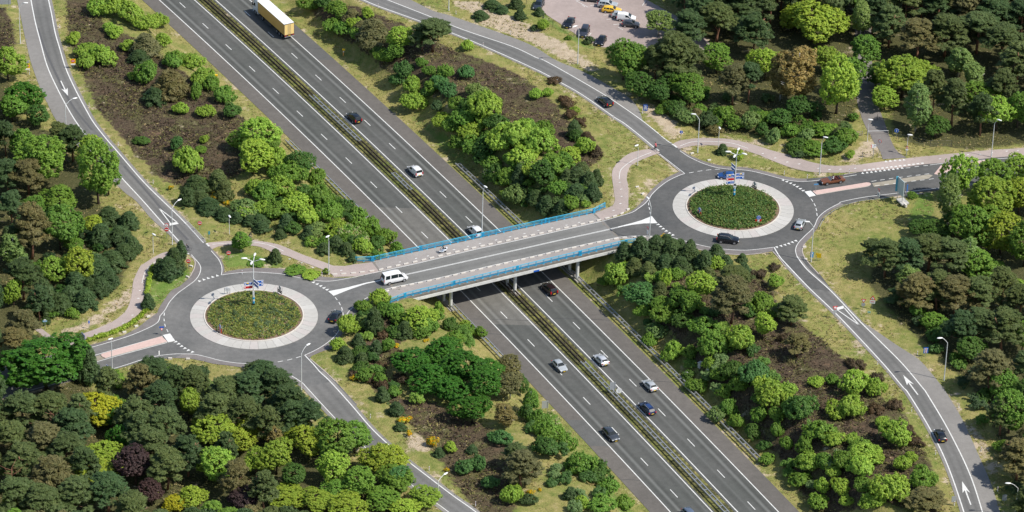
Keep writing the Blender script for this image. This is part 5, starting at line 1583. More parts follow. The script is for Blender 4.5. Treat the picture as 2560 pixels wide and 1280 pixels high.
MB().add(*quad_panel((9.13, -1.12, 1.95), (9.13, 1.12, 1.95), (8.78, 1.05, 2.95), (8.78, -1.05, 2.95), (1, 0, .4), .03)).build('windscreen', M_glass, tr)
for sg in (-1, 1):
    MB().add(*quad_panel((8.95, sg*1.22, 1.95), (7.95, sg*1.22, 1.95), (7.95, sg*1.22, 2.75), (8.7, sg*1.22, 2.75), (0, sg, 0), .02)).build('side_window', M_glass, tr)
    MB().box((9.0, sg*1.42, 2.35), (.16, .24, .75)).build('wing_mirror', M_trim, tr)
    MB().box((9.12, sg*.9, .8), (.1, .42, .24)).build('headlight', M_lclear, tr)
    MB().box((7.9, sg*1.2, .62), (1.5, .08, .5)).build('mudguard', M_trim, tr)
MB().box((7.6, 0, 3.86), (1.5, 2.2, .1)).build('roof_deflector', paint('white', (.8,.8,.8)), tr)

# ------------------------------------------------------------------ people, bicycles, scooter
def skinned(name, joints, bones, mats, colour_of, parent, sub=2):
    me = bpy.data.meshes.new('tmp')
    ks = list(joints)
    me.from_pydata([joints[k][0] for k in ks], [(ks.index(a), ks.index(b)) for a, b in bones], [])
    o = bpy.data.objects.new('tmp', me); COL.objects.link(o)
    o.modifiers.new('s', 'SKIN')
    for i, k in enumerate(ks):
        r = joints[k][1]
        me.skin_vertices[0].data[i].radius = (r, r) if not isinstance(r, tuple) else r
    me.skin_vertices[0].data[0].use_root = True
    m = o.modifiers.new('u', 'SUBSURF'); m.levels = sub; m.render_levels = sub
    dg = bpy.context.evaluated_depsgraph_get()
    nm = bpy.data.meshes.new_from_object(o.evaluated_get(dg))
    bpy.data.objects.remove(o)
    nm.materials.clear()
    for mt in mats: nm.materials.append(mt)
    for p in nm.polygons:
        p.material_index = colour_of(p.center); p.use_smooth = True
    return link(name, nm, parent)
def rider(label, base, ang, top, trousers, parent_z, lean=.25, hair=(.03,.02,.015), helmet=None, group='cyclists and riders'):
    """seated rider: hips over the saddle, hands forward on the bars, feet on the pedals"""
    r = empty('person', label, 'person', base, ang, group)
    h = parent_z
    J = {'pelvis': ((-.15, 0, h), .15), 'waist': ((-.1, 0, h+.2), .13), 'chest': ((-.1+lean*.9, 0, h+.45), (.15)), 'neck': ((-.08+lean*1.25, 0, h+.62), .06), 'head': ((-.04+lean*1.35, 0, h+.78), .1), 'crown': ((-.04+lean*1.35, 0, h+.9), .07)}
    B = [('pelvis', 'waist'), ('waist', 'chest'), ('chest', 'neck'), ('neck', 'head'), ('head', 'crown')]
    for s, n in ((-1, 'r'), (1, 'l')):
        J['sh'+n] = ((-.1+lean*1.0, s*.19, h+.53), .062); J['el'+n] = ((.1+lean, s*.24, h+.3), .046); J['wr'+n] = ((.36+lean, s*.22, h+.18), .034); J['ha'+n] = ((.43+lean, s*.22, h+.16), .036)
        J['hip'+n] = ((-.12, s*.1, h-.05), .09); J['kn'+n] = ((.28, s*.13, h-.05-.1*(1+s)), .065); J['an'+n] = ((.12, s*.12, h-.5-.1*(1+s)), .04); J['to'+n] = ((.27, s*.12, h-.53-.1*(1+s)), .036)
        B += [('chest', 'sh'+n), ('sh'+n, 'el'+n), ('el'+n, 'wr'+n), ('wr'+n, 'ha'+n), ('pelvis', 'hip'+n), ('hip'+n, 'kn'+n), ('kn'+n, 'an'+n), ('an'+n, 'to'+n)]
    def co(c):
        if c.z > h+.66: return 2
        if c.x > .3+lean and c.z > h+.08: return 2
        if c.z > h+.07: return 0
        if c.z < h-.5: return 3
        return 1
    skinned('body', J, B, [top, trousers, M_skin, M_black], co, r)
    hx, hz = -.04+lean*1.35, h+.83
    if helmet: MB().ball((hx-.01, 0, hz+.03), (.155, .14, .13), 10, 6).build('helmet', helmet, r, smooth=True)
    else: MB().ball((hx-.03, 0, hz+.04), (.125, .115, .115), 10, 6).build('hair', plain('hair'+str(hair[0]), hair, .8), r, smooth=True)
    return r
def wheel_ring(R, mt, w=.022):
    n = 20
    return [Vector((R*math.cos(2*math.pi*k/n), 0, R*math.sin(2*math.pi*k/n))) for k in range(n+1)]
def bicycle(label, base, ang, col):
    r = empty('bicycle', label, 'bicycle', base, ang, 'bicycles')
    for x in (-.52, .55):
        w = MB().tube([p+Vector((x, 0, .34)) for p in wheel_ring(.33, None)], .022, 5).build('wheel', M_tyre, r)
        sp_ = MB()
        for k in range(6):
            a = math.pi*k/6
            sp_.cyl((x+.31*math.cos(a), 0, .34+.31*math.sin(a)), (x-.31*math.cos(a), 0, .34-.31*math.sin(a)), .005, .005, 3)
        sp_.build('spokes', M_galv, w)
    f = MB()
    for a, b in (((-.52,0,.34),(-.05,0,.32)), ((-.05,0,.32),(-.2,0,.85)), ((-.05,0,.32),(.4,0,.82)), ((-.18,0,.78),(.4,0,.8)), ((.55,0,.34),(.36,0,1.02)), ((-.52,0,.34),(-.2,0,.78))):
        f.cyl(a, b, .022, .022, 6)
    f.build('frame', col, r)
    MB().box((-.22, 0, .92), (.26, .16, .07)).build('saddle', M_black, r)
    MB().tube([(.42, -.28, 1.02), (.38, 0, 1.05), (.42, .28, 1.02)], .016, 5).build('handlebar', M_galv, r)
    return r
def cyc(px, a, b, lab, blab, top, tro, **k):
    p = P(px[0], px[1], 0); p.z = .012
    ang = heading(a, b)
    bicycle(blab, p, ang, M_darkgrey)
    rider(lab, p, ang, top, tro, .98, **k)
M_pinktop = plain('pink_top', (.45,.09,.1), .8); M_navy = plain('navy_cloth', (.02,.025,.04), .8); M_greyc = plain('grey_cloth', (.16,.17,.19), .8); M_whitec = plain('white_cloth', (.75,.73,.7), .8); M_light = plain('light_blue_cloth', (.25,.35,.5), .8)
cyc((1639,376), (1640,377), (1634,370), 'person in a pink top cycling onto the crossing west of the right roundabout', 'dark bicycle ridden across the slip road by the rider in pink', M_pinktop, M_navy)
cyc((470,629), (472,630), (463,633), 'person in dark clothes cycling at the crossing by the left slip road', 'dark bicycle at the left slip road crossing', M_navy, M_greyc)
cyc((624,600), (615,600), (632,601), 'person in navy cycling behind the young birch on the left path', 'dark bicycle behind the young birch on the left path', M_navy, M_greyc)
# scooter with rider
p = P(1107, 632, 0); p.z = .01
ang = heading((1115,630), (1098,634))
sc = empty('motor_scooter', 'white motor scooter ridden along the far path of the viaduct', 'scooter', p, ang)
M_scw = paint('scooter_white', (.75,.78,.82))
for x in (-.55, .62): MB().cyl((x, -.06, .24), (x, .06, .24), .24, .24, 16).build('wheel', M_tyre, sc, smooth=True, sharp=40)
MB().ball((-.42, 0, .58), (.48, .2, .26), 10, 6).build('rear_body', M_scw, sc, smooth=True)
MB().box((.08, 0, .36), (.6, .34, .08)).build('footboard', M_scw, sc)
MB().add([(.42,-.2,.32),(.42,.2,.32),(.5,.2,.95),(.5,-.2,.95),(.55,-.14,.32),(.55,.14,.32),(.6,.14,.95),(.6,-.14,.95)], [(0,1,2,3),(7,6,5,4),(0,4,5,1),(1,5,6,2),(2,6,7,3),(3,7,4,0)]).build('leg_shield', M_scw, sc)
MB().ball((.62, 0, .5), (.28, .12, .16), 8, 5).build('front_mudguard', M_scw, sc, smooth=True)
MB().box((-.35, 0, .85), (.68, .28, .1)).build('saddle', M_black, sc)
MB().tube([(.42, -.3, 1.08), (.52, 0, 1.06), (.42, .3, 1.08)], .022, 5).ball((.56, 0, 1.02), (.1, .1, .1), 8, 5).build('handlebar', M_darkgrey, sc)
MB().box((-.85, 0, .95), (.3, .34, .3)).build('top_box', M_scw, sc)
rider('person in dark jacket and helmet riding the white scooter on the viaduct', p, ang, M_black, M_light, .92, lean=.02, helmet=M_black)
# driver of the convertible
q = cv.matrix_basis @ Vector((.02, -.4, 0)) if False else None
dv = Matrix.Translation(cv.location) @ Matrix.Rotation(cv.rotation_euler.z, 4, 'Z') @ Vector((.12, .4, 0))
rider('person in a white shirt driving the brown convertible', Vector((dv.x, dv.y, .1)), cv.rotation_euler.z, M_whitec, M_navy, 1.0, lean=-.05)
# ------------------------------------------------------------------ foliage
def leaf_mat(name, flower=None):
    m, nt, b = nmat(name)
    oi = NN(nt, 'ShaderNodeObjectInfo')
    at = NN(nt, 'ShaderNodeAttribute', attribute_name='shade')
    sp = NN(nt, 'ShaderNodeSeparateColor')
    nt.links.new(at.outputs['Color'], sp.inputs[0])
    base = oi.outputs['Color'] if flower is None else None
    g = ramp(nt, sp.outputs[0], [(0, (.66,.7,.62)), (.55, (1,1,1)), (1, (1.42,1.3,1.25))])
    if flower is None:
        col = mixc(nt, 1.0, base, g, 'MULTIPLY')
    else:
        col = mixc(nt, 1.0, flower, g, 'MULTIPLY')
    hs = NN(nt, 'ShaderNodeHueSaturation')
    nt.links.new(col, hs.inputs['Color'])
    nt.links.new(math_(nt, 'ADD', .488, math_(nt, 'MULTIPLY', sp.outputs[1], .024)), hs.inputs['Hue'])
    nt.links.new(hs.outputs[0], b.inputs['Base Color'])
    b.inputs['Roughness'].default_value = .55
    b.inputs['Specular IOR Level'].default_value = .3
    tr = NN(nt, 'ShaderNodeBsdfTranslucent')
    nt.links.new(hs.outputs[0], tr.inputs[0])
    ms = NN(nt, 'ShaderNodeMixShader')
    ms.inputs[0].default_value = .42
    nt.links.new(b.outputs[0], ms.inputs[1]); nt.links.new(tr.outputs[0], ms.inputs[2])
    nt.links.new(ms.outputs[0], nt.nodes['Material Output'].inputs[0])
    return m
M_leaf = leaf_mat('leaves')
M_broom = leaf_mat('broom_flowers', (.75, .45, .01))
M_cream = leaf_mat('blossom', (.5, .5, .26))

def leaf_cloud(name, centers, radii, per, size, rs, asp=1.0, up=.15, squash=.8, fill=.45, outc=None, shade_c=None, mats=None, flower=0.0, rag=.47):
    """quads scattered in clumps; each clump is a small ball of leaves facing outwards"""
    n = len(centers)
    C = np.repeat(np.array(centers), per, 0); R = np.repeat(np.array(radii), per)
    d = rs.normal(size=(n*per, 3)); d /= np.linalg.norm(d, axis=1)[:, None]
    rr = fill+(1-fill)*rs.rand(n*per)**.6
    off = d*(R*rr)[:, None]; off[:, 2] *= squash
    Pp = C+off
    oc = np.array(outc if outc is not None else [0, 0, .4])
    out = Pp-oc; out /= np.linalg.norm(out, axis=1)[:, None]+1e-6
    N = .65*d+.45*out+.55*rs.normal(size=(n*per, 3))*.6
    N[:, 2] += up
    N /= np.linalg.norm(N, axis=1)[:, None]
    soft = .5*d+.6*out+.25*N; soft[:, 2] += .12
    soft /= np.linalg.norm(soft, axis=1)[:, None]
    N = np.where(((N*soft).sum(1) < 0)[:, None], -N, N)
    soft = (1-rag)*soft+rag*N
    soft /= np.linalg.norm(soft, axis=1)[:, None]
    T = rs.normal(size=(n*per, 3))
    if asp > 1.2: T = .8*d+.5*out+.4*T; T[:, 2] += .35
    T -= N*(T*N).sum(1)[:, None]; T /= np.linalg.norm(T, axis=1)[:, None]+1e-6
    B = np.cross(N, T)
    s = size*(.6+.8*rs.rand(n*per))
    a = (T*(s*asp*.5)[:, None]); b = (B*(s/asp**.5*.5)[:, None])
    V = np.stack([Pp-b*.9+a*.05, Pp+a+b*.3, Pp+b*.9-a*.05, Pp-a-b*.55], 1).reshape(-1, 3)
    F = np.arange(n*per*4).reshape(-1, 4)
    me = bpy.data.meshes.new(name)
    me.vertices.add(len(V)); me.vertices.foreach_set('co', V.ravel().astype(np.float32))
    me.loops.add(F.size); me.polygons.add(len(F))
    me.loops.foreach_set('vertex_index', F.ravel())
    me.polygons.foreach_set('loop_start', np.arange(0, F.size, 4)); me.polygons.foreach_set('loop_total', np.full(len(F), 4))
    me.update(calc_edges=True)
    sc = np.repeat(rs.rand(n), per)
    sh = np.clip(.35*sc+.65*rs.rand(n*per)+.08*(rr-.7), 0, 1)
    hu = np.repeat(rs.rand(n), per)*.6+.4*rs.rand(n*per)
    colr = np.stack([sh, hu, sh*0, sh*0+1], -1)
    at = me.color_attributes.new('shade', 'FLOAT_COLOR', 'CORNER')
    at.data.foreach_set('color', np.repeat(colr, 4, 0).ravel().astype(np.float32))
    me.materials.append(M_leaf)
    if mats:
        me.materials.append(mats)
        fl = ((np.repeat(rs.rand(n), per) < flower) & (rr > .75)).astype(np.int32)
        me.polygons.foreach_set('material_index', fl)
    me.polygons.foreach_set('use_smooth', np.ones(len(F), bool))
    me.normals_split_custom_set(np.repeat(soft, 4, 0).tolist())
    return me
def dome(rs, n, rx, z0, z1, bias=.7, low=-.75, rough=.22):
    """clump centres near the surface of an egg-shaped crown between heights z0 and z1"""
    out = []
    cz, rz = (z0+z1)/2, (z1-z0)/2
    ph = rs.rand(6)*6.28
    while len(out) < n:
        v = rs.normal(size=3); v /= np.linalg.norm(v)
        if v[2] < low: continue
        a = math.atan2(v[1], v[0])
        lob = 1+rough*(math.sin(2*a+ph[0])*.5+math.sin(3*a+ph[1]+v[2]*2)*.5+math.sin(5*a+ph[2]+3*v[2])*.35)
        k = (bias+(1-bias)*rs.rand())*lob
        out.append((v[0]*rx*k, v[1]*rx*k, cz+v[2]*rz*min(k, 1.08)))
    return out
def billow(rs, n, rx, z0, z1, lobes, lr=.5, low=-.8):
    """clump centres on several overlapping swellings, for an uneven crown"""
    cz, rz = (z0+z1)/2, (z1-z0)/2
    L = []
    for k in range(lobes):
        u = rs.normal(size=3); u /= np.linalg.norm(u)
        q = .25+.4*rs.rand()
        r = lr*(.7+.55*rs.rand())
        L.append((u*q, r))
    L.append((np.array([0, 0, .45+.2*rs.rand()]), lr*.9)); L.append((np.zeros(3), .62))
    wt = np.array([r*r for _, r in L]); wt /= wt.sum()
    out = []
    while len(out) < n:
        c, r = L[rs.choice(len(L), p=wt)]
        v = rs.normal(size=3); v /= np.linalg.norm(v)
        p = c+v*r*(.72+.28*rs.rand())
        if p[2] < low or any(np.linalg.norm(p-c2) < r2*.62 for c2, r2 in L): continue
        out.append((p[0]*rx, p[1]*rx, cz+p[2]*rz))
    return out
# prototypes at natural size; (crown mesh, trunk mesh, radius, height)
def trunk_mesh(name, H, r0, bark, limbs, rs, lean=.0):
    mb = MB()
    p = [Vector((lean*t*t*H*.2+.08*math.sin(3*t+rs.rand()), .08*math.sin(4*t+rs.rand()*3), H*t)) for t in np.linspace(0, 1, 6)]
    mb.tube(p, [r0*(1-.72*t) for t in np.linspace(0, 1, 6)], 7)
    for k in range(limbs):
        t = .35+.6*rs.rand(); a = rs.rand()*6.28; q = p[min(int(t*5), 4)].lerp(p[min(int(t*5)+1, 5)], t*5-int(t*5))
        L = H*.3*(1.15-t)
        mb.tube([q, q+Vector((math.cos(a)*L*.6, math.sin(a)*L*.6, L*.35)), q+Vector((math.cos(a)*L*1.1, math.sin(a)*L*1.1, L*.85))], [r0*.42*(1-t*.5), r0*.25, r0*.1], 5)
    return mb.mesh(name, bark, True)
PROTO = {}
def protos():
    for i in range(5):                              # broadleaf trees
        rs = np.random.RandomState(100+i)
        R, H = 4.2, 11.0
        c = billow(rs, 760, R*1.04, 1.2, H-.1, 9)
        PROTO.setdefault('broadleaf', []).append((leaf_cloud('broadleaf_crown', c, .18+.3*rs.rand(760)**1.5, 24, .25, rs, 1.2, .2, .95, .1, [0, 0, H*.4], rag=.55), trunk_mesh('broadleaf_trunk', H*.8, .26, M_bark, 9, rs), R, H))
    for i in range(5):                              # Scots pines: flat irregular pads on a bare reddish trunk
        rs = np.random.RandomState(200+i)
        R, H = 3.3, 12.5
        c, rr = [], []
        for k in range(60):
            t = rs.rand()**.75
            z = H*(.36+.62*t); w = R*(1.0-.8*max(0, t-.25)/.75)*(.6+.4*min(1, t/.2))
            a = rs.rand()*6.28; q = w*(.3+.7*rs.rand()**.6); pr_ = .5+.5*rs.rand()
            for j in range(13):
                u = rs.normal(size=3); u /= np.linalg.norm(u)
                c.append((q*math.cos(a)+.4*math.sin(k)+u[0]*pr_, q*math.sin(a)+u[1]*pr_, z+u[2]*pr_*.55+.2)); rr.append(.16+.26*rs.rand())
        PROTO.setdefault('pine', []).append((leaf_cloud('pine_crown', c, rr, 21, .27, rs, 2.4, .3, .9, .1, [0, 0, H*.4], rag=.6), trunk_mesh('pine_trunk', H*.93, .24, M_pinebark, 12, rs, RND.uniform(-1, 1)), R, H))
    for i in range(4):                              # young bushy pines, branched to the ground, with upright candles
        rs = np.random.RandomState(300+i)
        R, H = 2.0, 4.2
        c, rr = [], []
        for k in range(190):
            t = rs.rand()
            z = .35+(H-.6)*t; w = R*(1-.8*t**1.15)
            a = rs.rand()*6.28; q = w*(.45+.55*rs.rand())
            c.append((q*math.cos(a), q*math.sin(a), z)); rr.append(.2+.24*rs.rand())
        PROTO.setdefault('youngpine', []).append((leaf_cloud('young_pine_crown', c, rr, 34, .26, rs, 2.6, .1, 1.15, .2, [0, 0, .3], rag=.55), trunk_mesh('young_pine_trunk', H*.85, .09, M_pinebark, 4, rs), R, H))
    for i in range(3):                              # birches, fine and drooping
        rs = np.random.RandomState(400+i)
        R, H = 3.0, 11.5
        c = billow(rs, 600, R*1.02, 1.3, H-.2, 10, .42)
        PROTO.setdefault('birch', []).append((leaf_cloud('birch_crown', c, .18+.24*rs.rand(600), 20, .21, rs, 1.5, .05, 1.15, .2, [0, 0, H*.45]), trunk_mesh('birch_trunk', H*.88, .17, M_birchbark, 8, rs), R, H))
    for i in range(5):                              # shrubs
        rs = np.random.RandomState(500+i)
        R, H = 2.3, 2.9
        c = billow(rs, 400, R*1.05, .05, H-.1, 8, .48, -.7)
        PROTO.setdefault('shrub', []).append((leaf_cloud('shrub_crown', c, .1+.2*rs.rand(400), 19, .19, rs, 1.5, .25, 1.1, .1, [0, 0, .2], rag=.55), trunk_mesh('shrub_stem', H*.55, .07, M_bark, 5, rs), R, H))
    for i in range(2):                              # shrubs with cream blossom
        rs = np.random.RandomState(600+i)
        R, H = 2.3, 3.0
        c = dome(rs, 200, R*.93, .2, H-.1, .68, -.5, .28)
        PROTO.setdefault('blossom', []).append((leaf_cloud('blossom_crown', c, .16+.24*rs.rand(200), 34, .19, rs, 1.3, .3, .9, .3, [0, 0, .3], None, M_cream, .4), trunk_mesh('shrub_stem', H*.55, .07, M_bark, 5, rs), R, H))
    for i in range(2):                              # broom
        rs = np.random.RandomState(700+i)
        R, H = 1.1, 1.2
        c = dome(rs, 22, R*.8, .1, H-.1, .5, -.3, .35)
        PROTO.setdefault('broom', []).append((leaf_cloud('broom_crown', c, .22+.2*rs.rand(22), 60, .15, rs, 1.6, .2, .9, .3, [0, 0, .2], None, M_broom, .75), trunk_mesh('broom_stem', H*.5, .04, M_bark, 3, rs), R, H))
    for i in range(3):                              # low heather mounds and dark scrub
        rs = np.random.RandomState(800+i)
        R, H = 1.6, 1.1
        c = dome(rs, 30, R*.8, .05, H-.1, .55, -.2, .35)
        PROTO.setdefault('scrub', []).append((leaf_cloud('scrub_crown', c, .26+.25*rs.rand(30), 60, .17, rs, 1.7, .3, .8, .3, [0, 0, .1]), trunk_mesh('scrub_stem', H*.5, .05, M_bark, 3, rs), R, H))
protos()
CLR = {'B': (.265,.42,.07), 'M': (.15,.285,.05), 'D': (.085,.18,.042), 'S': (.062,.185,.026), 'Y': (.4,.43,.035), 'L': (.27,.38,.055),
       'P': (.112,.16,.062), 'Q': (.165,.168,.08), 'N': (.075,.132,.055), 'G': (.185,.29,.1), 'O': (.27,.235,.1), 'V': (.075,.05,.055), 'H': (.105,.08,.052), 'T': (.095,.225,.075)}
WORD = {'B': 'bright green', 'M': 'mid green', 'D': 'dark green', 'S': 'deep green', 'Y': 'yellow', 'L': 'yellow green', 'P': 'grey green', 'Q': 'brownish', 'N': 'dark', 'G': 'pale green', 'O': 'olive brown', 'V': 'dark purple', 'H': 'brown', 'T': 'blue green'}
KIND = {'broadleaf': ('broadleaf_tree', 'tree', 'broadleaf'), 'pine': ('pine_tree', 'tree', 'pine'), 'youngpine': ('young_pine', 'tree', 'young pine'), 'birch': ('birch_tree', 'tree', 'birch'),
        'shrub': ('shrub', 'shrub', 'shrub'), 'blossom': ('flowering_shrub', 'shrub', 'cream flowering shrub'), 'broom': ('broom_bush', 'shrub', 'flowering broom bush'), 'scrub': ('heather_bush', 'shrub', 'low heather mound')}
ZONES = [('upper left heather bank', [(100,-60),(360,-60),(700,262),(1006,624),(900,660),(840,690),(560,670),(510,606),(363,460),(236,310),(150,120)]),
         ('upper right heather bank', [(660,-60),(735,59),(1053,350),(1285,556),(1480,530),(1540,440),(1700,434),(1600,345),(1392,201),(1055,55),(900,-60)]),
         ('bank left of lower motorway', [(840,850),(985,720),(1150,740),(1291,929),(1660,1320),(1240,1320),(1000,1142),(760,888)]),
         ('bank right of lower motorway', [(1411,690),(1560,600),(1690,600),(1935,620),(2087,781),(2256,967),(2420,1320),(2030,1320),(1690,960)]),
         ('wood right of lower slip road', [(2000,640),(2060,520),(2330,470),(2700,420),(2700,1500),(2520,1320),(2305,968),(2100,740)]),
         ('wood above right roundabout', [(1100,-300),(2800,-300),(2800,390),(2140,440),(1950,445),(1700,380),(1560,270),(1280,116)]),
         ('wood left of left roundabout', [(-200,-100),(60,-60),(95,208),(300,480),(460,620),(500,680),(400,790),(180,870),(-200,930)]),
         ('wood below left roundabout', [(-200,930),(230,935),(460,885),(660,920),(760,960),(1060,1240),(1300,1500),(-200,1500)])]
def zone_of(px, py):
    for n, poly in ZONES:
        if bool(inside(poly, np.array([px]), np.array([py]))[0]): return n
    return 'verge beside the roundabouts'
PLANTS = []
SPOTS = []
def plant(kind, ground, r, H, clr, jit=.12, rock=None):
    crown, trunk, R0, H0 = rock or RND.choice(PROTO[kind])
    nm, cat, word = KIND[kind]
    px, py = PX(ground)
    o = empty(nm, '', cat, ground, RND.uniform(0, 6.28))
    o.scale = (r/R0, r/R0, H/H0)
    c = link('crown', crown, o)
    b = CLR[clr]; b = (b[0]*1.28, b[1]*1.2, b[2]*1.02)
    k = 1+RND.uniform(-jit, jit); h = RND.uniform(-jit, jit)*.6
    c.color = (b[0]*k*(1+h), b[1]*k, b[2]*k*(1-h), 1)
    link('trunk', trunk, o)
    size = ('tall ' if H > 11 else 'small ' if H < 5 and kind != 'youngpine' else '') if kind in ('broadleaf', 'pine', 'birch') else ('large ' if r > 3.0 else 'small ' if r < 1.6 else '') if kind in ('shrub', 'blossom') else ''
    PLANTS.append((o, size+WORD[clr]+' '+word if kind not in ('broom', 'scrub', 'blossom') else size+word if kind == 'blossom' else ('yellow ' if kind == 'broom' else 'brown ')+word, zone_of(px, py), px, py))
    SPOTS.append((ground.x, ground.y, r))
    return o
CLEAR = [[(190,860),(420,880),(700,700),(900,690),(890,800),(840,880),(780,900),(765,965),(700,940),(640,915),(560,935),(470,925),(420,925),(330,905),(290,900),(245,945),(225,935),(190,880)],
 [(40,-5),(170,-5),(260,320),(330,420),(470,580),(560,650),(480,650),(400,560),(310,500),(306,430),(250,340),(180,230),(110,240),(60,100)],
 [(340,640),(450,620),(480,650),(370,690),(350,760),(220,860),(170,840),(300,770),(325,700)],
 [(760,960),(820,940),(1200,1290),(1130,1290),(1060,1215),(925,1080),(870,1080),(800,1020)],
 [(1930,620),(2100,500),(2300,480),(2280,560),(2160,600),(2170,680),(2320,830),(2420,980),(2480,1100),(2520,1290),(2420,1290),(2300,1040),(2000,700)],
 [(900,0),(1300,0),(1340,50),(1500,130),(1530,190),(1700,310),(1900,350),(2100,410),(2180,360),(2200,300),(2230,340),(2290,375),(2570,368),(2570,460),(2300,480),(1900,450),(1700,440),(1480,260),(1200,120),(1000,40)],
 [(1350,-5),(1640,-5),(1600,30),(1600,70),(1570,75),(1540,100),(1500,120),(1400,70)], [(2130,300),(2150,170),(2185,170),(2215,310),(2200,330)]]
RECTS = []
WOODK = {'wood below left roundabout': 8.5, 'wood above right roundabout': 10, 'wood right of lower slip road': 8.5, 'wood left of left roundabout': 8}
def put(kind, x, yb, w, h, clr):
    """a plant measured in the photo: centre column, lowest row, width and height"""
    RECTS.append((x-.42*w, yb-h*.97, x+.42*w, yb-.2*h, yb-.2*w))
    g = G(x, yb-.2*w)
    s = (PX(g+Vector((1, 0, 0)))[0]-PX(g)[0])
    H = max(.7, (h-({'pine': .36, 'broadleaf': .32, 'birch': .25}.get(kind, .22))*w)/(.86*s))
    if kind == 'pine':
        mn = WOODK.get(zone_of(x, min(yb, 1279)), 0)
        if H < mn:
            y2 = yb-.2*w+.86*s*(mn-H)
            if not any(bool(inside(c_, np.array([x]), np.array([y2]))[0]) for c_ in CLEAR):
                g = G(x, y2); H = mn
    cap = {'broadleaf': 16, 'pine': 16.5, 'birch': 15, 'shrub': 6, 'youngpine': 8.5, 'blossom': 5, 'broom': 2, 'scrub': 1.6}[kind]
    plant(kind, g, w*.5/s*1.04, min(H, cap), clr)
def many(kind, txt):
    for t in txt.split():
        a = t.split(',')
        put(kind, float(a[0]), float(a[1]), float(a[2]), float(a[3]), a[4])
# ---- upper left heather bank
many('shrub', '245,45,55,50,B 285,50,70,60,B 325,65,75,60,B 365,88,65,48,B 395,78,50,45,B 272,88,38,30,B 290,103,45,36,B 185,118,42,38,B 213,152,58,42,B 255,172,78,56,B 215,178,52,46,B 228,148,45,40,B 318,132,42,32,B 408,122,44,38,B 440,168,48,42,M 370,217,66,64,M 330,205,30,24,B 432,182,60,44,M 478,187,72,50,B 505,222,62,52,B 530,238,52,50,M 452,292,42,36,B 515,302,50,36,B 490,252,38,46,M 560,272,66,56,M 576,303,54,44,D 468,447,88,82,B 442,382,36,42,T 512,362,26,24,B 502,387,32,22,M 355,368,50,24,D 615,547,78,48,G 495,478,50,36,M 665,520,80,66,M 690,440,66,70,B 730,470,78,64,M 700,505,80,66,B 790,480,66,56,M 760,520,70,58,D 745,545,80,60,B 800,530,76,66,M 690,555,70,50,M 660,548,60,44,B 770,575,76,58,B 825,565,70,64,M 862,556,62,58,D 892,585,70,66,M 845,602,66,50,B 795,600,64,44,G 930,602,62,58,M 962,622,60,50,M 992,646,44,40,M 940,642,62,50,D 905,640,56,44,B 812,625,48,34,M 730,590,54,36,D 705,470,64,60,M 640,500,60,52,B 868,618,40,34,M')
many('blossom', '868,606,60,44,M 905,618,42,34,M 612,552,50,36,B')
many('broadleaf', '650,405,120,125,B 632,458,112,118,B 672,410,80,90,M 745,458,74,92,D 600,390,70,66,B')
many('youngpine', '365,152,84,66,Q 348,166,60,40,N 425,262,100,86,Q 388,268,66,48,N 440,245,70,60,Q 490,492,70,52,N 545,482,62,56,P 470,522,56,52,N 522,542,70,46,N 560,506,54,54,P 500,520,60,44,P 560,556,52,36,N 650,572,52,34,N 625,568,42,30,N 655,585,46,30,N 715,582,48,46,N 772,603,44,38,N 840,632,48,42,N 866,642,42,36,N 882,658,28,26,N 590,560,40,30,N 810,640,42,32,N 700,600,36,26,N')
many('broom', '427,478,16,14,B 540,502,32,18,B 545,528,22,15,B 512,530,18,14,B 570,515,20,12,B')
# ---- upper right heather bank
many('shrub', '770,36,64,46,M 810,24,50,36,D 845,52,72,46,M 918,52,34,34,B 835,88,60,40,M 868,98,70,42,M 888,82,44,38,B 900,112,66,44,M 960,166,52,44,M 945,150,50,36,D 1054,171,30,26,M 1168,131,37,32,B 1010,202,48,50,T 990,222,44,34,T 1072,196,36,30,M 1112,208,50,46,M 1095,230,48,40,T 1165,201,48,38,T 1085,238,54,40,M 1120,248,54,42,T 1030,243,58,54,B 1035,290,68,56,B 1068,248,34,30,D 1092,285,40,34,N 1188,258,60,46,G 1195,292,84,60,M 1214,307,92,84,B 1165,300,60,52,D 1145,290,60,48,M 1110,332,62,46,B 1135,345,60,52,M 1165,332,74,58,M 1180,362,74,52,B 1240,332,60,46,D 1340,256,36,34,B 1369,246,28,26,B 1438,286,27,20,B 1300,388,110,98,B 1350,402,92,82,B 1305,425,84,60,B 1260,390,100,86,B 1410,432,56,50,M 1460,397,54,54,B 1380,455,84,62,M 1290,522,62,60,G 1285,432,60,50,M 1180,402,80,60,M 1205,425,62,50,D 1150,385,60,50,M 1240,470,62,60,D 1230,440,64,50,M 1265,480,70,60,M 1395,500,52,46,M 1430,526,46,36,M 1440,360,40,36,D 1330,450,60,46,B 1275,470,60,50,M 1210,400,70,56,D 1320,350,64,50,M 1360,350,60,46,M')
many('blossom', '1318,442,48,44,M 1235,462,54,46,M 1195,300,44,40,M')
many('broadleaf', '995,136,78,78,B 985,160,60,56,M 1355,478,80,88,D 1420,420,70,60,B 1375,440,66,64,M')
many('pine', '1082,150,104,112,P 1055,140,60,70,P')
many('youngpine', '932,128,96,78,Q 905,100,60,46,Q 880,60,50,36,Q 1435,352,46,50,N 1466,366,44,36,H 1440,472,62,54,N 1472,482,48,52,N 1442,503,62,42,N 1482,507,46,48,N 1365,542,52,52,N 1340,520,54,44,N 1298,474,50,60,N 1455,450,50,44,P 1418,470,46,46,P 1490,470,40,46,N 1405,540,44,40,N 1490,395,36,30,H 1200,55,46,28,N 1255,40,40,26,N 1230,30,50,30,N 1290,28,44,34,N 1300,54,36,30,N 1348,45,30,26,N')
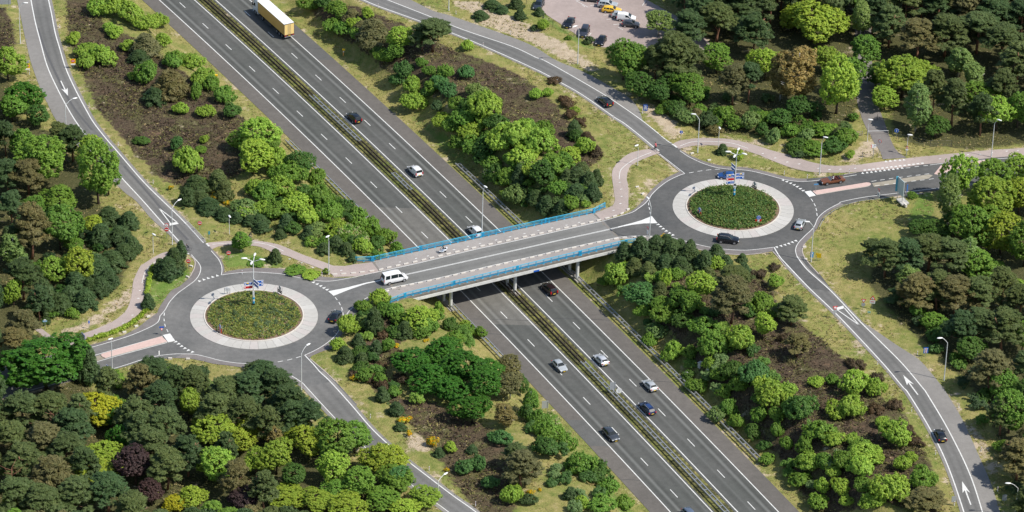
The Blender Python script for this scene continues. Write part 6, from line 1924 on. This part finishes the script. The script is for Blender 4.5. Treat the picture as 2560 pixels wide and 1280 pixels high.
many('scrub', '1410,262,36,22,H 1425,300,40,24,H 1450,320,40,24,H 1385,215,40,20,H 1420,275,40,26,H')
# ---- bank left of the lower motorway
many('shrub', '868,848,64,62,B 845,882,42,38,B 950,772,58,50,B 905,788,50,36,M 925,806,44,34,D 925,830,58,42,G 965,798,58,40,M 985,802,52,42,M 1000,820,50,38,M 1066,842,60,50,M 1085,815,50,40,M 1095,802,32,48,B 970,887,38,42,M 990,850,46,36,D 1050,852,54,40,M 896,898,42,32,D 910,958,48,36,M 900,938,44,34,D 1125,838,50,44,D 1140,870,50,42,M 1165,850,46,40,M 985,1000,44,34,M 1126,1137,40,34,B 1252,1120,64,44,T 1165,1192,56,42,T 1200,1180,42,42,T 1225,1229,48,38,T 1275,1267,50,54,B 1160,830,36,30,B 1325,1030,44,56,M 1318,1060,48,50,D 1345,1078,54,56,M 1370,1112,70,62,M 1365,1152,82,56,D 1410,1142,60,56,M 1450,1202,84,70,M 1490,1227,84,76,D 1520,1252,62,56,M 1290,1262,36,52,B 1320,1268,46,34,N 1455,1278,44,38,B 1500,1290,80,50,M 1080,905,46,36,M 1200,850,40,34,M 1560,1285,60,46,M 950,965,40,34,M')
many('blossom', '1372,1080,56,44,M 1405,1110,46,36,M')
many('broadleaf', '1036,962,110,96,S 1105,938,116,108,S 1080,1002,120,104,S 1160,985,130,120,S 1202,1022,110,116,S 1180,1076,100,96,S 1130,1020,104,90,S 1048,838,96,84,B 1225,960,70,70,S')
many('birch', '1272,962,62,80,Q 1275,1012,76,86,Q 1262,1082,70,78,O 1325,1052,46,88,M 1300,1000,50,70,D')
many('pine', '1302,1242,92,128,Q 1290,1190,70,90,P')
many('youngpine', '935,842,58,70,N 862,912,52,46,N 905,915,40,34,N 1012,852,54,48,N 956,1012,42,46,N 990,1045,48,40,N 1097,1147,32,28,N 1180,1138,34,26,N 1425,1257,42,40,N 1300,1215,60,46,Q 895,870,36,36,N 940,890,40,40,N 1000,1080,36,24,N')
many('broom', '882,955,18,15,B 990,872,22,12,B 1120,822,20,13,B 1010,1066,42,22,B 1022,1094,20,18,B 1082,1122,30,30,B 1115,1182,14,12,B 1328,1238,20,12,B 1350,1232,14,10,B 1065,860,20,12,B')
many('scrub', '930,960,50,26,H 960,980,50,28,H 1000,960,44,24,H 950,930,40,24,H 1005,900,40,24,H 960,850,40,22,H 890,950,40,22,H')
# ---- bank right of the lower motorway
many('shrub', '1535,732,72,72,B 1555,705,58,48,B 1512,722,40,30,M 1665,722,38,52,B 1690,705,44,36,M 1790,682,48,42,B 1935,728,48,42,B 1900,792,80,62,M 1945,800,54,42,M 1870,800,48,40,D 1660,822,82,62,M 1700,832,70,54,D 1640,852,62,40,G 1610,800,54,40,M 1760,852,82,60,M 1625,870,50,38,M 1680,912,58,60,B 1725,905,48,42,M 1790,902,90,70,M 1775,937,48,44,B 1852,887,80,72,B 1830,952,62,50,D 1885,972,84,72,T 1850,990,60,48,M 1930,1026,90,76,B 1900,985,60,48,B 2003,1064,88,76,D 1970,1040,50,40,M 2040,972,42,32,B 2080,965,40,30,M 2130,997,78,72,B 2186,997,56,54,B 2092,1052,64,50,B 2126,1057,78,70,B 2236,1122,82,76,B 2205,1077,46,36,B 2050,1112,90,58,M 2085,1125,60,44,B 2010,1142,52,54,M 2022,1192,78,60,B 2060,1180,60,46,M 2150,1142,62,46,M 2130,1120,50,36,B 2162,1167,90,56,B 2150,1207,82,64,B 2110,1180,60,50,M 2255,1182,46,42,B 2275,1160,36,30,B 2053,1242,42,50,B 2100,1242,52,50,B 2112,1272,44,36,B 2160,1240,56,44,M 2222,1272,100,84,B 2180,1285,70,56,B 2300,1237,82,72,M 1820,1052,52,56,M 1790,1060,52,44,G 1840,1080,50,44,M 1900,1062,48,48,M 1940,1062,46,44,M 1880,1102,52,42,D 1940,1104,44,50,M 1965,1130,40,40,M 1910,1130,40,28,D 1915,1165,44,30,M 2000,1225,60,44,M 2040,1285,64,50,M 1740,990,56,40,M 1810,1000,50,38,B 1720,955,40,30,D 2085,1200,50,38,B 2190,1165,44,34,B 1965,1005,60,50,B 1800,960,50,40,M')
many('broadleaf', '1600,792,92,92,T 1748,765,84,96,B 1720,800,70,78,M 1905,862,64,92,B 1660,790,60,56,M 1700,780,56,66,M')
many('pine', '1828,832,104,150,Q 1832,745,92,90,P 1978,832,84,100,P 1992,905,66,80,Q 2312,1292,96,80,Q')
many('youngpine', '1600,652,62,60,N 1640,642,62,52,N 1680,652,62,54,N 1722,662,62,52,N 1700,692,62,50,N 1760,682,56,56,N 1662,682,52,46,N 1635,672,50,44,N 1725,640,40,40,N 1790,655,48,44,N 1815,672,40,34,N 1560,655,52,50,N 1585,690,52,44,P 1620,700,50,44,P 1770,715,50,46,P 1860,690,40,32,N 1650,745,46,40,P 1665,630,48,44,N 1700,640,46,42,N 1855,660,30,26,N')
many('broom', '1655,610,34,20,B 2035,1165,12,10,B')
many('scrub', '1935,680,36,20,H 1965,860,40,26,H 2140,930,56,30,H 2190,960,44,26,H 1900,700,40,24,H 1845,700,30,20,H 2240,1030,50,28,H 2190,1040,50,26,H 2270,1090,40,24,H 2140,1180,40,22,H 2290,1120,44,26,H')
# ---- wood right of the lower slip road and clump by the billboard
many('broadleaf', '2395,520,86,150,B 2385,600,66,90,D 2340,612,80,70,D 2478,500,100,116,M 2545,470,80,92,B 2465,575,130,150,L 2545,560,100,130,L 2430,640,120,140,M 2500,660,120,140,L 2560,690,110,150,M 2440,720,110,110,M 2330,840,72,66,M 2520,1105,110,150,M 2420,920,80,90,D 2470,600,90,100,M 2300,600,60,60,D 2555,900,80,110,M 2500,1010,90,110,M 2560,1050,80,110,D')
many('birch', '2368,590,84,160,G 2265,740,70,80,G 2420,700,80,110,G')
many('pine', '2212,700,96,112,P 2180,670,70,78,P 2262,700,90,110,N 2320,702,118,128,P 2290,770,110,96,Q 2372,702,100,116,P 2385,800,120,120,Q 2340,770,90,100,P 2445,800,100,116,P 2442,870,90,110,P 2502,902,110,140,P 2544,822,90,120,P 2472,1002,104,140,Q 2542,1202,104,116,Q 2400,870,90,100,N 2560,1000,90,130,P 2250,780,70,70,N 2500,780,90,120,P 2500,1080,80,100,P')
many('shrub', '2340,860,50,40,D 2290,800,50,40,M 2460,1010,50,40,D 2510,1140,56,40,M 2540,1150,50,40,M 2280,500,30,20,M 2480,690,60,40,M 2540,740,60,40,B')
# ---- wood above the right roundabout
many('broadleaf', '2025,135,152,150,L 1980,90,90,90,L 1912,217,96,106,B 2090,307,116,190,B 2120,260,84,120,M 2060,200,80,90,L 2155,190,92,110,M 2190,230,70,80,D 2255,272,142,140,L 2300,230,90,90,L 2210,290,80,80,B 2432,300,112,110,M 2490,344,92,116,B 2542,334,76,116,M 1557,222,108,140,M 1580,180,80,70,B 1600,260,80,90,D 1790,200,84,96,M 1725,285,104,112,M 1680,255,80,90,D 1650,270,70,80,D 1860,110,60,80,D 2340,360,70,76,D 2000,310,70,80,D 1950,330,70,66,D')
many('birch', '1990,292,132,190,O 1950,270,90,150,O 2287,347,90,140,G 2395,212,90,98,G 2150,120,70,120,G 1645,105,78,80,G 2430,240,70,90,G')
many('pine', '1680,242,122,172,P 1650,220,90,120,Q 1720,210,90,110,P 1635,200,70,90,P 1790,130,100,130,P 1880,140,90,110,N 1720,110,90,90,N 1830,270,80,116,Q 1870,250,70,100,N 2380,330,80,140,P 2290,170,110,130,Q 2360,150,110,120,P 2440,150,120,130,P 2500,180,110,130,P 2540,240,100,140,P 2220,120,90,110,P 2480,90,110,110,N 2550,110,100,120,N 2340,60,110,100,N 2420,60,100,90,Q 2260,50,100,90,P 1750,60,90,80,N 1850,60,90,90,N 1900,40,80,70,P 2180,60,80,80,N 2330,300,70,130,P 2500,280,80,110,P 2450,340,70,110,N')
many('shrub', '1768,327,60,46,N 1810,312,56,46,M 1835,330,52,40,M 1872,332,54,52,G 1905,348,44,42,D 1935,366,44,46,G 1970,352,48,42,M 1990,392,74,42,D 2030,397,84,42,M 2080,392,72,46,D 2112,372,62,50,M 2060,352,70,42,M 2015,362,50,40,G 1855,318,50,40,Q 1785,345,46,30,Q 1900,320,50,40,M 2125,400,30,24,B 1845,403,32,30,B 2000,400,40,24,N 1690,300,60,50,D 1725,322,60,44,G 1950,320,50,46,G 1358,82,30,34,B 1335,80,24,18,N 1472,115,30,24,N 1420,105,20,16,M 1655,292,40,30,M 1748,300,50,40,M')
many('youngpine', '1806,392,34,32,N 1740,318,50,46,Q 1700,300,46,40,N 2095,360,48,40,P')
# ---- wood left of the left roundabout
many('broadleaf', '20,217,92,112,B 62,300,110,104,S 100,330,70,76,D 105,492,146,164,M 60,420,90,110,M 245,532,116,216,M 225,440,80,110,B 272,500,66,110,M 150,560,110,110,M 150,645,112,150,M 195,720,92,116,L 130,720,80,90,B 235,590,60,60,L 60,620,80,90,D 35,780,50,90,B 115,1022,230,196,S 60,960,90,100,S 180,960,80,110,S 190,650,60,60,M 30,320,80,90,M 95,560,70,80,M')
many('birch', '35,690,86,110,G 60,740,50,70,G')
many('pine', '182,405,84,96,N 150,370,70,70,P 72,505,92,116,Q 82,672,104,172,Q 30,560,70,90,N 60,770,100,132,N 62,860,84,92,Q 40,920,90,110,Q 20,490,80,100,N 15,380,60,80,N 100,800,60,90,N 30,640,60,80,N 75,900,70,70,N')
many('youngpine', '272,572,72,54,N 322,582,62,52,N 300,622,74,56,N 330,640,54,48,N 252,622,72,62,N 280,682,74,54,N 310,655,60,46,N 240,702,92,64,N 270,725,62,52,N 190,742,72,62,N 212,782,72,58,N 150,792,72,58,N 112,792,72,92,N 250,745,62,52,N 225,745,56,50,N 175,770,60,54,N 435,692,58,72,N 420,706,76,62,N 452,652,36,50,N 400,695,46,48,N 370,776,38,42,N 688,662,40,40,N 222,962,64,96,N 205,925,50,70,N 200,890,40,56,N 115,812,30,18,N')
many('birch', '602,645,68,70,M')
many('shrub', '160,690,50,40,M 180,800,40,30,M 70,800,40,30,D 735,690,60,22,M 775,702,60,20,B 815,688,20,18,B 640,668,50,14,M 230,660,40,30,G 290,1000,20,14,B 110,815,20,16,D')
# ---- wood below the left roundabout
many('broadleaf', '240,1082,122,116,Y 285,1040,60,60,M 265,1175,98,84,L 240,1235,140,104,L 282,1090,80,86,S 300,1140,70,90,S 472,1062,62,106,L 545,1145,126,116,L 505,1100,70,80,L 640,1115,112,92,L 600,1150,80,90,L 548,1232,112,124,B 520,1210,80,90,B 845,1172,132,140,M 885,1150,90,110,M 760,1160,104,112,L 735,1118,76,92,L 950,1205,110,110,L 985,1255,112,96,M 1062,1280,92,66,B 832,1232,92,110,B 892,1260,100,100,M 692,1205,96,120,L 722,1280,116,66,L 640,1200,80,90,L 480,1280,80,76,L 430,1290,70,56,Y 20,1290,50,60,B 790,1285,100,70,L 950,1285,100,70,M 870,1310,110,80,L 1010,1300,90,60,B 840,1260,80,70,M 740,1230,80,80,D')
many('broadleaf', '340,1232,110,130,V 380,1280,80,90,V 620,1285,96,84,V')
many('birch', '985,1200,100,90,L 690,1140,60,80,O 1000,1245,70,84,T')
many('pine', '270,990,70,80,P 380,960,100,76,N 355,990,80,90,Q 440,970,76,62,N 480,980,90,74,P 620,1010,100,90,N 560,1020,90,86,P 690,1010,100,96,N 660,960,90,66,N 720,1050,96,96,N 770,1085,96,96,N 735,1080,90,90,N 340,1080,90,96,P 400,1040,96,96,N 410,1120,96,110,P 380,1180,100,120,P 420,1240,96,130,P 350,1110,80,90,P 540,1070,90,96,P 610,1070,90,90,P 565,1150,56,76,N 670,1100,70,90,P 470,1190,84,110,N 60,1060,110,90,P 130,1060,110,90,P 180,1100,100,90,N 30,1130,100,90,P 110,1140,110,96,Q 170,1170,100,100,P 60,1200,110,100,P 130,1230,110,100,Q 210,1200,80,90,N 40,1280,110,100,P 110,1300,110,100,P 190,1290,110,110,P 270,1290,120,120,N 330,1310,110,90,P 200,1040,70,60,P 590,1240,80,100,Q 660,1260,70,90,P')
many('shrub', '280,960,60,34,M 300,975,40,30,B 450,985,60,40,M 400,935,56,36,N 520,1000,60,46,G 500,950,50,34,N 590,985,60,44,P 430,950,46,32,M 640,940,56,34,N 700,1025,50,40,N')
# thin out the gaps of the woods with more pines
def clear_of(g, r, H):
    gy = PX(g)[1]
    for f, h in ((0, 1), (-1, .7), (1, .7), (-.7, .9), (.7, .9), (0, .5), (-1, .3), (1, .3), (-.4, 1.0), (.4, 1.0)):
        x, y = PX(g+Vector((r*f, 0, H*h)))
        if h >= .7 and any(a <= x <= c_ and b <= y <= d and gy > e_-8 for a, b, c_, d, e_ in RECTS): return False
        for c in CLEAR:
            if bool(inside(c, np.array([x]), np.array([y]))[0]): return False
    return True
def fill(poly, n, gap, clrs, kinds, hr, rr, yr):
    z = zone_world(poly)
    lo, hi = z.min(0), z.max(0)
    tries = 0; k = 0
    while k < n and tries < n*90:
        tries += 1
        x, y = RND.uniform(lo[0], hi[0]), RND.uniform(lo[1], hi[1])
        if not inside(z, np.array([x]), np.array([y]))[0]: continue
        g = Vector((x, y, float(ter(x, y))))
        H = RND.uniform(*hr)
        px, py = PX(g)
        tpx, tpy = PX(g+Vector((0, 0, H)))
        if tpy > 1285 or py < -15 or px < -60 or px > 2620: continue
        r = RND.uniform(*rr)
        if any((x-a)**2+(y-b)**2 < (gap+.35*c)**2 for a, b, c in SPOTS) or not clear_of(g, r, H): continue
        plant(RND.choice(kinds), g, r, H, RND.choice(clrs))
        k += 1
fill(WOODS[0], 110, 2.3, 'PPNNQPM', ['pine']*5+['broadleaf'], (10, 14), (2.8, 3.8), None)
fill(WOODS[1], 50, 2.3, 'NPQMMD', ['pine']*2+['broadleaf'], (8, 13), (2.6, 3.8), None)
fill(WOODS[2], 80, 2.2, 'PPNNQM', ['pine']*5+['broadleaf'], (9, 13), (2.7, 3.6), None)
fill(WOODS[3], 60, 2.3, 'PPNQMD', ['pine']*3+['broadleaf'], (9, 14), (2.8, 3.8), None)
# undergrowth on the slopes beside the motorway
SLOPES = [([(700,380),(1000,640),(940,650),(830,640),(620,540),(640,460)], 22, 'MMBDG'), ([(1150,370),(1290,520),(1400,540),(1480,520),(1440,450),(1300,420),(1200,300)], 22, 'MMDBG'),
          ([(1310,1010),(1420,1150),(1560,1290),(1430,1290),(1330,1150)], 12, 'MDG'), ([(1500,690),(1640,840),(1820,1040),(1990,1230),(2050,1280),(2100,1150),(1900,900),(1700,700)], 34, 'MMDGB'),
          ([(900,770),(1100,800),(1200,860),(1010,1050),(880,900)], 16, 'MDB'), ([(2170,700),(2330,880),(2480,1090),(2560,1290),(2600,1200),(2500,900),(2300,700)], 22, 'DDMN'), ([(1560,240),(1760,330),(2100,340),(2150,300),(1900,250),(1640,200)], 24, 'DMMG'),
          ([(290,560),(330,640),(240,760),(80,820),(60,700),(200,560)], 18, 'DMN')]
UG = []
for poly, n, cl in SLOPES:
    z = zone_world(poly); lo, hi = z.min(0), z.max(0); k = 0; tr_ = 0
    while k < n and tr_ < 3000:
        tr_ += 1
        x, y = RND.uniform(lo[0], hi[0]), RND.uniform(lo[1], hi[1])
        if not inside(z, np.array([x]), np.array([y]))[0]: continue
        s = axs(y); d = abs(x-axx(y))/math.sqrt(1+s*s)
        if d < 16.8 or any((x-a)**2+(y-b)**2 < (.9+.4*c)**2 for a, b, c in SPOTS): continue
        r = RND.uniform(.9, 1.9); H_ = r*RND.uniform(.8, 1.4)
        UG.append((x, y, float(ter(x, y)), r, H_, RND.choice(cl))); SPOTS.append((x, y, r)); k += 1
for cl_ in sorted(set(u[5] for u in UG)):
    rs = np.random.RandomState(ord(cl_)); cs = []; rr = []
    for x, y, z, r, H_, c in UG:
        if c != cl_: continue
        for v in dome(rs, 26, r*.85, .1, H_, .6, -.3, .3): cs.append((x+v[0], y+v[1], z+v[2])); rr.append(.3+.3*rs.rand())
    o = link('undergrowth', leaf_cloud('undergrowth', cs, rr, 60, .23, rs, 1.4, .4, .95, .3, [0, 0, -60]))
    o.color = (*CLR[cl_], 1)
    tag(o, kind='stuff')
# dead reddish branches sticking out of the pines
for lab, (x, y), hh in (('bare reddish dead branch standing out of the pines at the lower left', (135,1120), 7.5), ('bare pale dead branch among the pines near the lower left edge', (30,1250), 7)):
    g = G(x, y); dt = MB(); rs = np.random.RandomState(int(x))
    dt.tube([(0,0,0),(.2,0,hh*.6),(.1,.2,hh)], [.14,.1,.06], 6)
    for k in range(7):
        a = rs.rand()*6.28; z = hh*(.7+.3*rs.rand()); L = 1+rs.rand()*1.3
        dt.tube([(.1,.1,z),(.1+math.cos(a)*L*.5,.1+math.sin(a)*L*.5,z+.5),(.1+math.cos(a)*L,.1+math.sin(a)*L,z+1.2)], [.06,.04,.02], 5)
    o = dt.build('dead_tree', M_pinebark, None, True, loc=g); tag(o, lab, 'tree')
# bright hedge along the left cycle path
hedge_px = [(381,668),(376,690),(372,715),(366,737),None,(365,782),(350,797),(325,815),(298,830),(265,842),(235,850),(215,857)]
seg = []; rs = np.random.RandomState(5)
for part in ([p for p in hedge_px[:4]], [p for p in hedge_px[5:]]):
    w = resample([P(a, b, 0) for a, b in part], 40)
    cs = [(p.x+rs.normal()*.14, p.y+rs.normal()*.14, .35+.45*rs.rand()) for p in w for _ in range(3 if len(part) > 5 else 2)]
    me_ = leaf_cloud('hedge_leaves', cs, .36+.2*rs.rand(len(cs)), 26, .24, rs, 1.2, .2, .9, .3, [np.mean([p.x for p in w]), np.mean([p.y for p in w]), -3])
    o = link('hedge', me_)
    o.color = (.33,.46,.05,1)
    tag(o, 'bright yellow green hedge along the cycle path, '+('long piece beside the west road' if len(part) > 5 else 'short upright piece by the dark pines'), 'hedge', 'bright hedges beside the left cycle path')
# ------------------------------------------------------------------ ground plants nobody could count
def tufts(name, zones, n, h, w, cols, excl=True, parent=None, rsd=1, lean=.5, zfun=None, where=None):
    rs = np.random.RandomState(rsd)
    pts = []
    for z, wt in zones:
        lo, hi = z.min(0), z.max(0)
        q = rs.rand(int(n*wt), 2)*(hi-lo)+lo
        pts.append(q[inside(z, q[:, 0], q[:, 1])])
    q = np.concatenate(pts)
    if excl:
        bad = np.zeros(len(q), bool)
        for j in JOINS: bad |= inside(j, q[:, 0], q[:, 1])
        s = axs(q[:, 1]); d = np.abs(q[:, 0]-axx(q[:, 1]))/np.sqrt(1+s*s)
        bad |= d < 13.3
        q = q[~bad]
    zz = ter(q[:, 0], q[:, 1]) if zfun is None else zfun(q)
    m = len(q); K = 4
    Pc = np.stack([q[:, 0], q[:, 1], zz], -1)[:, None, :]+rs.normal(size=(m, K, 3))*np.array([w*.7, w*.7, 0])
    Pc[:, :, 2] += h*(.08+.92*rs.rand(m, K)**1.4)
    Nn = rs.normal(size=(m, K, 3))*lean; Nn[:, :, 2] = 1
    Nn /= np.linalg.norm(Nn, axis=2)[..., None]
    T = rs.normal(size=(m, K, 3)); T -= Nn*(T*Nn).sum(2)[..., None]; T /= np.linalg.norm(T, axis=2)[..., None]
    B = np.cross(Nn, T); sz = w*(.5+.7*rs.rand(m, K))[..., None]
    a, b = T*sz*.8, B*sz*.4
    V = np.stack([Pc-a, Pc-b, Pc+a, Pc+b], 2).reshape(-1, 3)
    F = np.arange(len(V)).reshape(-1, 4)
    me = bpy.data.meshes.new(name)
    me.vertices.add(len(V)); me.vertices.foreach_set('co', V.ravel().astype(np.float32))
    me.loops.add(F.size); me.polygons.add(len(F))
    me.loops.foreach_set('vertex_index', F.ravel())
    me.polygons.foreach_set('loop_start', np.arange(0, F.size, 4)); me.polygons.foreach_set('loop_total', np.full(len(F), 4))
    me.update(calc_edges=True)
    sh = rs.rand(m, K); hu = np.repeat(rs.rand(m, 1), K, 1)
    colr = np.stack([sh, hu, sh*0, sh*0+1], -1).reshape(-1, 4)
    at = me.color_attributes.new('shade', 'FLOAT_COLOR', 'CORNER')
    at.data.foreach_set('color', np.repeat(colr, 4, 0).ravel().astype(np.float32))
    me.materials.append(M_leaf)
    o = link(name, me)
    o.color = (*cols, 1)
    return tag(o, kind='stuff')
hz = [zone_world(z) for z in HEATHER]
def area(z): return .5*abs(sum(z[i-1][0]*z[i][1]-z[i][0]*z[i-1][1] for i in range(len(z))))
tufts('heather', [(z, area(z)*3.4/1000) for z in hz], 1000, .34, .34, (.098,.07,.048), rsd=3, lean=.9)
tufts('heather_green_growth', [(z, area(z)*.9/1000) for z in hz], 1000, .32, .28, (.13,.145,.055), rsd=4, lean=.8)
box = np.array([(-118, -98), (100, -92), (122, 128), (-122, 112)])
tufts('grass', [(box, 46)], 1000, .1, .24, (.28,.275,.09), rsd=5, lean=.45)
tufts('dry_grass', [(box, 26)], 1000, .12, .24, (.42,.35,.17), rsd=6, lean=.45)
def isl(c):
    return lambda q: .17+.5*smooth((9.7-np.hypot(q[:, 0]-c.x, q[:, 1]-c.y))/8)
for c, cl, h, n, nm, s_ in ((C1, (.25,.31,.07), .34, 3.6, 'island_grass', 8), (C1, (.36,.36,.1), .3, 1.5, 'island_grass', 18), (C1, (.11,.18,.07), .42, .8, 'island_herbs', 9), (C2, (.11,.2,.045), .7, 3.8, 'island_grass', 10), (C2, (.23,.28,.075), .5, 2.6, 'island_grass', 11)):
    z = np.array([(c.x+9.1*math.cos(k*.2), c.y+9.1*math.sin(k*.2)) for k in range(32)])
    tufts(nm, [(z, n)], 1000, h, .32, cl, False, rsd=s_, zfun=isl(c))
rs = np.random.RandomState(21)
for c, nb, cl in ((C1, 26, 'G'), (C2, 34, 'S')):     # bushier clumps on the islands, read as one planting
    cs, rr = [], []
    for k in range(nb):
        a = rs.rand()*6.28; q = 8.2*rs.rand()**.5
        zc = float(isl(c)(np.array([[c.x+q*math.cos(a), c.y+q*math.sin(a)]]))[0])
        for j in range(4): cs.append((c.x+q*math.cos(a)+rs.normal()*.35, c.y+q*math.sin(a)+rs.normal()*.35, zc+.15+.2*rs.rand())); rr.append(.25+.25*rs.rand())
    o = link('island_herbs', leaf_cloud('island_herbs', cs, rr, 26, .24, rs, 2.0, .3, .9, .2, [c.x, c.y, -2]))
    o.color = (*((.12,.18,.075) if cl == 'G' else (.07,.155,.04)), 1)
    tag(o, kind='stuff')

# ------------------------------------------------------------------ labels: each plant told apart
ORD = ['leftmost', 'second from the left', 'third from the left', 'fourth from the left', 'fifth from the left']
def nth(i, n):
    if n == 2: return ('left one of two', 'right one of two')[i]
    if i == n-1: return 'rightmost'
    if i < len(ORD): return ORD[i]
    k = i+1
    return '%d%s from the left' % (k, 'th' if 10 <= k % 100 <= 20 else {1: 'st', 2: 'nd', 3: 'rd'}.get(k % 10, 'th'))
def tell_apart(rows, joiner=', '):
    by = {}
    for o, lab, x in rows: by.setdefault(lab, []).append((x, o))
    for lab, L in by.items():
        L.sort(key=lambda t: t[0])
        for i, (x, o) in enumerate(L):
            o['label'] = lab if len(L) == 1 else lab+joiner+nth(i, len(L))
LAND = [('blue motorway sign', (1613,284)), ('blue end of motorway sign', (2313,894)), ('pale billboard', (2253,506)), ('wooden gate', (2138,341)), ('fingerpost', (2182,397)), ('larger grey cabinet', (1772,935)),
        ('right emergency phone', (858,140)), ('left emergency phone', (540,204)), ('plain yellow panel', (2045,654)), ('red warning triangle', (2179,775)), ('round white guard rail sign', (1714,949)), ('hedge end panel', (209,863)),
        ('lower information panel', (271,944)), ('right wrong way sign', (183,172)), ('left wrong way sign', (69,184)), ('car park street lamp', (1444,160)), ('east end of the viaduct', (1630,605)), ('west near end of the viaduct', (975,765)),
        ('west far end of the viaduct', (880,645)), ('east far end of the viaduct', (1515,520)), ('slanted grey sign back', (1362,1032)), ('lower right corner lamp', (2510,1270)), ('corner of the car park', (1504,125)), ('far right street lamp', (2478,393))]
DONE = {}
for nm_, pp in LAND:
    g_ = G(*pp)
    L = sorted(((o.location-g_).length, i) for i, (o, *_r) in enumerate(PLANTS) if i not in DONE)
    if L and L[0][0] < 7: DONE[L[0][1]] = nm_
rows = []
for i_, nm_ in DONE.items(): PLANTS[i_][0]['near'] = nm_
for o, w_, z_, x, y in PLANTS:
    if 'near' in o:
        o['label'] = w_+' growing nearest the '+o['near']; del o['near']
    else: rows.append((o, w_+(' on the ' if not z_.startswith('wood') else ' in the ')+z_, x))
    o['group'] = ('trees' if o['category'] == 'tree' else 'shrubs')+(' on the ' if not z_.startswith('wood') else ' in the ')+z_
tell_apart(rows)
for nm in ('marker_post', 'stone_marker', 'bollard'):
    os_ = [o for o in SC.objects if o.parent is None and o.name.split('.')[0] == nm]
    tell_apart([(o, o['label'], PX(o.location)[0]) for o in os_])
